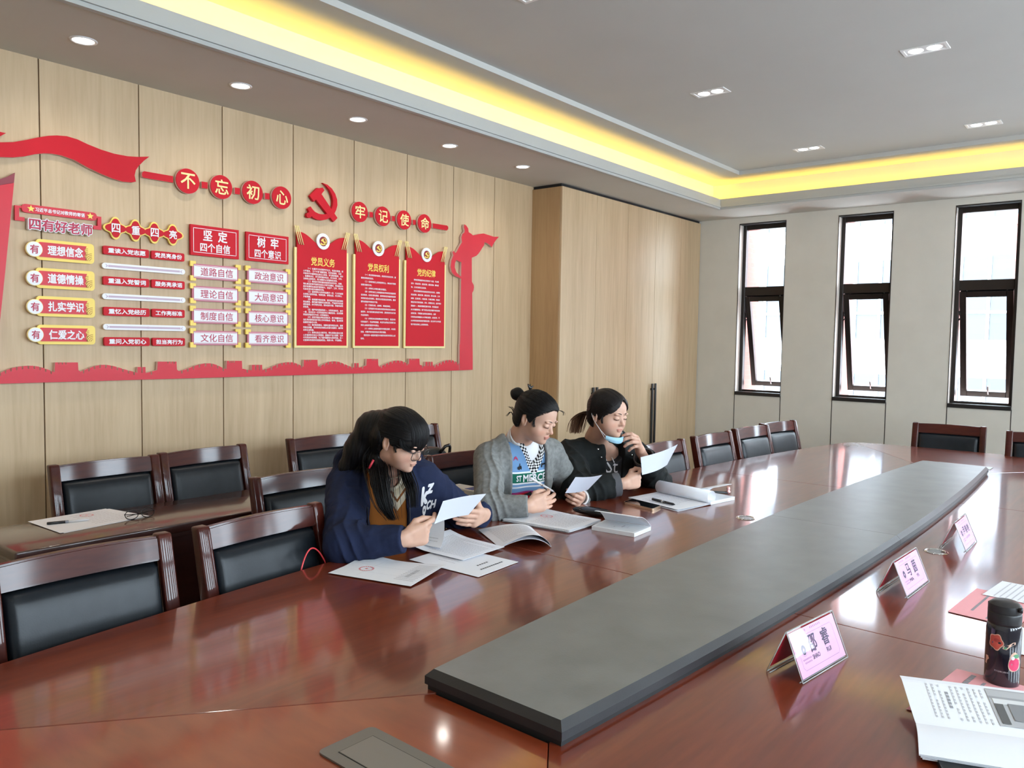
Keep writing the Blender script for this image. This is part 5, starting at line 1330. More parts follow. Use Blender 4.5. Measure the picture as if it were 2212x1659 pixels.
# on the wall desk
Dk = corner4(onz(60, 1128, TZ), onz(130, 1153, TZ), onz(316, 1116, TZ), onz(228, 1100, TZ))
t = doc('white sheets with a faint red stamp on the dark desk at the left', Dk, textrows(0.45, 0.9, 0.1, 0.9, 8, 'v', .15, 7), lambda u, v: 0.002, ringmark(0.25, 0.62, 0.09, 0.07), None)
sheet('sheet', [p+Vector((.012, -.006, 0)) for p in Dk], PAPER, lambda u, v: 0.0008, 4, t)
pen('black and clear gel pen on the white sheets of the dark desk', onz(101, 1131, TZ+.008), onz(194, 1122, TZ+.008), 0.0055, [BLKP, pm('clear_grey_plastic', (0.25, 0.26, 0.30), 0.2), pm('white_pen_barrel', (0.7, 0.7, 0.72), 0.3)])
t = thing('glasses', 'folded dark glasses lying at the right corner of the desk papers', 'glasses', (0, 0, 0))
c_ = onz(302, 1120, TZ)
bm = BM(); 
for s_ in (-1, 1):
    tube(bm, [c_+Vector((s_*.032+.026*math.cos(a), .012*math.sin(a)*.3, .020+.018*math.sin(a))) for a in np.linspace(0, 2*PI, 17)], 0.0018, 6)
obj('frame', bm, BLKP, t)
bm = BM()
for s_ in (-1, 1): tube(bm, [c_+Vector((s_*.06, 0, .024)), c_+Vector((s_*.055, .012, .022)), c_+Vector((-s_*.04, .02+.006*s_, .010))], 0.0018, 6)
obj('temple', bm, BLKP, t)
# black bag on the desk behind, box on the chair seat
t = thing('handbag', 'black shiny bag with a strap on the desk behind the grey cardigan chair', 'bag', (0, 0, 0))
p_ = ony(945, 977, 3.12)
bm = BM(); pod(bm, 0.13, 0.07, 0.065, Matrix.Translation((p_.x-0.06, 3.14, TZ+.065)), 3.0); obj('body', bm, LEATH, t, smooth=True)
bm = BM(); tube(bm, [(p_.x-.02, 3.08, TZ+.10), (p_.x+.0, 3.06, TZ+.135), (p_.x+.03, 3.06, TZ+.14), (p_.x+.05, 3.07, TZ+.125), (p_.x+.065, 3.09, TZ+.08)], 0.009, 8); obj('strap', bm, pm('black_gloss', (0.010, 0.010, 0.012), 0.12), t)
# ------------------------------------------------------------------ people: smooth implicit surfaces turned into meshes
F32 = np.float32
def nrm(v): v = np.asarray(v, float); return v/np.linalg.norm(v)
def cone(P, a, b, ra, rb):
    a = np.asarray(a, F32); ba = np.asarray(b, F32)-a; pa = P-a
    h = np.clip((pa @ ba)/max(1e-9, float(ba @ ba)), 0, 1)
    return np.sqrt(((pa-h[:, None]*ba)**2).sum(1))-(ra+(rb-ra)*h)
def chain(P, pts, rad, k=0.0):
    d = None
    for i in range(len(pts)-1):
        c = cone(P, pts[i], pts[i+1], rad[i], rad[i+1]); d = c if d is None else (smin(d, c, k) if k else np.minimum(d, c))
    return d
def ell(P, c, r, R=None):
    q = P-np.asarray(c, F32)
    if R is not None: q = q @ np.asarray(R, F32)
    r = np.asarray(r, F32); k0 = np.sqrt(((q/r)**2).sum(1)); k1 = np.sqrt(((q/(r*r))**2).sum(1))
    return k0*(k0-1)/np.maximum(k1, 1e-6)
def wseg(P, a, b, wa, da, wb, db, X):
    """flat swept section: half width w along X, half depth d"""
    a = np.asarray(a, F32); ba = np.asarray(b, F32)-a; pa = P-a; X = np.asarray(X, F32)
    h = np.clip((pa @ ba)/max(1e-9, float(ba @ ba)), 0, 1); r = pa-h[:, None]*ba
    w = wa+(wb-wa)*h; d = da+(db-da)*h; u = r @ X; o = r-u[:, None]*X
    uu = np.maximum(np.abs(u)-np.maximum(w-d, 0), 0)
    return np.sqrt(uu*uu+(o**2).sum(1))-d
def smin(a, b, k):
    h = np.clip(0.5+0.5*(b-a)/k, 0, 1); return b+(a-b)*h-k*h*(1-h)
def smax(a, b, k): return -smin(-a, -b, k)
def near(P, c, r, fn):
    """evaluate fn only close to c"""
    q = np.sqrt(((P-np.asarray(c, F32))**2).sum(1)); d = (q-r*0.75).astype(F32); d = np.maximum(d, 0.25*r).astype(F32)
    m = q < r
    if m.any(): d[m] = fn(P[m])
    return d
_fr = random.Random(3)
FOLD = [(np.array([_fr.gauss(0, 1), _fr.gauss(0, 1), _fr.gauss(0, .8)]), _fr.uniform(0, 6.28)) for _ in range(5)]
def folds(P, amp, freq=55.0):
    d = 0
    for i, (v, ph) in enumerate(FOLD):
        kv = (v/np.linalg.norm(v)*freq*(1+0.35*i)).astype(F32)
        d = d+(1-np.abs(np.sin(P @ kv+ph+1.5*np.sin(P @ kv[[1, 2, 0]]*0.4))))/(1+0.6*i)
    return (d-1.0)*amp
def sdf_mesh(f, lo, hi, h, B=8, slack=1.35):
    lo = np.asarray(lo, float); hi = np.asarray(hi, float); H = B*h
    n = np.ceil((hi-lo)/H).astype(int)
    I = np.stack(np.meshgrid(*[np.arange(k) for k in n], indexing='ij'), -1).reshape(-1, 3)
    ctr = (lo+(I+0.5)*H).astype(F32)
    act = np.abs(f(ctr)) < H*0.87*slack
    I = I[act]; nb = len(I)
    g = np.stack(np.meshgrid(*[np.arange(B+1)]*3, indexing='ij'), -1)
    G = (I[:, None, None, None, :]*B+g[None]).astype(np.int64)
    pts = (lo+G.reshape(-1, 3)*h).astype(F32)
    v = np.empty(len(pts), F32)
    for s in range(0, len(pts), 400000): v[s:s+400000] = f(pts[s:s+400000])
    V = v.reshape(nb, B+1, B+1, B+1)
    S = V < 0
    c8 = [(a, b, c) for a in (0, 1) for b in (0, 1) for c in (0, 1)]
    sl = lambda A, o: A[:, o[0]:o[0]+B, o[1]:o[1]+B, o[2]:o[2]+B]
    cnt = sum(sl(S, o).astype(np.int8) for o in c8)
    cell = (cnt > 0) & (cnt < 8)
    bi, ci, cj, ck = np.nonzero(cell)
    base = G[bi, ci, cj, ck]
    NN = np.int64(1 << 20)
    key = (base[:, 0]*NN+base[:, 1])*NN+base[:, 2]
    acc = np.zeros((len(bi), 3)); num = np.zeros(len(bi))
    for ax in range(3):
        for o in c8:
            if o[ax]: continue
            p = list(o); p[ax] = 1
            va = V[bi, ci+o[0], cj+o[1], ck+o[2]]; vb = V[bi, ci+p[0], cj+p[1], ck+p[2]]
            m = (va < 0) != (vb < 0); t = np.where(m, va/np.where(m, va-vb, 1), 0)
            pos = np.tile(np.array(o, float), (len(bi), 1)); pos[:, ax] += t
            acc += np.where(m[:, None], pos, 0); num += m
    vert = lo+(base+acc/np.maximum(num, 1)[:, None])*h
    order = np.argsort(key, kind='stable'); ks = key[order]
    uk, first = np.unique(ks, return_index=True); vid = order[first]; verts = vert[vid]
    def look(b):
        k = (b[:, 0]*NN+b[:, 1])*NN+b[:, 2]; j = np.searchsorted(uk, k); j = np.minimum(j, len(uk)-1); return np.where(uk[j] == k, j, -1)
    quads = []
    for ax in range(3):
        e = [0, 0, 0]; e[ax] = 1; u, w = (ax+1) % 3, (ax+2) % 3
        A = S[:, :B, :B, :B]; Bv = S[:, e[0]:B+e[0], e[1]:B+e[1], e[2]:B+e[2]]
        b_, i_, j_, k_ = np.nonzero(A != Bv)
        gb = G[b_, i_, j_, k_]; fl = S[b_, i_, j_, k_]
        du = np.zeros(3, np.int64); du[u] = 1; dw = np.zeros(3, np.int64); dw[w] = 1
        q = np.stack([look(gb-du-dw), look(gb-dw), look(gb), look(gb-du)], 1)
        ok = (q >= 0).all(1); q = q[ok]; fl = fl[ok]
        q[~fl] = q[~fl][:, ::-1]; quads.append(q)
    return verts, np.concatenate(quads)
def relax(v, q, it=1, s=0.5):
    for _ in range(it):
        acc = np.zeros_like(v); n = np.zeros(len(v))
        for a, b in ((0, 1), (1, 2), (2, 3), (3, 0)):
            np.add.at(acc, q[:, a], v[q[:, b]]); np.add.at(n, q[:, a], 1); np.add.at(acc, q[:, b], v[q[:, a]]); np.add.at(n, q[:, b], 1)
        v = v*(1-s)+acc/np.maximum(n, 1)[:, None]*s
    return v
def fast_obj(name, v, q, mat, parent, attrs=None, smooth=True):
    me = bpy.data.meshes.new(name); n, m = len(v), len(q); k = q.shape[1]
    me.vertices.add(n); me.vertices.foreach_set('co', np.asarray(v, F32).ravel())
    me.loops.add(m*k); me.loops.foreach_set('vertex_index', q.astype(np.int32).ravel())
    me.polygons.add(m); me.polygons.foreach_set('loop_start', np.arange(0, m*k, k, dtype=np.int32)); me.polygons.foreach_set('use_smooth', np.ones(m, bool))
    for an, av in (attrs or {}).items():
        at = me.attributes.new(an, 'FLOAT_VECTOR', 'POINT'); at.data.foreach_set('vector', np.asarray(av, F32).ravel())
    me.update(calc_edges=True); me.validate()
    for m_ in (mat if isinstance(mat, (list, tuple)) else [mat]): me.materials.append(m_)
    o = bpy.data.objects.new(name, me); C.objects.link(o)
    if parent is not None:
        o.parent = parent
    return o
# ---- head in its own frame: x to the person's left, -y forward, z up
def zsq(Q): Q = np.array(Q, F32); Q[:, 2] = np.where(Q[:, 2] < 0, Q[:, 2]*F32(1.10), Q[:, 2]); return Q
def head_sdf(Q, st):
    w = st.get('w', 1.0); fat = st.get('fat', 0.0); Q = zsq(Q)
    d = ell(Q, (0, .014, .032), (.0745*w, .094, .086))
    d = smin(d, ell(Q, (0, -.028, -.030), ((.060+fat*.6)*w, .060, .078)), .03)
    d = smin(d, ell(Q, (0, -.040, .040), (.058*w, .046, .050)), .025)
    d = smin(d, ell(Q, (0, -.036, -.078), (.040+fat, .044, .034)), .025)
    d = smin(d, ell(Q, (0, -.068, -.098), (.018, .018, .014)), .018)
    for s in (-1, 1):
        d = smin(d, ell(Q, (s*.040, -.046, -.040), (.024+fat, .028, .028+fat)), .022)
        d = smax(d, -ell(Q, (s*.031, -.098, .004), (.019, .013, .0095)), .012)
        d = smin(d, ell(Q, (s*.031, -.0775, -.001), (.0155, .0125, .0105)), .004)
        d = smin(d, ell(Q, (s*.030, -.0855, .019), (.018, .008, .005)), .010)
        d = smin(d, cone(Q, (s*.009, -.0895, -.0365), (s*.0105, -.085, -.0355), .0068, .0062), .006)
    d = smin(d, cone(Q, (0, -.082, .006), (0, -.0995, -.031), .0060, .0088), .010)
    d = smin(d, ell(Q, (0, -.1005, -.0335), (.0080, .0075, .0070)), .006)
    d = smax(d, -ell(Q, (.0055, -.0975, -.0425), (.0032, .004, .003)), .002); d = smax(d, -ell(Q, (-.0055, -.0975, -.0425), (.0032, .004, .003)), .002)
    ly = st.get('lipy', .0068)
    lip = smin(ell(Q, (.008, -.0880, -.0628), (.013, ly, .0042)), ell(Q, (-.008, -.0880, -.0628), (.013, ly, .0042)), .004)
    lip = np.minimum(lip, ell(Q, (0, -.0875, -.0708), (.0165, ly, .0048)))
    d = smin(d, lip, .004)
    d = smax(d, -ell(Q, (0, -.097, -.0668), (.021, .006, .0010)), .0018)
    for s in (-1, 1):
        Re = Matrix.Rotation(s*math.radians(18), 3, 'Z') @ Matrix.Rotation(math.radians(-12), 3, 'X')
        e = ell(Q, (s*(.0755*w), .016, -.008), (.0075, .0190, .032), Re)
        e = smax(e, -ell(Q, (s*(.0835*w), .012, -.007), (.0085, .0105, .0205), Re), .002)
        e = smin(e, ell(Q, (s*(.0775*w), .002, -.010), (.004, .004, .007)), .003)
        d = smin(d, e, .006)
        d = smin(d, ell(Q, (s*(.0755*w), .007, -.030), (.006, .008, .010)), .005)
    return d
def hand_sdf(P, hd):
    d_, n_, t_, wr = hd['d'], hd['n'], hd['t'], hd['wr']; sc = hd.get('s', 1.0)
    d = wseg(P, wr-d_*.015, wr+d_*.072*sc, .026, .021, .038*sc, .0135, t_)
    d = smin(d, cone(P, wr+d_*.03+t_*.018+n_*.006, wr+d_*.05+t_*.026+n_*.008, .016, .012), .014)
    d = smin(d, cone(P, wr+d_*.02-t_*.022+n_*.006, wr+d_*.06-t_*.028+n_*.004, .014, .011), .014)
    F = [(.029, .082, (.041, .025, .021), .0088), (.0095, .087, (.045, .028, .022), .0090), (-.0095, .083, (.041, .026, .021), .0086), (-.027, .073, (.032, .020, .019), .0076)]
    for (off, ln, segs, r), cu, spr in zip(F, hd['curl'], hd.get('spread', (0.08, 0.02, -0.04, -0.10))):
        p = wr+d_*ln*sc*.95+t_*off*sc; a = 0.0; pts = [p-d_*.012, p]; side = t_*spr
        for sg, c in zip(segs, cu):
            a += c; v = nrm(d_*math.cos(a)+n_*math.sin(a)+side); p = p+v*sg*sc; pts.append(p)
        rr_ = [r*1.05, r*1.06, r*.98, r*.90, r*.78]
        f = chain(P, pts, rr_, .0025)
        d = smin(d, f, .0045)
    p = wr+d_*.030+t_*.026*sc+n_*.008; pts = [wr+d_*.015+t_*.012+n_*.004, p]
    for v, sg in zip(hd['thumb'], (.034, .030, .024)):
        vv = nrm(d_*v[0]+n_*v[1]+t_*v[2]); p = p+vv*sg*sc; pts.append(p)
    f = chain(P, pts, [.014, .0125, .0112, .0102, .0082], .004)
    return smin(d, f, .006)
def mkhand(wr, d, n, side, curl, thumb, **kw):
    d = nrm(d); n = np.asarray(n, float); n = nrm(n-d*(n @ d)); t = np.cross(d, n) if side == 'R' else np.cross(n, d)
    return dict(wr=np.asarray(wr, float), d=d, n=n, t=t, curl=curl, thumb=thumb, **kw)
def hand_tip(hd, k):
    F = [(.029, .082, (.041, .025, .021)), (.0095, .087, (.045, .028, .022)), (-.0095, .083, (.041, .026, .021)), (-.027, .073, (.032, .020, .019))][k]
    sc = hd.get('s', 1.0); p = hd['wr']+hd['d']*F[1]*sc*.95+hd['t']*F[0]*sc; a = 0
    for sg, c in zip(F[2], hd['curl'][k]):
        a += c; v = nrm(hd['d']*math.cos(a)+hd['n']*math.sin(a)+hd['t']*hd.get('spread', (0.08, 0.02, -0.04, -0.10))[k]); p = p+v*sg*sc
    return p, v
# ---- skin with lips, cheeks and lids toned by the face frame stored on the mesh
def skin(name, col):
    m = pm(name, col, 0.48, spec=0.4); b = bsdf(m); b.inputs['Subsurface Weight'].default_value = 0.12; b.inputs['Subsurface Radius'].default_value = (0.012, 0.005, 0.003); b.inputs['Subsurface Scale'].default_value = 0.6
    at = nd(m, 'ShaderNodeAttribute', attribute_name='tone'); sp = nd(m, 'ShaderNodeSeparateXYZ'); lk(m, at.outputs['Vector'], sp.inputs[0])
    n1 = nd(m, 'ShaderNodeTexNoise'); n1.inputs['Scale'].default_value = 22; tc = nd(m, 'ShaderNodeTexCoord'); lk(m, tc.outputs['Object'], n1.inputs['Vector'])
    r = ramp(m, n1.outputs['Fac'], [(0.3, tuple(c*.94 for c in col)), (0.7, tuple(min(1, c*1.05) for c in col))])
    mx = nd(m, 'ShaderNodeMix', data_type='RGBA'); lk(m, sp.outputs[0], mx.inputs[0]); lk(m, r.outputs[0], mx.inputs[6]); mx.inputs[7].default_value = (col[0]*.80, col[1]*.50, col[2]*.52, 1)
    m2 = nd(m, 'ShaderNodeMix', data_type='RGBA'); lk(m, sp.outputs[1], m2.inputs[0]); lk(m, mx.outputs[2], m2.inputs[6]); m2.inputs[7].default_value = (col[0]*.98, col[1]*.78, col[2]*.74, 1)
    lk(m, m2.outputs[2], b.inputs['Base Color']); return m
def hairmat(name, col, tipcol=None, rough=0.42):
    m = pm(name, col, rough, spec=0.22); at = nd(m, 'ShaderNodeAttribute', attribute_name='hair'); mp = nd(m, 'ShaderNodeMapping'); mp.inputs['Scale'].default_value = (60, 5, 1)
    lk(m, at.outputs['Vector'], mp.inputs[0]); n = nd(m, 'ShaderNodeTexNoise'); n.inputs['Scale'].default_value = 1.0; n.inputs['Detail'].default_value = 5; lk(m, mp.outputs[0], n.inputs['Vector'])
    r = ramp(m, n.outputs['Fac'], [(0.35, tuple(c*.5 for c in col)), (0.65, tuple(min(1, c*1.9) for c in col))])
    if tipcol:
        sp = nd(m, 'ShaderNodeSeparateXYZ'); lk(m, at.outputs['Vector'], sp.inputs[0]); mx = nd(m, 'ShaderNodeMix', data_type='RGBA'); lk(m, sp.outputs[2], mx.inputs[0]); lk(m, r.outputs[0], mx.inputs[6]); mx.inputs[7].default_value = (*tipcol, 1); lk(m, mx.outputs[2], bsdf(m).inputs['Base Color'])
    else: lk(m, r.outputs[0], bsdf(m).inputs['Base Color'])
    bump(m, n.outputs['Fac'], 0.5, 0.004); return m
def cloth(name, col, rough=0.85, var=0.08, bscale=420, bs=0.15, scale=14): return noisy(name, col, var, scale, rough, bumps=bs, bscale=bscale, spec=0.2)
SKIN = skin('skin', (0.60, 0.365, 0.27))
HAIRB = hairmat('black_hair', (0.0050, 0.0045, 0.0048))
BROWM = hairmat('brow_hair', (0.055, 0.036, 0.028))
def strands(pts_list, rad, sides=5, tip=0.3, hz=None):
    """many thin tapered tubes; returns verts, quads, hair attribute"""
    vs, qs, at = [], [], []
    for si, pts in enumerate(pts_list):
        pts = np.asarray(pts, float); n = len(pts); k0 = len(vs); up = None
        r0 = rad if np.isscalar(rad) else rad[si]
        for i in range(n):
            t = nrm(pts[min(i+1, n-1)]-pts[max(i-1, 0)])
            if up is None: up = nrm(np.cross(t, (0.3, 0.2, 0.9)))
            up = nrm(up-t*(up @ t)); sd = np.cross(t, up); f = i/(n-1); r = r0*(1-(1-tip)*f**2)*(0.55+0.45*min(1, f*6))
            for k in range(sides):
                a = 2*PI*k/sides; vs.append(pts[i]+(up*math.cos(a)+sd*math.sin(a))*r); at.append((si*.37+k*.05, f, 0 if hz is None else hz[0]+(hz[1]-hz[0])*f))
        for i in range(n-1):
            for k in range(sides):
                a, b = k0+i*sides+k, k0+i*sides+(k+1) % sides; qs.append((a, b, b+sides, a+sides))
    return np.array(vs), np.array(qs), np.array(at)
def join(parts):
    V, Q, A = [], [], []; n = 0
    for v, q, a in parts: V.append(v); Q.append(q+n); A.append(a); n += len(v)
    return np.concatenate(V), np.concatenate(Q), np.concatenate(A)
def spline(ctrl, n=14):
    c = [np.asarray(p, float) for p in ctrl]; c = [c[0]*2-c[1]]+c+[c[-1]*2-c[-2]]; out = []
    m = len(c)-3
    for i in range(n):
        t = i/(n-1)*m; k = min(int(t), m-1); u = t-k; p0, p1, p2, p3 = c[k:k+4]
        out.append(0.5*((2*p1)+(-p0+p2)*u+(2*p0-5*p1+4*p2-p3)*u*u+(-p0+3*p1-3*p2+p3)*u**3))
    return np.array(out)
class Person:
    def __init__(s, label, J, head_yaw, head_pitch, head_roll=0, style=None, hs=1.0):
        s.J = {k: np.array(ony(*v)) if not isinstance(v, np.ndarray) else v for k, v in J.items()}
        s.t = thing('person', label, 'person', (0, 0, 0)); s.st = style or {}; s.hs = hs
        R = Matrix.Rotation(math.radians(head_yaw), 3, 'Z') @ Matrix.Rotation(math.radians(head_roll), 3, 'Y') @ Matrix.Rotation(math.radians(head_pitch), 3, 'X')
        s.R = np.array(R, float); s.hc = s.J['head']
        j = s.J; s.X = nrm(j['shL']-j['shR']); s.ch = (j['shL']+j['shR'])/2; s.U = nrm(s.ch-j['pel']); s.U = nrm(s.U-s.X*(s.U @ s.X)); s.Fd = np.cross(s.U, s.X) if np.cross(s.U, s.X)[1] < 0 else -np.cross(s.U, s.X)
        s.hands = []
    def H(s, x, y, z): return s.hc+s.R @ (np.array((x, y, z), float)*s.hs)          # head frame -> room
    def Hl(s, P): return ((P-s.hc.astype(F32)) @ s.R.astype(F32))/F32(s.hs)
    def TT(s, u, v, f=0.0): return s.ch+s.X*u+s.U*v+s.Fd*f                      # torso frame -> room
    def Tl(s, P): q = P-s.ch; return q @ s.X, q @ s.U, q @ s.Fd
    def torso(s, P, o=0.0, k=.05):
        j = s.J; pel = j['pel']; wst = pel*.55+s.ch*.45-s.Fd*.012; che = s.ch-s.U*.09+s.Fd*.005; sw = np.linalg.norm(j['shL']-j['shR'])/2
        b = s.st.get('bulk', 1.0)
        d = wseg(P, pel, wst, .175*b+o, .125*b+o, .150*b+o, .110*b+o, s.X)
        d = smin(d, wseg(P, wst, che, .150*b+o, .110*b+o, .160*b+o, .112*b+o, s.X), k)
        d = smin(d, wseg(P, che, s.ch-s.U*.005, .160*b+o, .112*b+o, sw*.92+o, .070+o, s.X), k)
        for q in (-1, 1): d = smin(d, ell(P, s.TT(q*.070, -.135, .070*b), (.062+o, .062+o, .055+o)), .04)
        d = smin(d, cone(P, s.TT(-sw*.55, .005), s.TT(0, .055, .005), .050+o, .050+o), .04); d = smin(d, cone(P, s.TT(sw*.55, .005), s.TT(0, .055, .005), .050+o, .050+o), .04)
        return d
    def arm(s, P, sd, o=0.0, f=1.0, r=(.052, .043, .040, .026), cut=None, cuff=None):
        j = s.J; a, b, c = j['sh'+sd], j['el'+sd], j['wr'+sd]
        d = cone(P, a, b, r[0]+o, r[1]+o)
        e = c if f == 1.0 else b+(c-b)*f
        fo = cone(P, b, e, r[2]+o, (r[2]+(r[3]-r[2])*f)+o)
        if cuff: fo = smin(fo, cone(P, c+nrm(b-c)*.072, c, cuff[0], cuff[1]), .010)
        if cut is not None: fo = smax(fo, ((P-(b+(c-b)*cut).astype(F32)) @ nrm(c-b).astype(F32)), .003)
        return smin(d, fo, .03)
    def body(s, h=.0026):
        j = s.J; nb = s.H(0, .038, -.075)
        def f(P):
            d = near(P, s.hc, .19*s.hs, lambda q: head_sdf(s.Hl(q), s.st)*F32(s.hs))
            nk = cone(P, s.H(0, .022, -.050), j['neck']+s.Fd*-.005, .050, .056)
            d = smin(d, nk, .022)
            t = s.torso(P, -.028)
            d = smin(d, t, .045)
            for sd in 'RL': d = smin(d, s.arm(P, sd, -.004), .02)
            for hd in s.hands: d = smin(d, near(P, hd['wr']+hd['d']*.08, .17, lambda q: hand_sdf(q, hd)), .012)
            return d
        pts = np.array([s.hc+.16, s.hc-.16]+[v for k, v in j.items()]+[hd['wr']+hd['d']*.17 for hd in s.hands])
        lo = pts.min(0)-.12; hi = pts.max(0)+.12; lo[2] = max(lo[2], .40)
        v, q = sdf_mesh(f, lo, hi, h)
        L = zsq(s.Hl(v.astype(F32)))
        lip = np.minimum(np.minimum(ell(L, (.008, -.0885, -.0625), (.015, .013, .0052)), ell(L, (-.008, -.0885, -.0625), (.015, .013, .0052))), ell(L, (0, -.0875, -.0715), (.0180, .013, .0060)))
        tone = np.zeros((len(v), 3)); tone[:, 0] = np.clip(.5-lip/.0016, 0, 1)*s.st.get('lip', .85)
        ck = np.minimum(ell(L, (.042, -.062, -.040), (.026, .03, .022)), ell(L, (-.042, -.062, -.040), (.026, .03, .022)))
        ck = np.minimum(ck, ell(L, (0, -.108, -.035), (.012, .012, .010)))
        tone[:, 1] = np.clip(.5-ck/.02, 0, 1)*.55
        far = (L**2).sum(1) > .02; tone[far] = 0
        for hd in s.hands:
            for k in range(4):
                tip, dv = hand_tip(hd, k); m = ((v-tip)**2).sum(1) < .0105**2; tone[m, 1] = .7
        return fast_obj('body', v, q, SKIN, s.t, {'tone': tone})
    def face_bits(s, brow=True, browmat=None, lidw=1.0):
        br = []; lid = []
        for q in (-1, 1):
            c = [s.H(q*x, y, z) for x, y, z in ((.013, -.0955, .0195), (.024, -.0935, .0240), (.036, -.0865, .0235), (.047, -.0745, .0185))]
            for k in range(5):
                o = (k-2)*.0009; br.append(spline([p+s.R @ np.array((0, 0, o*(1-.5*i/3))) for i, p in enumerate(c)], 9))
            c = [s.H(q*x, y, z) for x, y, z in ((.0165, -.0865, -.0045), (.024, -.0903, -.0070), (.032, -.0908, -.0078), (.040, -.0870, -.0062), (.0475, -.0790, -.0030))]
            lid.append(spline(c, 12)); lid.append(spline([p+s.R @ np.array((0, -.0006, -.0012)) for p in c], 12))
        v, qd, a = strands(br, .00072, 4, .4); fast_obj('eyebrow', v, qd, browmat or BROWM, s.t, {'hair': a})
        v, qd, a = strands(lid, .00068*lidw, 5, .5); fast_obj('eyelash', v, qd, HAIRB, s.t, {'hair': a})
        # closed mouth line
        c = [s.H(x, -.0905-.004*(1-(x/.021)**2)-.0015, -.0668+.0012*abs(x)/.02) for x in np.linspace(-.020, .020, 9)]
    def nails(s, hd, which=(0, 1, 2, 3)):
        pass
    def cap(s, fcut, off=.012, tie=(0, .10, .03), mat=None, h=.0028, extra=None, grooves=.0012, name='hair'):
        """hair fitted to the skull; fcut gives a positive value where there is no hair"""
        T = np.array(tie)
        def f(Q):
            d = ell(Q, (0, .014, .032), (.0745*s.st.get('w', 1)+off, .094+off, .086+off))
            d = smin(d, ell(Q, (0, -.040, .044), (.060*s.st.get('w', 1)+off*.8, .047+off*.55, .050+off)), .025)
            d = smin(d, ell(Q, (0, .045, -.030), (.062+off*.6, .058+off*.6, .055)), .03)
            if extra is not None: d = extra(Q, d)
            q = Q-T.astype(F32); an = np.arctan2(q[:, 0], q[:, 2]+.0001)
            d = d+grooves*np.sin(an*34+3*np.sin(an*7))*np.clip(np.abs(q).sum(1)/.05, 0, 1)
            return smax(d, fcut(Q), .006)
        def base(Q):
            d = smin(ell(Q, (0, .014, .032), (.0745*s.st.get('w', 1)+off, .094+off, .086+off)), ell(Q, (0, -.040, .044), (.060*s.st.get('w', 1)+off*.8, .047+off*.55, .050+off)), .025)
            return smin(d, ell(Q, (0, .045, -.030), (.062+off*.6, .058+off*.6, .055)), .03)
        s.base = base
        v, q = sdf_mesh(f, (-.16, -.17, -.16), (.16, .20, .19), h)
        qq = v-T; an = np.arctan2(qq[:, 0], qq[:, 2]+.0001); a = np.stack([an*1.2, np.sqrt((qq**2).sum(1))*3, np.zeros(len(v))], 1)
        v = s.hc+(v*s.hs) @ s.R.T
        return v, q, a
    def lay(s, ctrl, n=12, lift=.0008, dip=1.0):
        """a strand lying on the hair surface, through control points of the head frame"""
        c = spline(ctrl, n); o = np.array((0, .01, .02)); d = c-o; d /= np.linalg.norm(d, axis=1)[:, None]
        lo = np.full(n, .03); hi = np.full(n, .20)
        for _ in range(16):
            m = (lo+hi)/2; ins = s.base((o+d*m[:, None]).astype(F32)) < 0; lo = np.where(ins, m, lo); hi = np.where(ins, hi, m)
        L = o+d*(lo+lift-.006*np.clip(1-np.arange(n)/2.5, 0, 1)*dip)[:, None]; return s.hc+(L*s.hs) @ s.R.T
    def sleeve_folds(s, P, sd, amp=.004):
        j = s.J; d = 0
        for a, b, n, c0 in ((j['sh'+sd], j['el'+sd], 4.2, .75), (j['el'+sd], j['wr'+sd], 4.6, .25)):
            ba = (b-a).astype(F32); L = float(np.linalg.norm(ba)); h = ((P-a.astype(F32)) @ ba)/(L*L)
            r = P-a.astype(F32)-np.clip(h, 0, 1)[:, None]*ba
            e1 = r @ np.array((.6, .3, .7), F32)*16; e2 = r @ np.array((-.5, .8, .2), F32)*16
            w = np.clip(1-np.abs(h-c0)*1.5, 0, 1)
            ph = h*n*PI+1.1*e1+.8*np.sin(e2*1.3+h*4)+.7*np.sin(e1*2.1)
            d = d+w*(1-np.abs(np.sin(ph)))**1.6*np.clip(.6+.6*np.sin(e2+h*7), 0, 1.2)
        return -(d-.25)*amp
    def legs(s, mat, kneey=2.06, footy=2.12, dx=(-.10, .12)):
        j = s.J; pel = j['pel']; parts = []
        kn = [np.array((pel[0]+d, kneey, .52)) for d in dx]; an = [np.array((pel[0]+d*1.1, footy, .09)) for d in dx]
        def f(P):
            d = wseg(P, pel-np.array((.0, -.02, .02)), pel+np.array((0, -.05, -.02)), .175, .095, .165, .09, (1, 0, 0))
            for k, a, dd in zip(kn, an, dx):
                hp = pel+np.array((dd*.8, -.02, -.015)); d = smin(d, cone(P, hp, k, .088, .062), .03); d = smin(d, cone(P, k, a, .060, .045), .02)
            return d+folds(P, .002)
        v, q = sdf_mesh(f, (pel[0]-.35, kneey-.12, .03), (pel[0]+.35, pel[1]+.2, .72), .010); fast_obj('trousers', v, q, mat, s.t)
        for a in an:
            bm = BM(); pod(bm, .045, .125, .045, Matrix.Translation((a[0], a[1]-.06, .046)), 2.6, 20, 10, -1, .6); obj('shoe', bm, pm('dark_shoe', (0.03, 0.03, 0.03), 0.5), s.t, smooth=True)
def project_marks(verts, faces, bvh, dirv, off=.0015):
    """drop flat marks onto a cloth surface along a direction"""
    out = []
    for p in verts:
        h = bvh.ray_cast(Vector(p), Vector(dirv))
        out.append(tuple(h[0]-Vector(dirv)*off) if h[0] is not None else None)
    keep = [f for f in faces if all(out[i] is not None for i in f)]
    used = sorted({i for f in keep for i in f}); mp = {i: k for k, i in enumerate(used)}
    return [out[i] for i in used], [tuple(mp[i] for i in f) for f in keep]
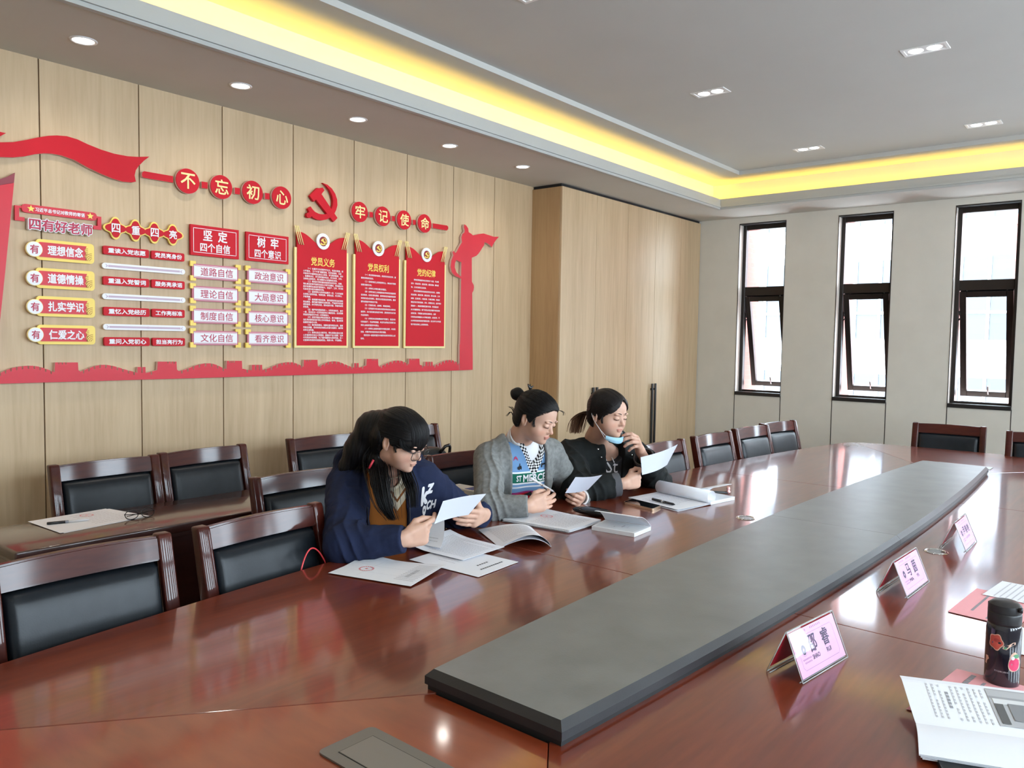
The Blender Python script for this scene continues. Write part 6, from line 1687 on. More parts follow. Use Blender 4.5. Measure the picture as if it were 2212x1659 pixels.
def px_hit(s, o, px, py):
    me = o.data; bv = BVHTree.FromPolygons([x.co for x in me.vertices], [tuple(p.vertices) for p in me.polygons]); h = bv.ray_cast(Vector(EYE), Vector(ray(px, py)).normalized())
    hit = np.array(h[0]) if h[0] is not None else np.array(bv.find_nearest(Vector(s.TT(*px_uv(s, px, py, .10), .10)))[0])
    q = hit-s.ch; return q @ s.X, q @ s.U, hit
def fine(co, fc, cuts=2):
    """subdivide big lettering faces so they can follow a curved surface"""
    bm = BM(); vs = [bm.verts.new(p) for p in co]
    for f in fc:
        try: bm.faces.new([vs[i] for i in f])
        except ValueError: pass
    bmesh.ops.triangulate(bm, faces=bm.faces[:])
    for _ in range(cuts):
        ed = [e for e in bm.edges if e.calc_length() > .012]
        if ed: bmesh.ops.subdivide_edges(bm, edges=ed, cuts=1)
    bmesh.ops.triangulate(bm, faces=bm.faces[:]); bm.verts.index_update()
    r = ([tuple(v.co) for v in bm.verts], [tuple(v.index for v in f.verts) for f in bm.faces]); bm.free(); return r
# ------------------------------------------------------------------ woman in the navy hoodie
NAVY = cloth('navy_hoodie_cloth', (0.013, 0.019, 0.050), 0.9, 0.15)
DARKT = cloth('dark_trousers_cloth', (0.012, 0.012, 0.015), 0.9)
def px_uv(s, px, py, f):
    v = ray(px, py); o = s.TT(0, 0, f); t = ((o-EYE) @ s.Fd)/(v @ s.Fd); p = EYE+v*t; q = p-s.ch; return q @ s.X, q @ s.U
def cuff_cut(P, a, b, back=0.0):
    ax_ = nrm(b-a); return ((P-(b-ax_*back).astype(F32)) @ ax_.astype(F32))
def line_mat(name, base, stops, rough=0.85, kv=0.0, bumpscale=300):
    """cloth whose bands follow v - kv*|u| of the torso frame; stops: (s, colour) constant steps"""
    m = pm(name, base, rough, spec=0.2); at = nd(m, 'ShaderNodeAttribute', attribute_name='tuv'); sp = nd(m, 'ShaderNodeSeparateXYZ'); lk(m, at.outputs['Vector'], sp.inputs[0])
    ab = nd(m, 'ShaderNodeMath', operation='ABSOLUTE'); lk(m, sp.outputs[0], ab.inputs[0])
    mu = nd(m, 'ShaderNodeMath', operation='MULTIPLY_ADD'); lk(m, ab.outputs[0], mu.inputs[0]); mu.inputs[1].default_value = -kv; lk(m, sp.outputs[1], mu.inputs[2])
    mr = nd(m, 'ShaderNodeMapRange'); lo, hi = stops[0][0], stops[-1][0]; mr.inputs['From Min'].default_value = lo; mr.inputs['From Max'].default_value = hi; lk(m, mu.outputs[0], mr.inputs['Value'])
    r = ramp(m, mr.outputs[0], [((p-lo)/(hi-lo), c) for p, c in stops]); r.color_ramp.interpolation = 'CONSTANT'; lk(m, r.outputs[0], bsdf(m).inputs['Base Color'])
    tc = nd(m, 'ShaderNodeTexCoord'); n = nd(m, 'ShaderNodeTexNoise'); n.inputs['Scale'].default_value = bumpscale; lk(m, tc.outputs['Object'], n.inputs['Vector']); bump(m, n.outputs['Fac'], .2); return m
def chest_marks(s, o, txt, u0, u1, v0, v1, mat, name, bold=.03, parent=None, ital=0, f0=.3, cuts=2):
    """lettering laid on the front of a garment between torso coordinates"""
    co, fc = text_mesh(txt, bold, 2); lo, hi = co.min(0), co.max(0)
    pts = [((p[0]-lo[0])/(hi[0]-lo[0])*(u1-u0)+u0+ital*(p[1]-lo[1])/(hi[1]-lo[1]), (p[1]-lo[1])/(hi[1]-lo[1])*(v1-v0)+v0, p[2]) for p in co]
    pts, fc = fine(pts, fc, cuts)
    w = [s.TT(u, v, f0) for u, v, z in pts]
    me = o.data; bv = BVHTree.FromPolygons([v.co for v in me.vertices], [tuple(p.vertices) for p in me.polygons])
    vs, fs = project_marks(w, fc, bv, -s.Fd, .002)
    vs = [tuple(np.array(a)+s.Fd*(.0002*(i % 5))) for i, a in enumerate(vs)]
    return obj(name, (vs, fs), mat, parent or s.t) if fs else None
w1 = Person('woman in a navy hoodie and glasses with long black hair, reading a held sheet',
  dict(head=(866, 952, 2.05), neck=(838, 1022, 2.165), shR=(748, 1048, 2.27), shL=(912, 1036, 2.13), elR=(744, 1176, 2.06), wrR=(872, 1164, 1.885), pel=np.array((1.99, 2.46, .53)),
       elL=(985, 1106, 2.12), wrL=(1044, 1113, 1.945)), 15, 22, 0, dict(fat=.006, w=1.03, bulk=1.0, lip=.35, lipy=.0042), .90)
s = w1; j = s.J
hR = mkhand(j['wrR'], (.84, -.42, .16), (.45, .9, .10), 'R', [(.50, .45, .25), (1.0, .85, .5), (1.15, .95, .5), (1.25, 1.0, .5)], [(.75, .55, .40), (.97, .25, .02), (1.0, .05, -.2)], s=.97)
hL = mkhand(j['wrL'], nrm(np.array((-.92, -.28, .04))), (.1, .9, .25), 'L', [(.30, .25, .15), (.42, .30, .2), (.48, .34, .2), (.55, .35, .2)], [(.4, .45, .8), (.75, .55, .3), (.9, .3, -.1)], s=.95)
s.hands = [hR, hL]
s.body(); s.face_bits()
# hoodie: open at the front, hood gathered behind the neck
hood = [s.TT(-.075, .005, .085), s.TT(-.118, .046, .02), s.TT(-.135, .050, -.075), s.TT(-.02, .030, -.150), s.TT(.105, .050, -.075), s.TT(.110, .045, .02), s.TT(.080, .010, .085)]
def opening(P, ul, ur, vt, vb):
    u, v, f = s.Tl(P)
    t = np.clip((v-vb[0])/(vt[0]-vb[0]), 0, 1.3)
    L = vb[1]+(vt[1]-vb[1])*t; R = vb[2]+(vt[2]-vb[2])*t
    return np.maximum(np.maximum(L-u, u-R), -(f-.005))
OPEN = ((0.03, -.080, .060), (-.34, -.050, .075))
def f_hoodie(P):
    d = s.torso(P, .016)
    op = opening(P, 0, 0, *OPEN)
    d = smin(d, chain(P, hood, [.020, .032, .042, .050, .042, .034, .022], .02), .012)
    d = smin(d, ell(P, s.TT(0, .005, -.125), (.11, .075, .05), np.stack([s.X, s.U, s.Fd], 1)), .03)
    d = smax(d, -op, .008)
    for q in 'RL':
        a = s.arm(P, q, .018, 1.0, (.058, .050, .046, .030), 1.01, (.043, .041)); a = a+s.sleeve_folds(P, q, .008)
        d = smin(d, a, .03)
    nk = cone(P, s.H(0, .022, -.050), j['neck'], .062, .060)
    d = smax(d, -nk, .01)
    return d+folds(P, .0022)
pts = np.array([j[k] for k in j])
v, q = sdf_mesh(f_hoodie, pts.min(0)-.16-np.array((0, 0, -.02)), pts.max(0)+np.array((.16, .2, .02)), .0042)
hd_o = fast_obj('hoodie', relax(v, q, 1), q, NAVY, s.t)
# sweater with chevron stripes, shirt collar
CR, OR, BR = (0.66, 0.58, 0.44), (0.34, 0.115, 0.022), (0.22, 0.075, 0.02)
uo, vo = px_uv(s, 859, 1106, .12)
SW = line_mat('chevron_sweater', OR, [(-.30, OR), (vo, CR), (vo+.026, BR), (vo+.036, CR), (vo+.066, BR), (vo+.075, CR), (vo+.40, CR)], kv=1.15)
def f_sw(P):
    d = s.torso(P, .002); nk = cone(P, s.H(0, .022, -.060), j['neck'], .056, .058)
    u, v_, f_ = s.Tl(P); nk2 = ell(P, s.TT(uo*.5, .06, .10), (.052, .055, .085), np.stack([s.X, s.U, s.Fd], 1))
    return smax(smax(d, -nk, .006), -nk2, .006)+folds(P, .0014, 40)
v, q = sdf_mesh(f_sw, s.ch-.34, s.ch+.26, .0045); v = relax(v, q, 1)
tu = np.stack([(v-s.ch) @ s.X-uo, (v-s.ch) @ s.U, (v-s.ch) @ s.Fd], 1); fast_obj('sweater', v, q, SW, s.t, {'tuv': tu})
CRM = cloth('cream_collar_cloth', CR, .85)
def f_col(P):
    a, b = j['neck']-s.Fd*.004, s.H(0, .026, -.065)
    ring = np.abs(cone(P, a, a+(b-a)*.35, .066, .062))-.0028
    u, v_, f_ = s.Tl(P); ring = smax(ring, -(cone(P, s.TT(uo*.5, .06, .09), s.TT(uo*.6, -.05, .12), .030, .012)), .003)
    top = ((P-(a+(b-a)*.42).astype(F32)) @ nrm(b-a).astype(F32)); bot = -((P-(a-(b-a)*.25).astype(F32)) @ nrm(b-a).astype(F32))
    return np.maximum(np.maximum(ring, top), bot)
v, q = sdf_mesh(f_col, j['neck']-.12, j['neck']+.12, .0028); fast_obj('shirt_collar', v, q, CRM, s.t)
WM = pm('white_print', (0.75, 0.75, 0.78), 0.6)
for tx, a, b, c, d_, bo, it in (('k', 910, 923, 1051, 1089, .055, .004), ('z', 922, 933, 1044, 1066, .04, .006), ('C', 921, 930, 1080, 1101, .05, .0), ('H', 930, 939, 1077, 1099, .05, .003), ('o', 912, 920, 1092, 1110, .06, 0)):
    m_ = px_hit(s, hd_o, (a+b)/2, (c+d_)/2); su = (b-a)/56/10*1.25; sv = (d_-c)/58/10*1.05; u0, u1, v0_, v1_ = m_[0]-su/2, m_[0]+su/2, m_[1]-sv/2, m_[1]+sv/2; chest_marks(s, hd_o, tx, u0, u1, v0_, v1_, WM, 'chest_print', bo, hd_o, it)
bm = BM(); # zip tape down both open edges
for sgn, (k0, k1) in ((0, (OPEN[0][1], OPEN[1][1])), (1, (OPEN[0][2], OPEN[1][2]))):
    me = hd_o.data; bv = BVHTree.FromPolygons([x.co for x in me.vertices], [tuple(p.vertices) for p in me.polygons]); L_ = []
    for t_ in np.linspace(0.02, .95, 16):
        u = k1+(k0-k1)*(1-t_)+(-.008 if sgn == 0 else .008); h_ = bv.ray_cast(Vector(s.TT(u, OPEN[0][0]+(OPEN[1][0]-OPEN[0][0])*t_, .3)), Vector(-s.Fd))
        if h_[0] is not None and (h_[0]-Vector(s.TT(u, OPEN[0][0]+(OPEN[1][0]-OPEN[0][0])*t_, .1))).length < .12: L_.append(h_[0])
    if len(L_) > 3: tube(bm, L_, .0032, 6)
obj('zip', bm, pm('dark_zip', (0.02, 0.025, 0.04), 0.4), hd_o)
p_ = ony(797, 1012, 2.10); bm = BM(); tube(bm, [p_, p_+Vector((.012, -.01, .03))], .004, 8); obj('red_toggle', bm, pm('red_toggle', (.55, .03, .05), .5), hd_o)
# hair: cap with a side fringe, long loose lengths behind and two front locks
def cut1(Q):
    zl = np.interp(Q[:, 1], (-.14, -.085, -.05, -.025, -.006, .010, .034, .046, .10), (.014, .010, .006, -.008, -.010, .022, .012, -.10, -.13)).astype(F32)
    zl = zl+np.where(Q[:, 1] < -.03, .010*np.sin(Q[:, 0]*40+1), 0).astype(F32)
    return (zl-Q[:, 2])*.6
capv = s.cap(cut1, .013, (0.0, .09, .075), grooves=.0010)
SL = []; rnd = random.Random(5)
def lock(starts, ctrls, n, spread, ends=None, npts=14):
    for k in range(n):
        a = starts[0]+(starts[1]-starts[0])*rnd.random(); w_ = rnd.gauss(0, 1); z_ = rnd.gauss(0, 1); cs = [a]
        for i, c in enumerate(ctrls):
            sp = spread[i]; cs.append(np.array(c)+s.X*w_*sp+np.array((0, 1, 0))*z_*sp*.5+np.array((0, 0, 1))*rnd.gauss(0, sp*.25))
        SL.append(spline(cs, npts))
def O(px, py, y): return np.array(ony(px, py, y))
def mass(Q3, d0=None):
    P = Q3; d = chain(P, [s.H(0, .052, .048), O(806, 925, 2.16), O(778, 968, 2.21), O(752, 1008, 2.25)], [.060, .056, .050, .036], .03)
    d = smin(d, chain(P, [s.H(-.045, .06, .0), O(815, 985, 2.15), O(821, 1040, 2.07), O(834, 1090, 2.03), O(847, 1116, 2.02)], [.040, .036, .030, .020, .006], .02), .015)
    d = smin(d, chain(P, [s.H(.050, .04, -.02), O(880, 1030, 2.06), O(890, 1062, 2.01), O(893, 1088, 2.0)], [.028, .018, .013, .004], .01), .01)
    u = P @ s.X; w_ = P @ s.Fd.astype(F32)
    return d+.0010*np.sin(u*300+2*np.sin(u*41))
mv, mq = sdf_mesh(mass, s.hc-.30, s.hc+.30, .0036)
ma = np.stack([(mv @ s.X)*2.2+(mv @ s.Fd)*1.4, mv[:, 2]*2, np.zeros(len(mv))], 1)
lock((s.H(-.050, .075, .075), s.H(-.060, .085, -.02)), [O(806, 915, 2.17), O(772, 962, 2.22), O(744, 1014, 2.27)], 120, (.012, .018, .020))
lock((s.H(.02, .095, .06), s.H(-.06, .08, -.05)), [O(815, 930, 2.16), O(795, 985, 2.18), O(770, 1022, 2.20)], 80, (.012, .022, .020))
lock((s.H(-.066, .052, .02), s.H(-.060, .060, -.06)), [O(812, 985, 2.13), O(819, 1038, 2.04), O(830, 1090, 2.00), O(848, 1122, 1.99)], 150, (.020, .020, .017, .010))
lock((s.H(.066, .050, -.02), s.H(.060, .03, -.06)), [O(880, 1030, 2.04), O(890, 1060, 1.99), O(893, 1096, 1.985)], 70, (.012, .011, .008))
for k in range(420):   # smooth fringe drawn forward from the crown to the glasses
    x = rnd.uniform(-.074, .074); e = rnd.gauss(0, .0035)-.005*abs(x+.02)/.06
    SL.append(s.lay([(x*.35-.012, .035, .12), (x*.75-.008, -.045, .10), (x, -.095, .055), (x+.006, -.105, .022), (x+.012, -.105, -.002+e)], 14, rnd.uniform(-.0006, .0012)))
for k in range(160):   # sides swept back over the ear
    z = rnd.uniform(.0, .1); SL.append(s.lay([(-.055, -.075, .03+z*.6), (-.085, -.02, .022+z), (-.08, .05, .01+z*.9), (-.03, .10, z*.7)], 12, rnd.uniform(-.0006, .0010)))
lock((s.H(-.066, -.02, .055), s.H(-.066, -.03, .055)), [s.H(-.076, -.045, .030), s.H(-.070, -.064, .010), s.H(-.058, -.084, .000)], 40, (.005, .006, .004))
lock((s.H(-.072, -.012, .02), s.H(-.072, -.02, .025)), [s.H(-.077, -.026, -.008), s.H(-.072, -.036, -.026)], 14, (.003, .004))
v, q, a = join([capv, (mv, mq, ma), strands(SL, .0013, 4, .25)]); fast_obj('hair', v, q, HAIRB, s.t, {'hair': a})
# glasses
g = thing('glasses', 'thin dark framed glasses worn by the woman in the navy hoodie', 'glasses', (0, 0, 0))
bm = BM(); dz = -.008
def GP_(x, y, z): return Vector(s.H(x, y, z+dz))
lens_pts = []
for q_ in (-1, 1):
    rim = []
    for x, z in rrect(.0245, .0185, .010, 5): xx = .0345+x; rim.append(GP_(q_*xx, -.1085+.010*(max(0, xx-.03)/.03)**2, z-.003))
    top = [p for p in rim]+[rim[0]]
    tube(bm, top, .00125, 6); lens_pts.append(rim)
tube(bm, [GP_(-.0105, -.1085, .006), GP_(0, -.112, .010), GP_(.0105, -.1085, .006)], .0012, 6)
obj('frame', bm, BLKP, g)
for q_ in (-1, 1):
    bm = BM(); tube(bm, [GP_(q_*.058, -.101, .008), GP_(q_*.0735, -.080, .011), GP_(q_*.0785, -.03, .014), GP_(q_*.0785, .004, .016)], .0014, 6); obj('temple', bm, BLKP, g)
for rim in lens_pts: obj('lens', ([tuple(p) for p in rim], [tuple(range(len(rim)))]), GLASS, g)
s.legs(DARKT)
PB = noisy('held_paper', (0.66, 0.69, 0.78), 0.01, 5, 0.6, spec=0.3)
def held(label, c, bow):
    t = thing('paper_sheet', label, 'paper', (0, 0, 0), 0, 'sheets held up for reading')
    c4 = [ony(*p) for p in c]; n_ = (c4[1]-c4[0]).cross(c4[3]-c4[0]).normalized()
    sheet('sheet', c4, PB, lambda u, v: tuple(n_*(bow*math.sin(PI*u))), 16, t); return t
held('white sheet held in both hands by the woman in the navy hoodie', [(957, 1083, 1.815), (1050, 1067, 1.86), (1012, 1112, 1.90), (938, 1132, 1.855)], .006)
# ------------------------------------------------------------------ woman in the grey cardigan
GREYC = cloth('grey_knit', (0.20, 0.205, 0.20), .95, .22, 520, .3, 60)
WKNIT = cloth('white_knit', (0.72, 0.72, 0.73), .9, .03, 300, .15)
w2 = Person('woman in a grey cardigan over a bright patterned vest, with her hair in a bun',
  dict(head=(1158, 903, 2.07), neck=(1118, 952, 2.195), shR=(1056, 988, 2.26), shL=(1187, 978, 2.14), elR=(1056, 1097, 2.10), wrR=(1141, 1093, 1.965), pel=np.array((2.87, 2.42, .53)),
       elL=(1238, 1076, 2.17), wrL=(1253, 1075, 2.0)), 6, 21, 0, dict(fat=.002, w=.98, bulk=.96, lip=.8, lipy=.0056), .93)
s = w2; j = s.J
hR = mkhand(j['wrR'], (.86, -.40, .15), (.42, .88, -.05), 'R', [(.45, .50, .3), (.32, .35, .25), (.28, .30, .2), (.30, .30, .2)], [(.70, .60, .45), (.95, .35, .05), (1, .1, -.15)], s=.93)
hL = mkhand(j['wrL'], (-.80, -.55, .06), (.25, .80, .25), 'L', [(.70, .80, .5), (.85, .95, .6), (.90, 1.0, .6), (.95, 1.0, .6)], [(.6, .5, .6), (.85, .4, .2), (.95, .2, 0)], s=.93)
s.hands = [hR, hL]
s.body()
s.face_bits()
OPEN = ((0.03, -.085, .085), (-.36, -.070, .095))
def f_card(P):
    d = s.torso(P, .016)
    u, v, f = s.Tl(P); t = np.clip((v-OPEN[1][0])/(OPEN[0][0]-OPEN[1][0]), 0, 1.4)
    L = OPEN[1][1]+(OPEN[0][1]-OPEN[1][1])*t; R = OPEN[1][2]+(OPEN[0][2]-OPEN[1][2])*t; op = np.maximum(np.maximum(L-u, u-R), -(f-.005))
    band = np.maximum(np.abs(np.minimum(np.abs(u-L), np.abs(u-R)))-.014, -(f-.005)); d = d-np.clip(.5-band/.004, 0, 1)*.0035
    d = smin(d, chain(P, [s.TT(-.092, -.06, .110), s.TT(-.096, .030, .055), s.TT(-.086, .070, -.020), s.TT(0, .085, -.070), s.TT(.086, .070, -.020), s.TT(.096, .030, .055), s.TT(.100, -.06, .110)], [.012, .018, .024, .026, .024, .018, .012], .02), .04)
    d = smax(d, -op, .006)
    for q in 'RL':
        a = s.arm(P, q, .015, 1.0, (.056, .047, .044, .031), 1.01, (.043, .040)); a = a+s.sleeve_folds(P, q, .009)
        d = smin(d, a, .03)
    nk = cone(P, s.H(0, .022, -.050), j['neck'], .068, .074); d = smax(d, -nk, .01)
    return d+folds(P, .0016)
pts = np.array([j[k] for k in j])
v, q = sdf_mesh(f_card, pts.min(0)-.16-np.array((0, 0, -.02)), pts.max(0)+np.array((.16, .2, .02)), .0042)
cd_o = fast_obj('cardigan', relax(v, q, 1), q, GREYC, s.t)
bm = BM(); me = cd_o.data; bv = BVHTree.FromPolygons([x.co for x in me.vertices], [tuple(p.vertices) for p in me.polygons])
for py_ in (1035, 1050):
    h_ = bv.ray_cast(Vector(EYE), Vector(ray(1195+(py_-1035)*.15, py_)).normalized())
    if h_[0] is not None: lathe(bm, [(0, .003), (.006, .003), (.007, .0015), (.007, -.002)], 14, Matrix.Translation(h_[0]) @ h_[1].to_track_quat('Z', 'Y').to_matrix().to_4x4())
if len(bm.verts): obj('button', bm, pm('dark_button', (.03, .03, .03), .4), cd_o)
else: bm.free()
# turtleneck
def f_tn(P):
    d = s.torso(P, -.009); a, b = j['neck']+s.Fd*-.003, s.H(0, .030, -.078)
    nk = cone(P, j['neck']-s.U*.02, a+(b-a)*.62, .0625, .0575); nk = smax(nk, ((P-(a+(b-a)*.62).astype(F32)) @ nrm(b-a).astype(F32)), .006); nk = nk+.0016*np.sin(((P-a.astype(F32)) @ nrm(b-a).astype(F32))*150+3*np.sin(P[:, 0]*20))
    d = smin(d, nk, .012); hole = cone(P, a, b+(b-a)*.3, .0545, .0535)
    d = smax(d, -smax(hole, -((P-(a+(b-a)*.36).astype(F32)) @ nrm(b-a).astype(F32)), .003), .004)
    return d
v, q = sdf_mesh(f_tn, s.ch-.30, s.ch+.24, .0040); fast_obj('turtleneck', relax(v, q, 1), q, WKNIT, s.t)
# vest with chequered neck edge and bands
uo, vo = px_uv(s, 1156, 1013, .105)
vv = lambda py, px=1150: px_uv(s, px, py, .112)[1]
BLU, WH, GRN, MAG, RD = (0.16, 0.30, 0.52), (0.74, 0.76, 0.80), (0.012, 0.13, 0.085), (0.30, 0.04, 0.17), (0.55, 0.012, 0.02)
b0 = vv(1022.5)
VEST = line_mat('patterned_vest', BLU, [(-.40, RD), (b0-.093, MAG), (b0-.083, BLU), (b0-.064, WH), (b0-.058, BLU), (b0-.0465, WH), (b0-.041, GRN), (b0-.004, WH), (b0+.002, BLU), (.4, BLU)], bumpscale=420)
m = VEST; bs = bsdf(m); lkc = bs.inputs['Base Color'].links[0].from_socket
at = nd(m, 'ShaderNodeAttribute', attribute_name='vedge'); ck = nd(m, 'ShaderNodeTexChecker'); ck.inputs['Scale'].default_value = 1.0; ck.inputs['Color1'].default_value = (.75, .75, .76, 1); ck.inputs['Color2'].default_value = (.012, .012, .015, 1)
mp = nd(m, 'ShaderNodeMapping'); mp.inputs['Scale'].default_value = (1/.0075, 1/.0075, 1); mp.inputs['Location'].default_value = (.5, 0, .5); lk(m, at.outputs['Vector'], mp.inputs[0]); lk(m, mp.outputs[0], ck.inputs['Vector'])
sp = nd(m, 'ShaderNodeSeparateXYZ'); lk(m, at.outputs['Vector'], sp.inputs[0]); gt = nd(m, 'ShaderNodeMath', operation='GREATER_THAN'); lk(m, sp.outputs[1], gt.inputs[0]); gt.inputs[1].default_value = -.0225
mx = nd(m, 'ShaderNodeMix', data_type='RGBA'); lk(m, gt.outputs[0], mx.inputs[0]); lk(m, lkc, mx.inputs[6]); lk(m, ck.outputs[0], mx.inputs[7]); lk(m, mx.outputs[2], bs.inputs['Base Color'])
KV = 1.55
def vedge(u, v): return (v-(vo+.012)-KV*np.abs(u-uo)*np.clip(.35+np.abs(u-uo)/.05*.65, .35, 1))/math.sqrt(1+KV*KV)
def f_vest(P):
    d = s.torso(P, .007); u, v, f = s.Tl(P); e = vedge(u, v)
    d = smax(d, np.where(f > -.02, e, -1).astype(F32), .003); d = smax(d, v-.16, .004); d = smax(d, -f-.0, .01)
    return d-np.where((e > -.0225) & (f > 0), .0012, 0).astype(F32)
v, q = sdf_mesh(f_vest, s.ch-.34, s.ch+.22, .0036); v = relax(v, q, 1)
u_ = (v-s.ch) @ s.X; v_ = (v-s.ch) @ s.U; e_ = vedge(u_, v_)
vt_o = fast_obj('vest', v, q, VEST, s.t, {'tuv': np.stack([u_-uo, v_, u_*0], 1), 'vedge': np.stack([(np.abs(u_-uo)*.54+(v_-vo)*.84)*np.sign(u_-uo), e_, u_*0], 1)})
for tx, a, b, top in (('ST', 1114, 1126.5, .010), ('MERCER', 1128, 1188, .0045)):
    ua, ub = px_uv(s, a, 1036, .112)[0], px_uv(s, b, 1030, .112)[0]
    chest_marks(s, vt_o, tx, ua, ub, b0-.0385+(.006 if tx == 'ST' else .003), b0-.0045-top*.4, WM, 'lettering', .028, vt_o)
def motif(px, py, pts, mat, sc=.01):
    u, v, _ = px_hit(s, vt_o, px, py); me = vt_o.data; bv = BVHTree.FromPolygons([x.co for x in me.vertices], [tuple(p.vertices) for p in me.polygons])
    co, fc = fine([(p[0]*sc+u, p[1]*sc+v, 0) for p in pts], [tuple(range(len(pts)))], 2); w = [s.TT(a, b, .3) for a, b, c in co]; vs, fs = project_marks(w, fc, bv, -s.Fd, .0022)
    if fs: obj('knit_motif', (vs, fs), mat, vt_o)
KB, KP = pm('knit_black', (.012, .012, .015), .9), pm('knit_pink', (.45, .05, .13), .9)
motif(1123, 1008, [(-1.2, -1.0), (-.2, -1.4), (0, -.8), (.8, -1.3), (1.0, -.4), (.6, .6), (.1, .4), (0, 1.6), (-.4, 1.6), (-.4, .3), (-1.4, 0)], KB, .009)
motif(1114, 991, [(-1.4, -.9), (-.8, .6), (0, 1.2), (.8, .4), (1.2, -.8), (.4, -.2), (0, .4), (-.6, -.3)], KP, .009)
motif(1173, 1004, [(-1.2, -.9), (-.6, -.9), (-.5, .1), (1.1, .2), (1.1, 1.0), (-1.2, 1.0)], KB, .009)
motif(1146, 1064, [(-3.2, -.8), (-1.2, .2), (0, 1.0), (.2, -.2), (1.2, .9), (2.0, -.9), (1.0, -1.6), (-2.0, -1.6)], KB, .010)
# hair: drawn back into a bun with a black clip
def cut2(Q):
    zl = np.interp(Q[:, 1], (-.14, -.090, -.070, -.050, -.035, -.022, -.012, .006, .012, .034, .046, .075, .12), (.086, .078, .066, .050, .028, .002, -.012, .004, .022, .012, -.062, -.088, -.10)).astype(F32)
    return (zl-Q[:, 2]-.004*np.sin(Q[:, 0]*60))*.6
capv = s.cap(cut2, .0115, (0, .095, .062), grooves=.0009)
bun = O(1117, 851, 2.175)
def f_bun(P):
    q_ = P-bun.astype(F32); an = np.arctan2(q_[:, 2], q_[:, 0]); r_ = np.sqrt((q_**2).sum(1))
    d = ell(P, bun, (.030, .029, .028))+.0016*np.sin(an*3+r_*260+q_[:, 1]*90)
    return smin(d, cone(P, s.H(0, .085, .058), bun, .026, .018), .02)
bv_, bq_ = sdf_mesh(f_bun, bun-.12, bun+.14, .0028); ba_ = np.stack([np.arctan2(bv_[:, 2]-bun[2], bv_[:, 0]-bun[0])*.6+(bv_[:, 1])*3, bv_[:, 2]*6, bv_[:, 0]*0], 1)
SL.clear()
lock((s.H(-.03, .10, -.02), s.H(-.02, .105, -.04)), [O(1108, 884, 2.2), O(1101, 878, 2.21)], 8, (.003, .006), npts=8)
lock((s.H(-.03, .10, -.03), s.H(-.02, .105, -.05)), [O(1104, 890, 2.2), O(1095, 899, 2.21)], 9, (.002, .004), npts=8)
lock((s.H(-.068, -.030, .012), s.H(-.066, -.035, .02)), [s.H(-.076, -.036, -.006), s.H(-.071, -.044, -.020)], 14, (.003, .003), npts=8)
lock((s.H(.03, -.080, .075), s.H(.05, -.07, .07)), [s.H(.062, -.090, .066), s.H(.064, -.096, .050)], 5, (.003, .004), npts=8)
for k in range(420):
    a_ = rnd.uniform(-1.75, 1.75); ss, cc = math.sin(a_), math.cos(a_)
    SL.append(s.lay([(.066*ss, -.100+.080*ss*ss, .088-.070*ss*ss), (.080*ss, -.03+.03*ss*ss, .11-.075*ss*ss), (.055*ss, .07, .095-.05*ss*ss), (0, .12, .062)], 12, rnd.uniform(-.0005, .0012)))
v, q, a = join([capv, (bv_, bq_, ba_), strands(SL, .0011, 4, .3)]); hr2 = fast_obj('hair', v, q, HAIRB, s.t, {'hair': a})
bm = BM(); c0 = O(1145, 839, 2.12)
for k in range(7):
    a_ = k*.9; tube(bm, [c0, c0+np.array((.022*math.cos(a_), .012*math.sin(a_*1.3), .010+.010*math.sin(a_)))], [.007, .0025], 6)
obj('hair_clip', bm, BLKP, hr2)
s.legs(DARKT, 2.10, 2.16)
held('white sheet held low by the woman in the grey cardigan', [(1243, 1031, 1.83), (1301, 1026, 1.86), (1270, 1058, 1.93), (1221, 1065, 1.89)], -.006)
_tp = Vector(hand_tip(hR, 0)[0]); _pd = (ony(1205, 1073, 1.872)-ony(1163, 1048.5, 1.905)).normalized(); _pa, _pb = _tp-_pd*.105+Vector((0, -.004, .004)), _tp+_pd*.032+Vector((0, -.004, .004))
pp = pen('white pen in the right hand of the woman in the grey cardigan', _pa, _pb, .0048, [pm('white_pen_barrel', (.7, .7, .72), .3), SILV, pm('white_pen_barrel', (.7, .7, .72), .3)])
t = thing('wristwatch', 'silver and white bracelet watch on the left wrist of the woman in the grey cardigan', 'watch', (0, 0, 0))
wa = nrm(j['wrL']-j['elL']); wc = j['wrL']-wa*-.012; e1 = nrm(np.cross(wa, (0, 0, 1))); e2 = np.cross(wa, e1)
bm = BM(); tube(bm, [wc+(e1*math.cos(k*PI/12)+e2*math.sin(k*PI/12))*.034 for k in range(25)], .0045, 8, False); obj('strap', bm, pm('white_strap', (.7, .7, .72), .35), t)
bm = BM(); lathe(bm, [(0, .004), (.012, .004), (.014, 0), (0, -.002)], 20, Matrix.Translation(wc+e2*-.036) @ Vector(-e2).to_track_quat('Z', 'Y').to_matrix().to_4x4()); obj('face', bm, SILV, t)
t = thing('carton', 'white and blue carton on the chair seat beside the grey cardigan woman', 'box', (0, 0, 0))
bm = BM(); box(bm, (2.61, 2.36, .459), (2.70, 2.54, .80), .004, 2); obj('body', bm, noisy('carton_white', (.62, .62, .60), .05, 10, .6), t)
bm = BM(); box(bm, (2.62, 2.3585, .72), (2.69, 2.3605, .77)); box(bm, (2.62, 2.38, .7995), (2.69, 2.43, .8012)); obj('blue_print', bm, pm('carton_blue', (.03, .08, .30), .5), t)
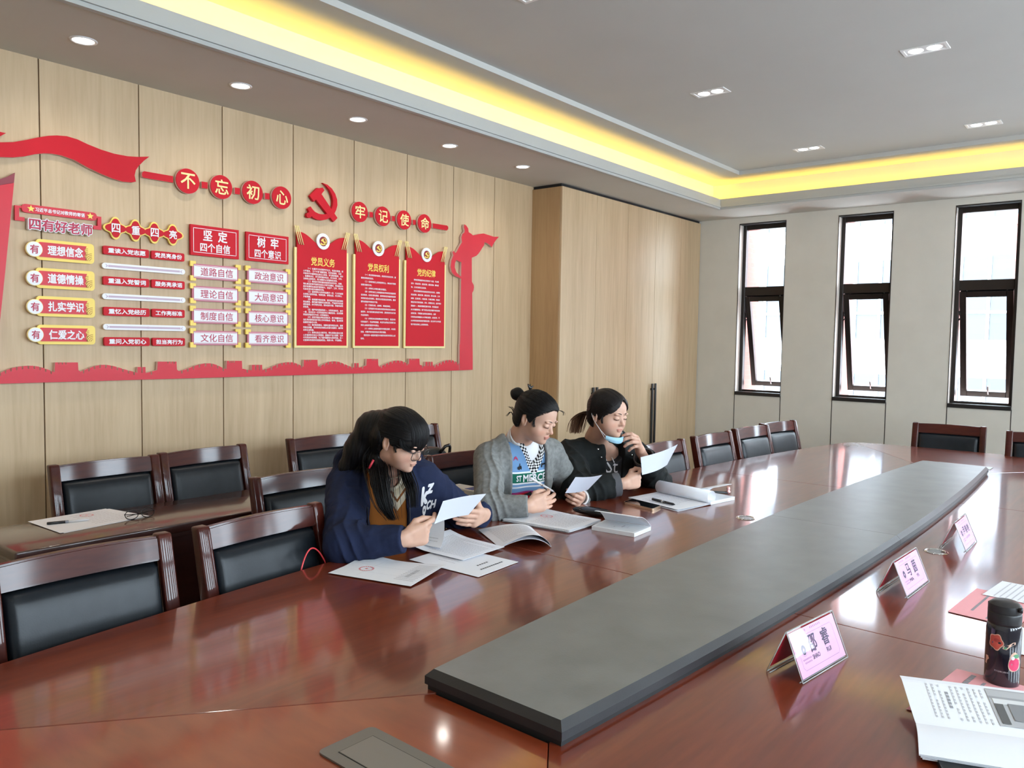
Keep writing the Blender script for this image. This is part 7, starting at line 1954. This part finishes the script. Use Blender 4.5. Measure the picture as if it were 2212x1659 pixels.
# ------------------------------------------------------------------ woman in the black jacket
BLKJ = cloth('black_jacket_cloth', (0.012, 0.014, 0.014), .8, .15, 300, .12)
GREYT = cloth('dark_grey_tee', (0.038, 0.040, 0.044), .9, .1)
CUFF = cloth('grey_cuff', (0.10, 0.10, 0.11), .85, .1)
BROWNH = hairmat('brown_tipped_hair', (0.008, 0.006, 0.006), (0.20, 0.10, 0.055))
w3 = Person('woman in a black jacket with a blue mask under her chin, hand at mouth',
  dict(head=(1313, 895, 2.03), neck=(1288, 948, 2.15), shR=(1232, 984, 2.22), shL=(1372, 984, 2.07), elR=(1248, 1060, 2.06), wrR=(1350, 1044, 1.91), pel=np.array((3.41, 2.42, .53)),
       elL=(1420, 1043, 1.955), wrL=(1382, 971, 1.925)), -7, 8, 0, dict(fat=.007, w=1.04, bulk=1.10, lip=.7, lipy=.0058), .97)
s = w3; j = s.J
hR = mkhand(j['wrR'], (.84, -.42, .16), (.45, .9, .10), 'R', [(.70, .75, .4), (1.05, .95, .5), (1.15, 1.0, .5), (1.25, 1.0, .5)], [(.75, .50, .50), (.97, .25, .05), (1.0, .05, -.2)], s=.98)
mouth = s.H(.004, -.115, -.066)
dL = nrm(mouth+np.array((.030, -.045, .004))-j['wrL'])
hL = mkhand(j['wrL'], dL, np.array((-.55, .75, -.35)), 'L', [(.55, .75, .5), (.75, .75, .5), (.9, .75, .5), (1.0, .75, .5)], [(.7, .5, .5), (.9, .45, .1), (.9, .4, -.1)], s=.93)
s.hands = [hR, hL]
s.body()
s.face_bits()
OPEN = ((0.03, -.052, .055), (-.34, -.022, .055))
def f_jk(P):
    d = s.torso(P, .020)
    u, v, f = s.Tl(P); t = np.clip((v-OPEN[1][0])/(OPEN[0][0]-OPEN[1][0]), 0, 1.4)
    L = OPEN[1][1]+(OPEN[0][1]-OPEN[1][1])*t; R = OPEN[1][2]+(OPEN[0][2]-OPEN[1][2])*t; op = np.maximum(np.maximum(L-u, u-R), -(f-.005))
    col = chain(P, [s.TT(-.052, -.02, .112), s.TT(-.075, .062, .055), s.TT(-.082, .110, -.030), s.TT(0, .120, -.080), s.TT(.080, .085, -.035), s.TT(.088, .035, .04), s.TT(.070, -.03, .112)], [.012, .026, .036, .042, .036, .026, .012], .02)
    d = smin(d, col, .015); d = smax(d, -op, .006)
    for q in 'RL':
        a = s.arm(P, q, .020, 1.0, (.062, .054, .050, .038), .76 if q == 'R' else .70); a = a+s.sleeve_folds(P, q, .011)
        d = smin(d, a, .03)
    # inside of the left elbow stays free of the torso
    nk = cone(P, s.H(0, .022, -.050), j['neck'], .056, .056); d = smax(d, -nk, .01)
    return d+folds(P, .0030, 42)
pts = np.array([j[k] for k in j])
v, q = sdf_mesh(f_jk, pts.min(0)-.18-np.array((0, 0, -.03)), pts.max(0)+np.array((.18, .2, .02)), .0042)
jk_o = fast_obj('jacket', relax(v, q, 1), q, BLKJ, s.t)
def f_cuff(q, f0, f1):
    def f(P):
        a = j['el'+q]+(j['wr'+q]-j['el'+q])*f0; b = j['el'+q]+(j['wr'+q]-j['el'+q])*f1; ax_ = nrm(b-a).astype(F32)
        d = np.abs(cone(P, a-(b-a), b+(b-a), .054 if q == 'R' else .050, .050 if q == 'R' else .047))-.004
        return np.maximum(np.maximum(d, (P-b.astype(F32)) @ ax_), -((P-a.astype(F32)) @ ax_))
    return f
for q_, f0, f1 in (('R', .72, .88), ('L', .64, .80)):
    c_ = j['el'+q_]+(j['wr'+q_]-j['el'+q_])*(f0+f1)/2; v, q = sdf_mesh(f_cuff(q_, f0, f1), c_-.11, c_+.11, .0032); fast_obj('cuff', v, q, CUFF, jk_o)
def f_tee(P):
    d = s.torso(P, .004); nk = ell(P, s.TT(0, .075, .035), (.066, .066, .064), np.stack([s.X, s.U, s.Fd], 1)); return smax(d, -nk, .006)
v, q = sdf_mesh(f_tee, s.ch-.34, s.ch+.24, .0042); tee = fast_obj('tee', relax(v, q, 1), q, GREYT, s.t)
me = jk_o.data; bv = BVHTree.FromPolygons([x.co for x in me.vertices], [tuple(p.vertices) for p in me.polygons])
for px_, py_ in ((1292, 970), (1299, 988), (1365, 983)):
    h_ = bv.ray_cast(Vector(EYE), Vector(ray(px_, py_)).normalized())
    if h_[0] is None: continue
    bm = BM(); lathe(bm, [(0, .003), (.004, .0025), (.005, .001), (.005, -.002)], 12, Matrix.Translation(h_[0]) @ h_[1].to_track_quat('Z', 'Y').to_matrix().to_4x4()); obj('snap_button', bm, SILV, jk_o)
u, v_, _ = px_hit(s, tee, 1322, 1006); chest_marks(s, tee, 'St', u-.035, u+.035, v_-.028, v_+.028, WM, 'lettering', .0, tee)
u, v_, _ = px_hit(s, tee, 1328, 1024); chest_marks(s, tee, 'STUDIO', u-.045, u+.035, v_-.008, v_+.006, WM, 'lettering', .0, tee) if False else None
# hair with a centre parting and a low brown ponytail
def cut3(Q):
    ax_ = np.abs(Q[:, 0]-.006)
    zf = .086-1.15*np.maximum(0, ax_-.006)
    zs = np.interp(Q[:, 1], (-.14, -.075, -.055, -.035, -.015, .002, .012, .034, .046, .075, .12), (.2, .2, .040, -.006, -.030, -.022, .010, .006, -.075, -.10, -.11)).astype(F32)
    zl = np.where(Q[:, 1] < -.055, np.minimum(zs, np.maximum(zf, .018)), np.minimum(zs, np.maximum(zf, -.04)))
    return (zl-Q[:, 2])*.6
def part(Q, d): return smax(d, -(ell(Q, (.006, -.05, .135), (.0022, .085, .030))), .003)
capv = s.cap(cut3, .0095, (0, .105, -.01), extra=part, grooves=.0008)
SL.clear()
tie = s.H(0, .108, -.015)
lock((tie+np.array((0, 0, .01)), tie-np.array((0, 0, .01))), [O(1262, 893, 2.19), O(1250, 908, 2.22), O(1243, 934, 2.23)], 130, (.008, .016, .016), npts=12)
pv, pq, pa = strands(SL, .0021, 5, .3, hz=(0.05, 1.1)); SL.clear()
for k in range(460):
    sd_ = rnd.choice((-1, 1)); y0 = rnd.uniform(-.10, .05); r_ = rnd.uniform(0, 1)
    SL.append(s.lay([(.006+sd_*.005, y0, .12-.35*max(0, -y0-.03)), (sd_*.055, y0*.75+.012, .085-.02*r_-.35*max(0, -y0-.03)), (sd_*.085, y0*.3+.03, .025-.03*r_), (sd_*.055, .095, -.005-.03*r_), (0, .13, -.015)], 12, rnd.uniform(-.0006, .0014)))
lock((s.H(-.070, -.030, .01), s.H(-.068, -.036, .02)), [s.H(-.080, -.030, -.012), s.H(-.076, -.034, -.034)], 16, (.003, .004), npts=8)
v, q, a = join([capv, (pv, pq, pa), strands(SL, .0012, 4, .3)]); fast_obj('hair', v, q, BROWNH, s.t, {'hair': a})
bm = BM(); lathe(bm, [(.010, -.006), (.017, -.004), (.017, .004), (.010, .006)], 16, Matrix.Translation(tie) @ Vector(O(1250, 908, 2.22)-tie).to_track_quat('Z', 'Y').to_matrix().to_4x4()); obj('hair_tie', bm, BLKP, s.t)
# mask folded under the chin with ear loops
mk = thing('face_mask', 'light blue surgical mask pulled down under the chin of the woman in the black jacket', 'mask', (0, 0, 0))
MK = cloth('mask_blue', (.36, .60, .74), .8, .04, 200, .1); vs, fs = [], []
N = 17
for lay in (0, 1):
    for i in range(N):
        a_ = -1.15+2.3*i/(N-1)
        for jx in range(5):
            w_ = jx/4; r_ = .066+.006*math.sin(PI*w_)+(.0025 if lay else 0)
            x = r_*math.sin(a_)*.98; y = -.028-r_*math.cos(a_)*.98; z = -.086-.030*w_*(.45+.55*math.cos(a_))-.010*math.cos(a_)
            vs.append(tuple(s.H(x, y, z)))
for lay in (0, 1):
    for i in range(N-1):
        for jx in range(4):
            k = lay*N*5+i*5+jx; f_ = (k, k+1, k+6, k+5); fs.append(f_ if lay else f_[::-1])
obj('panel', (vs, fs), MK, mk, smooth=True)
for q_ in (-1, 1):
    bm = BM(); 
    for z_ in (-.090, -.105): tube(bm, spline([s.H(q_*.066, -.055, z_), s.H(q_*.080, -.022, -.060), s.H(q_*.086, .008, -.030), s.H(q_*.083, .034, .0), s.H(q_*.079, .030, .018)], 12), .0014, 5)
    obj('ear_loop', bm, WKNIT, mk)
s.legs(DARKT, 2.06, 2.12)
held('white sheet held up in one hand by the woman in the black jacket', [(1384, 988, 1.80), (1464, 960, 1.85), (1441, 1004, 1.885), (1387, 1026, 1.845)], -.010)
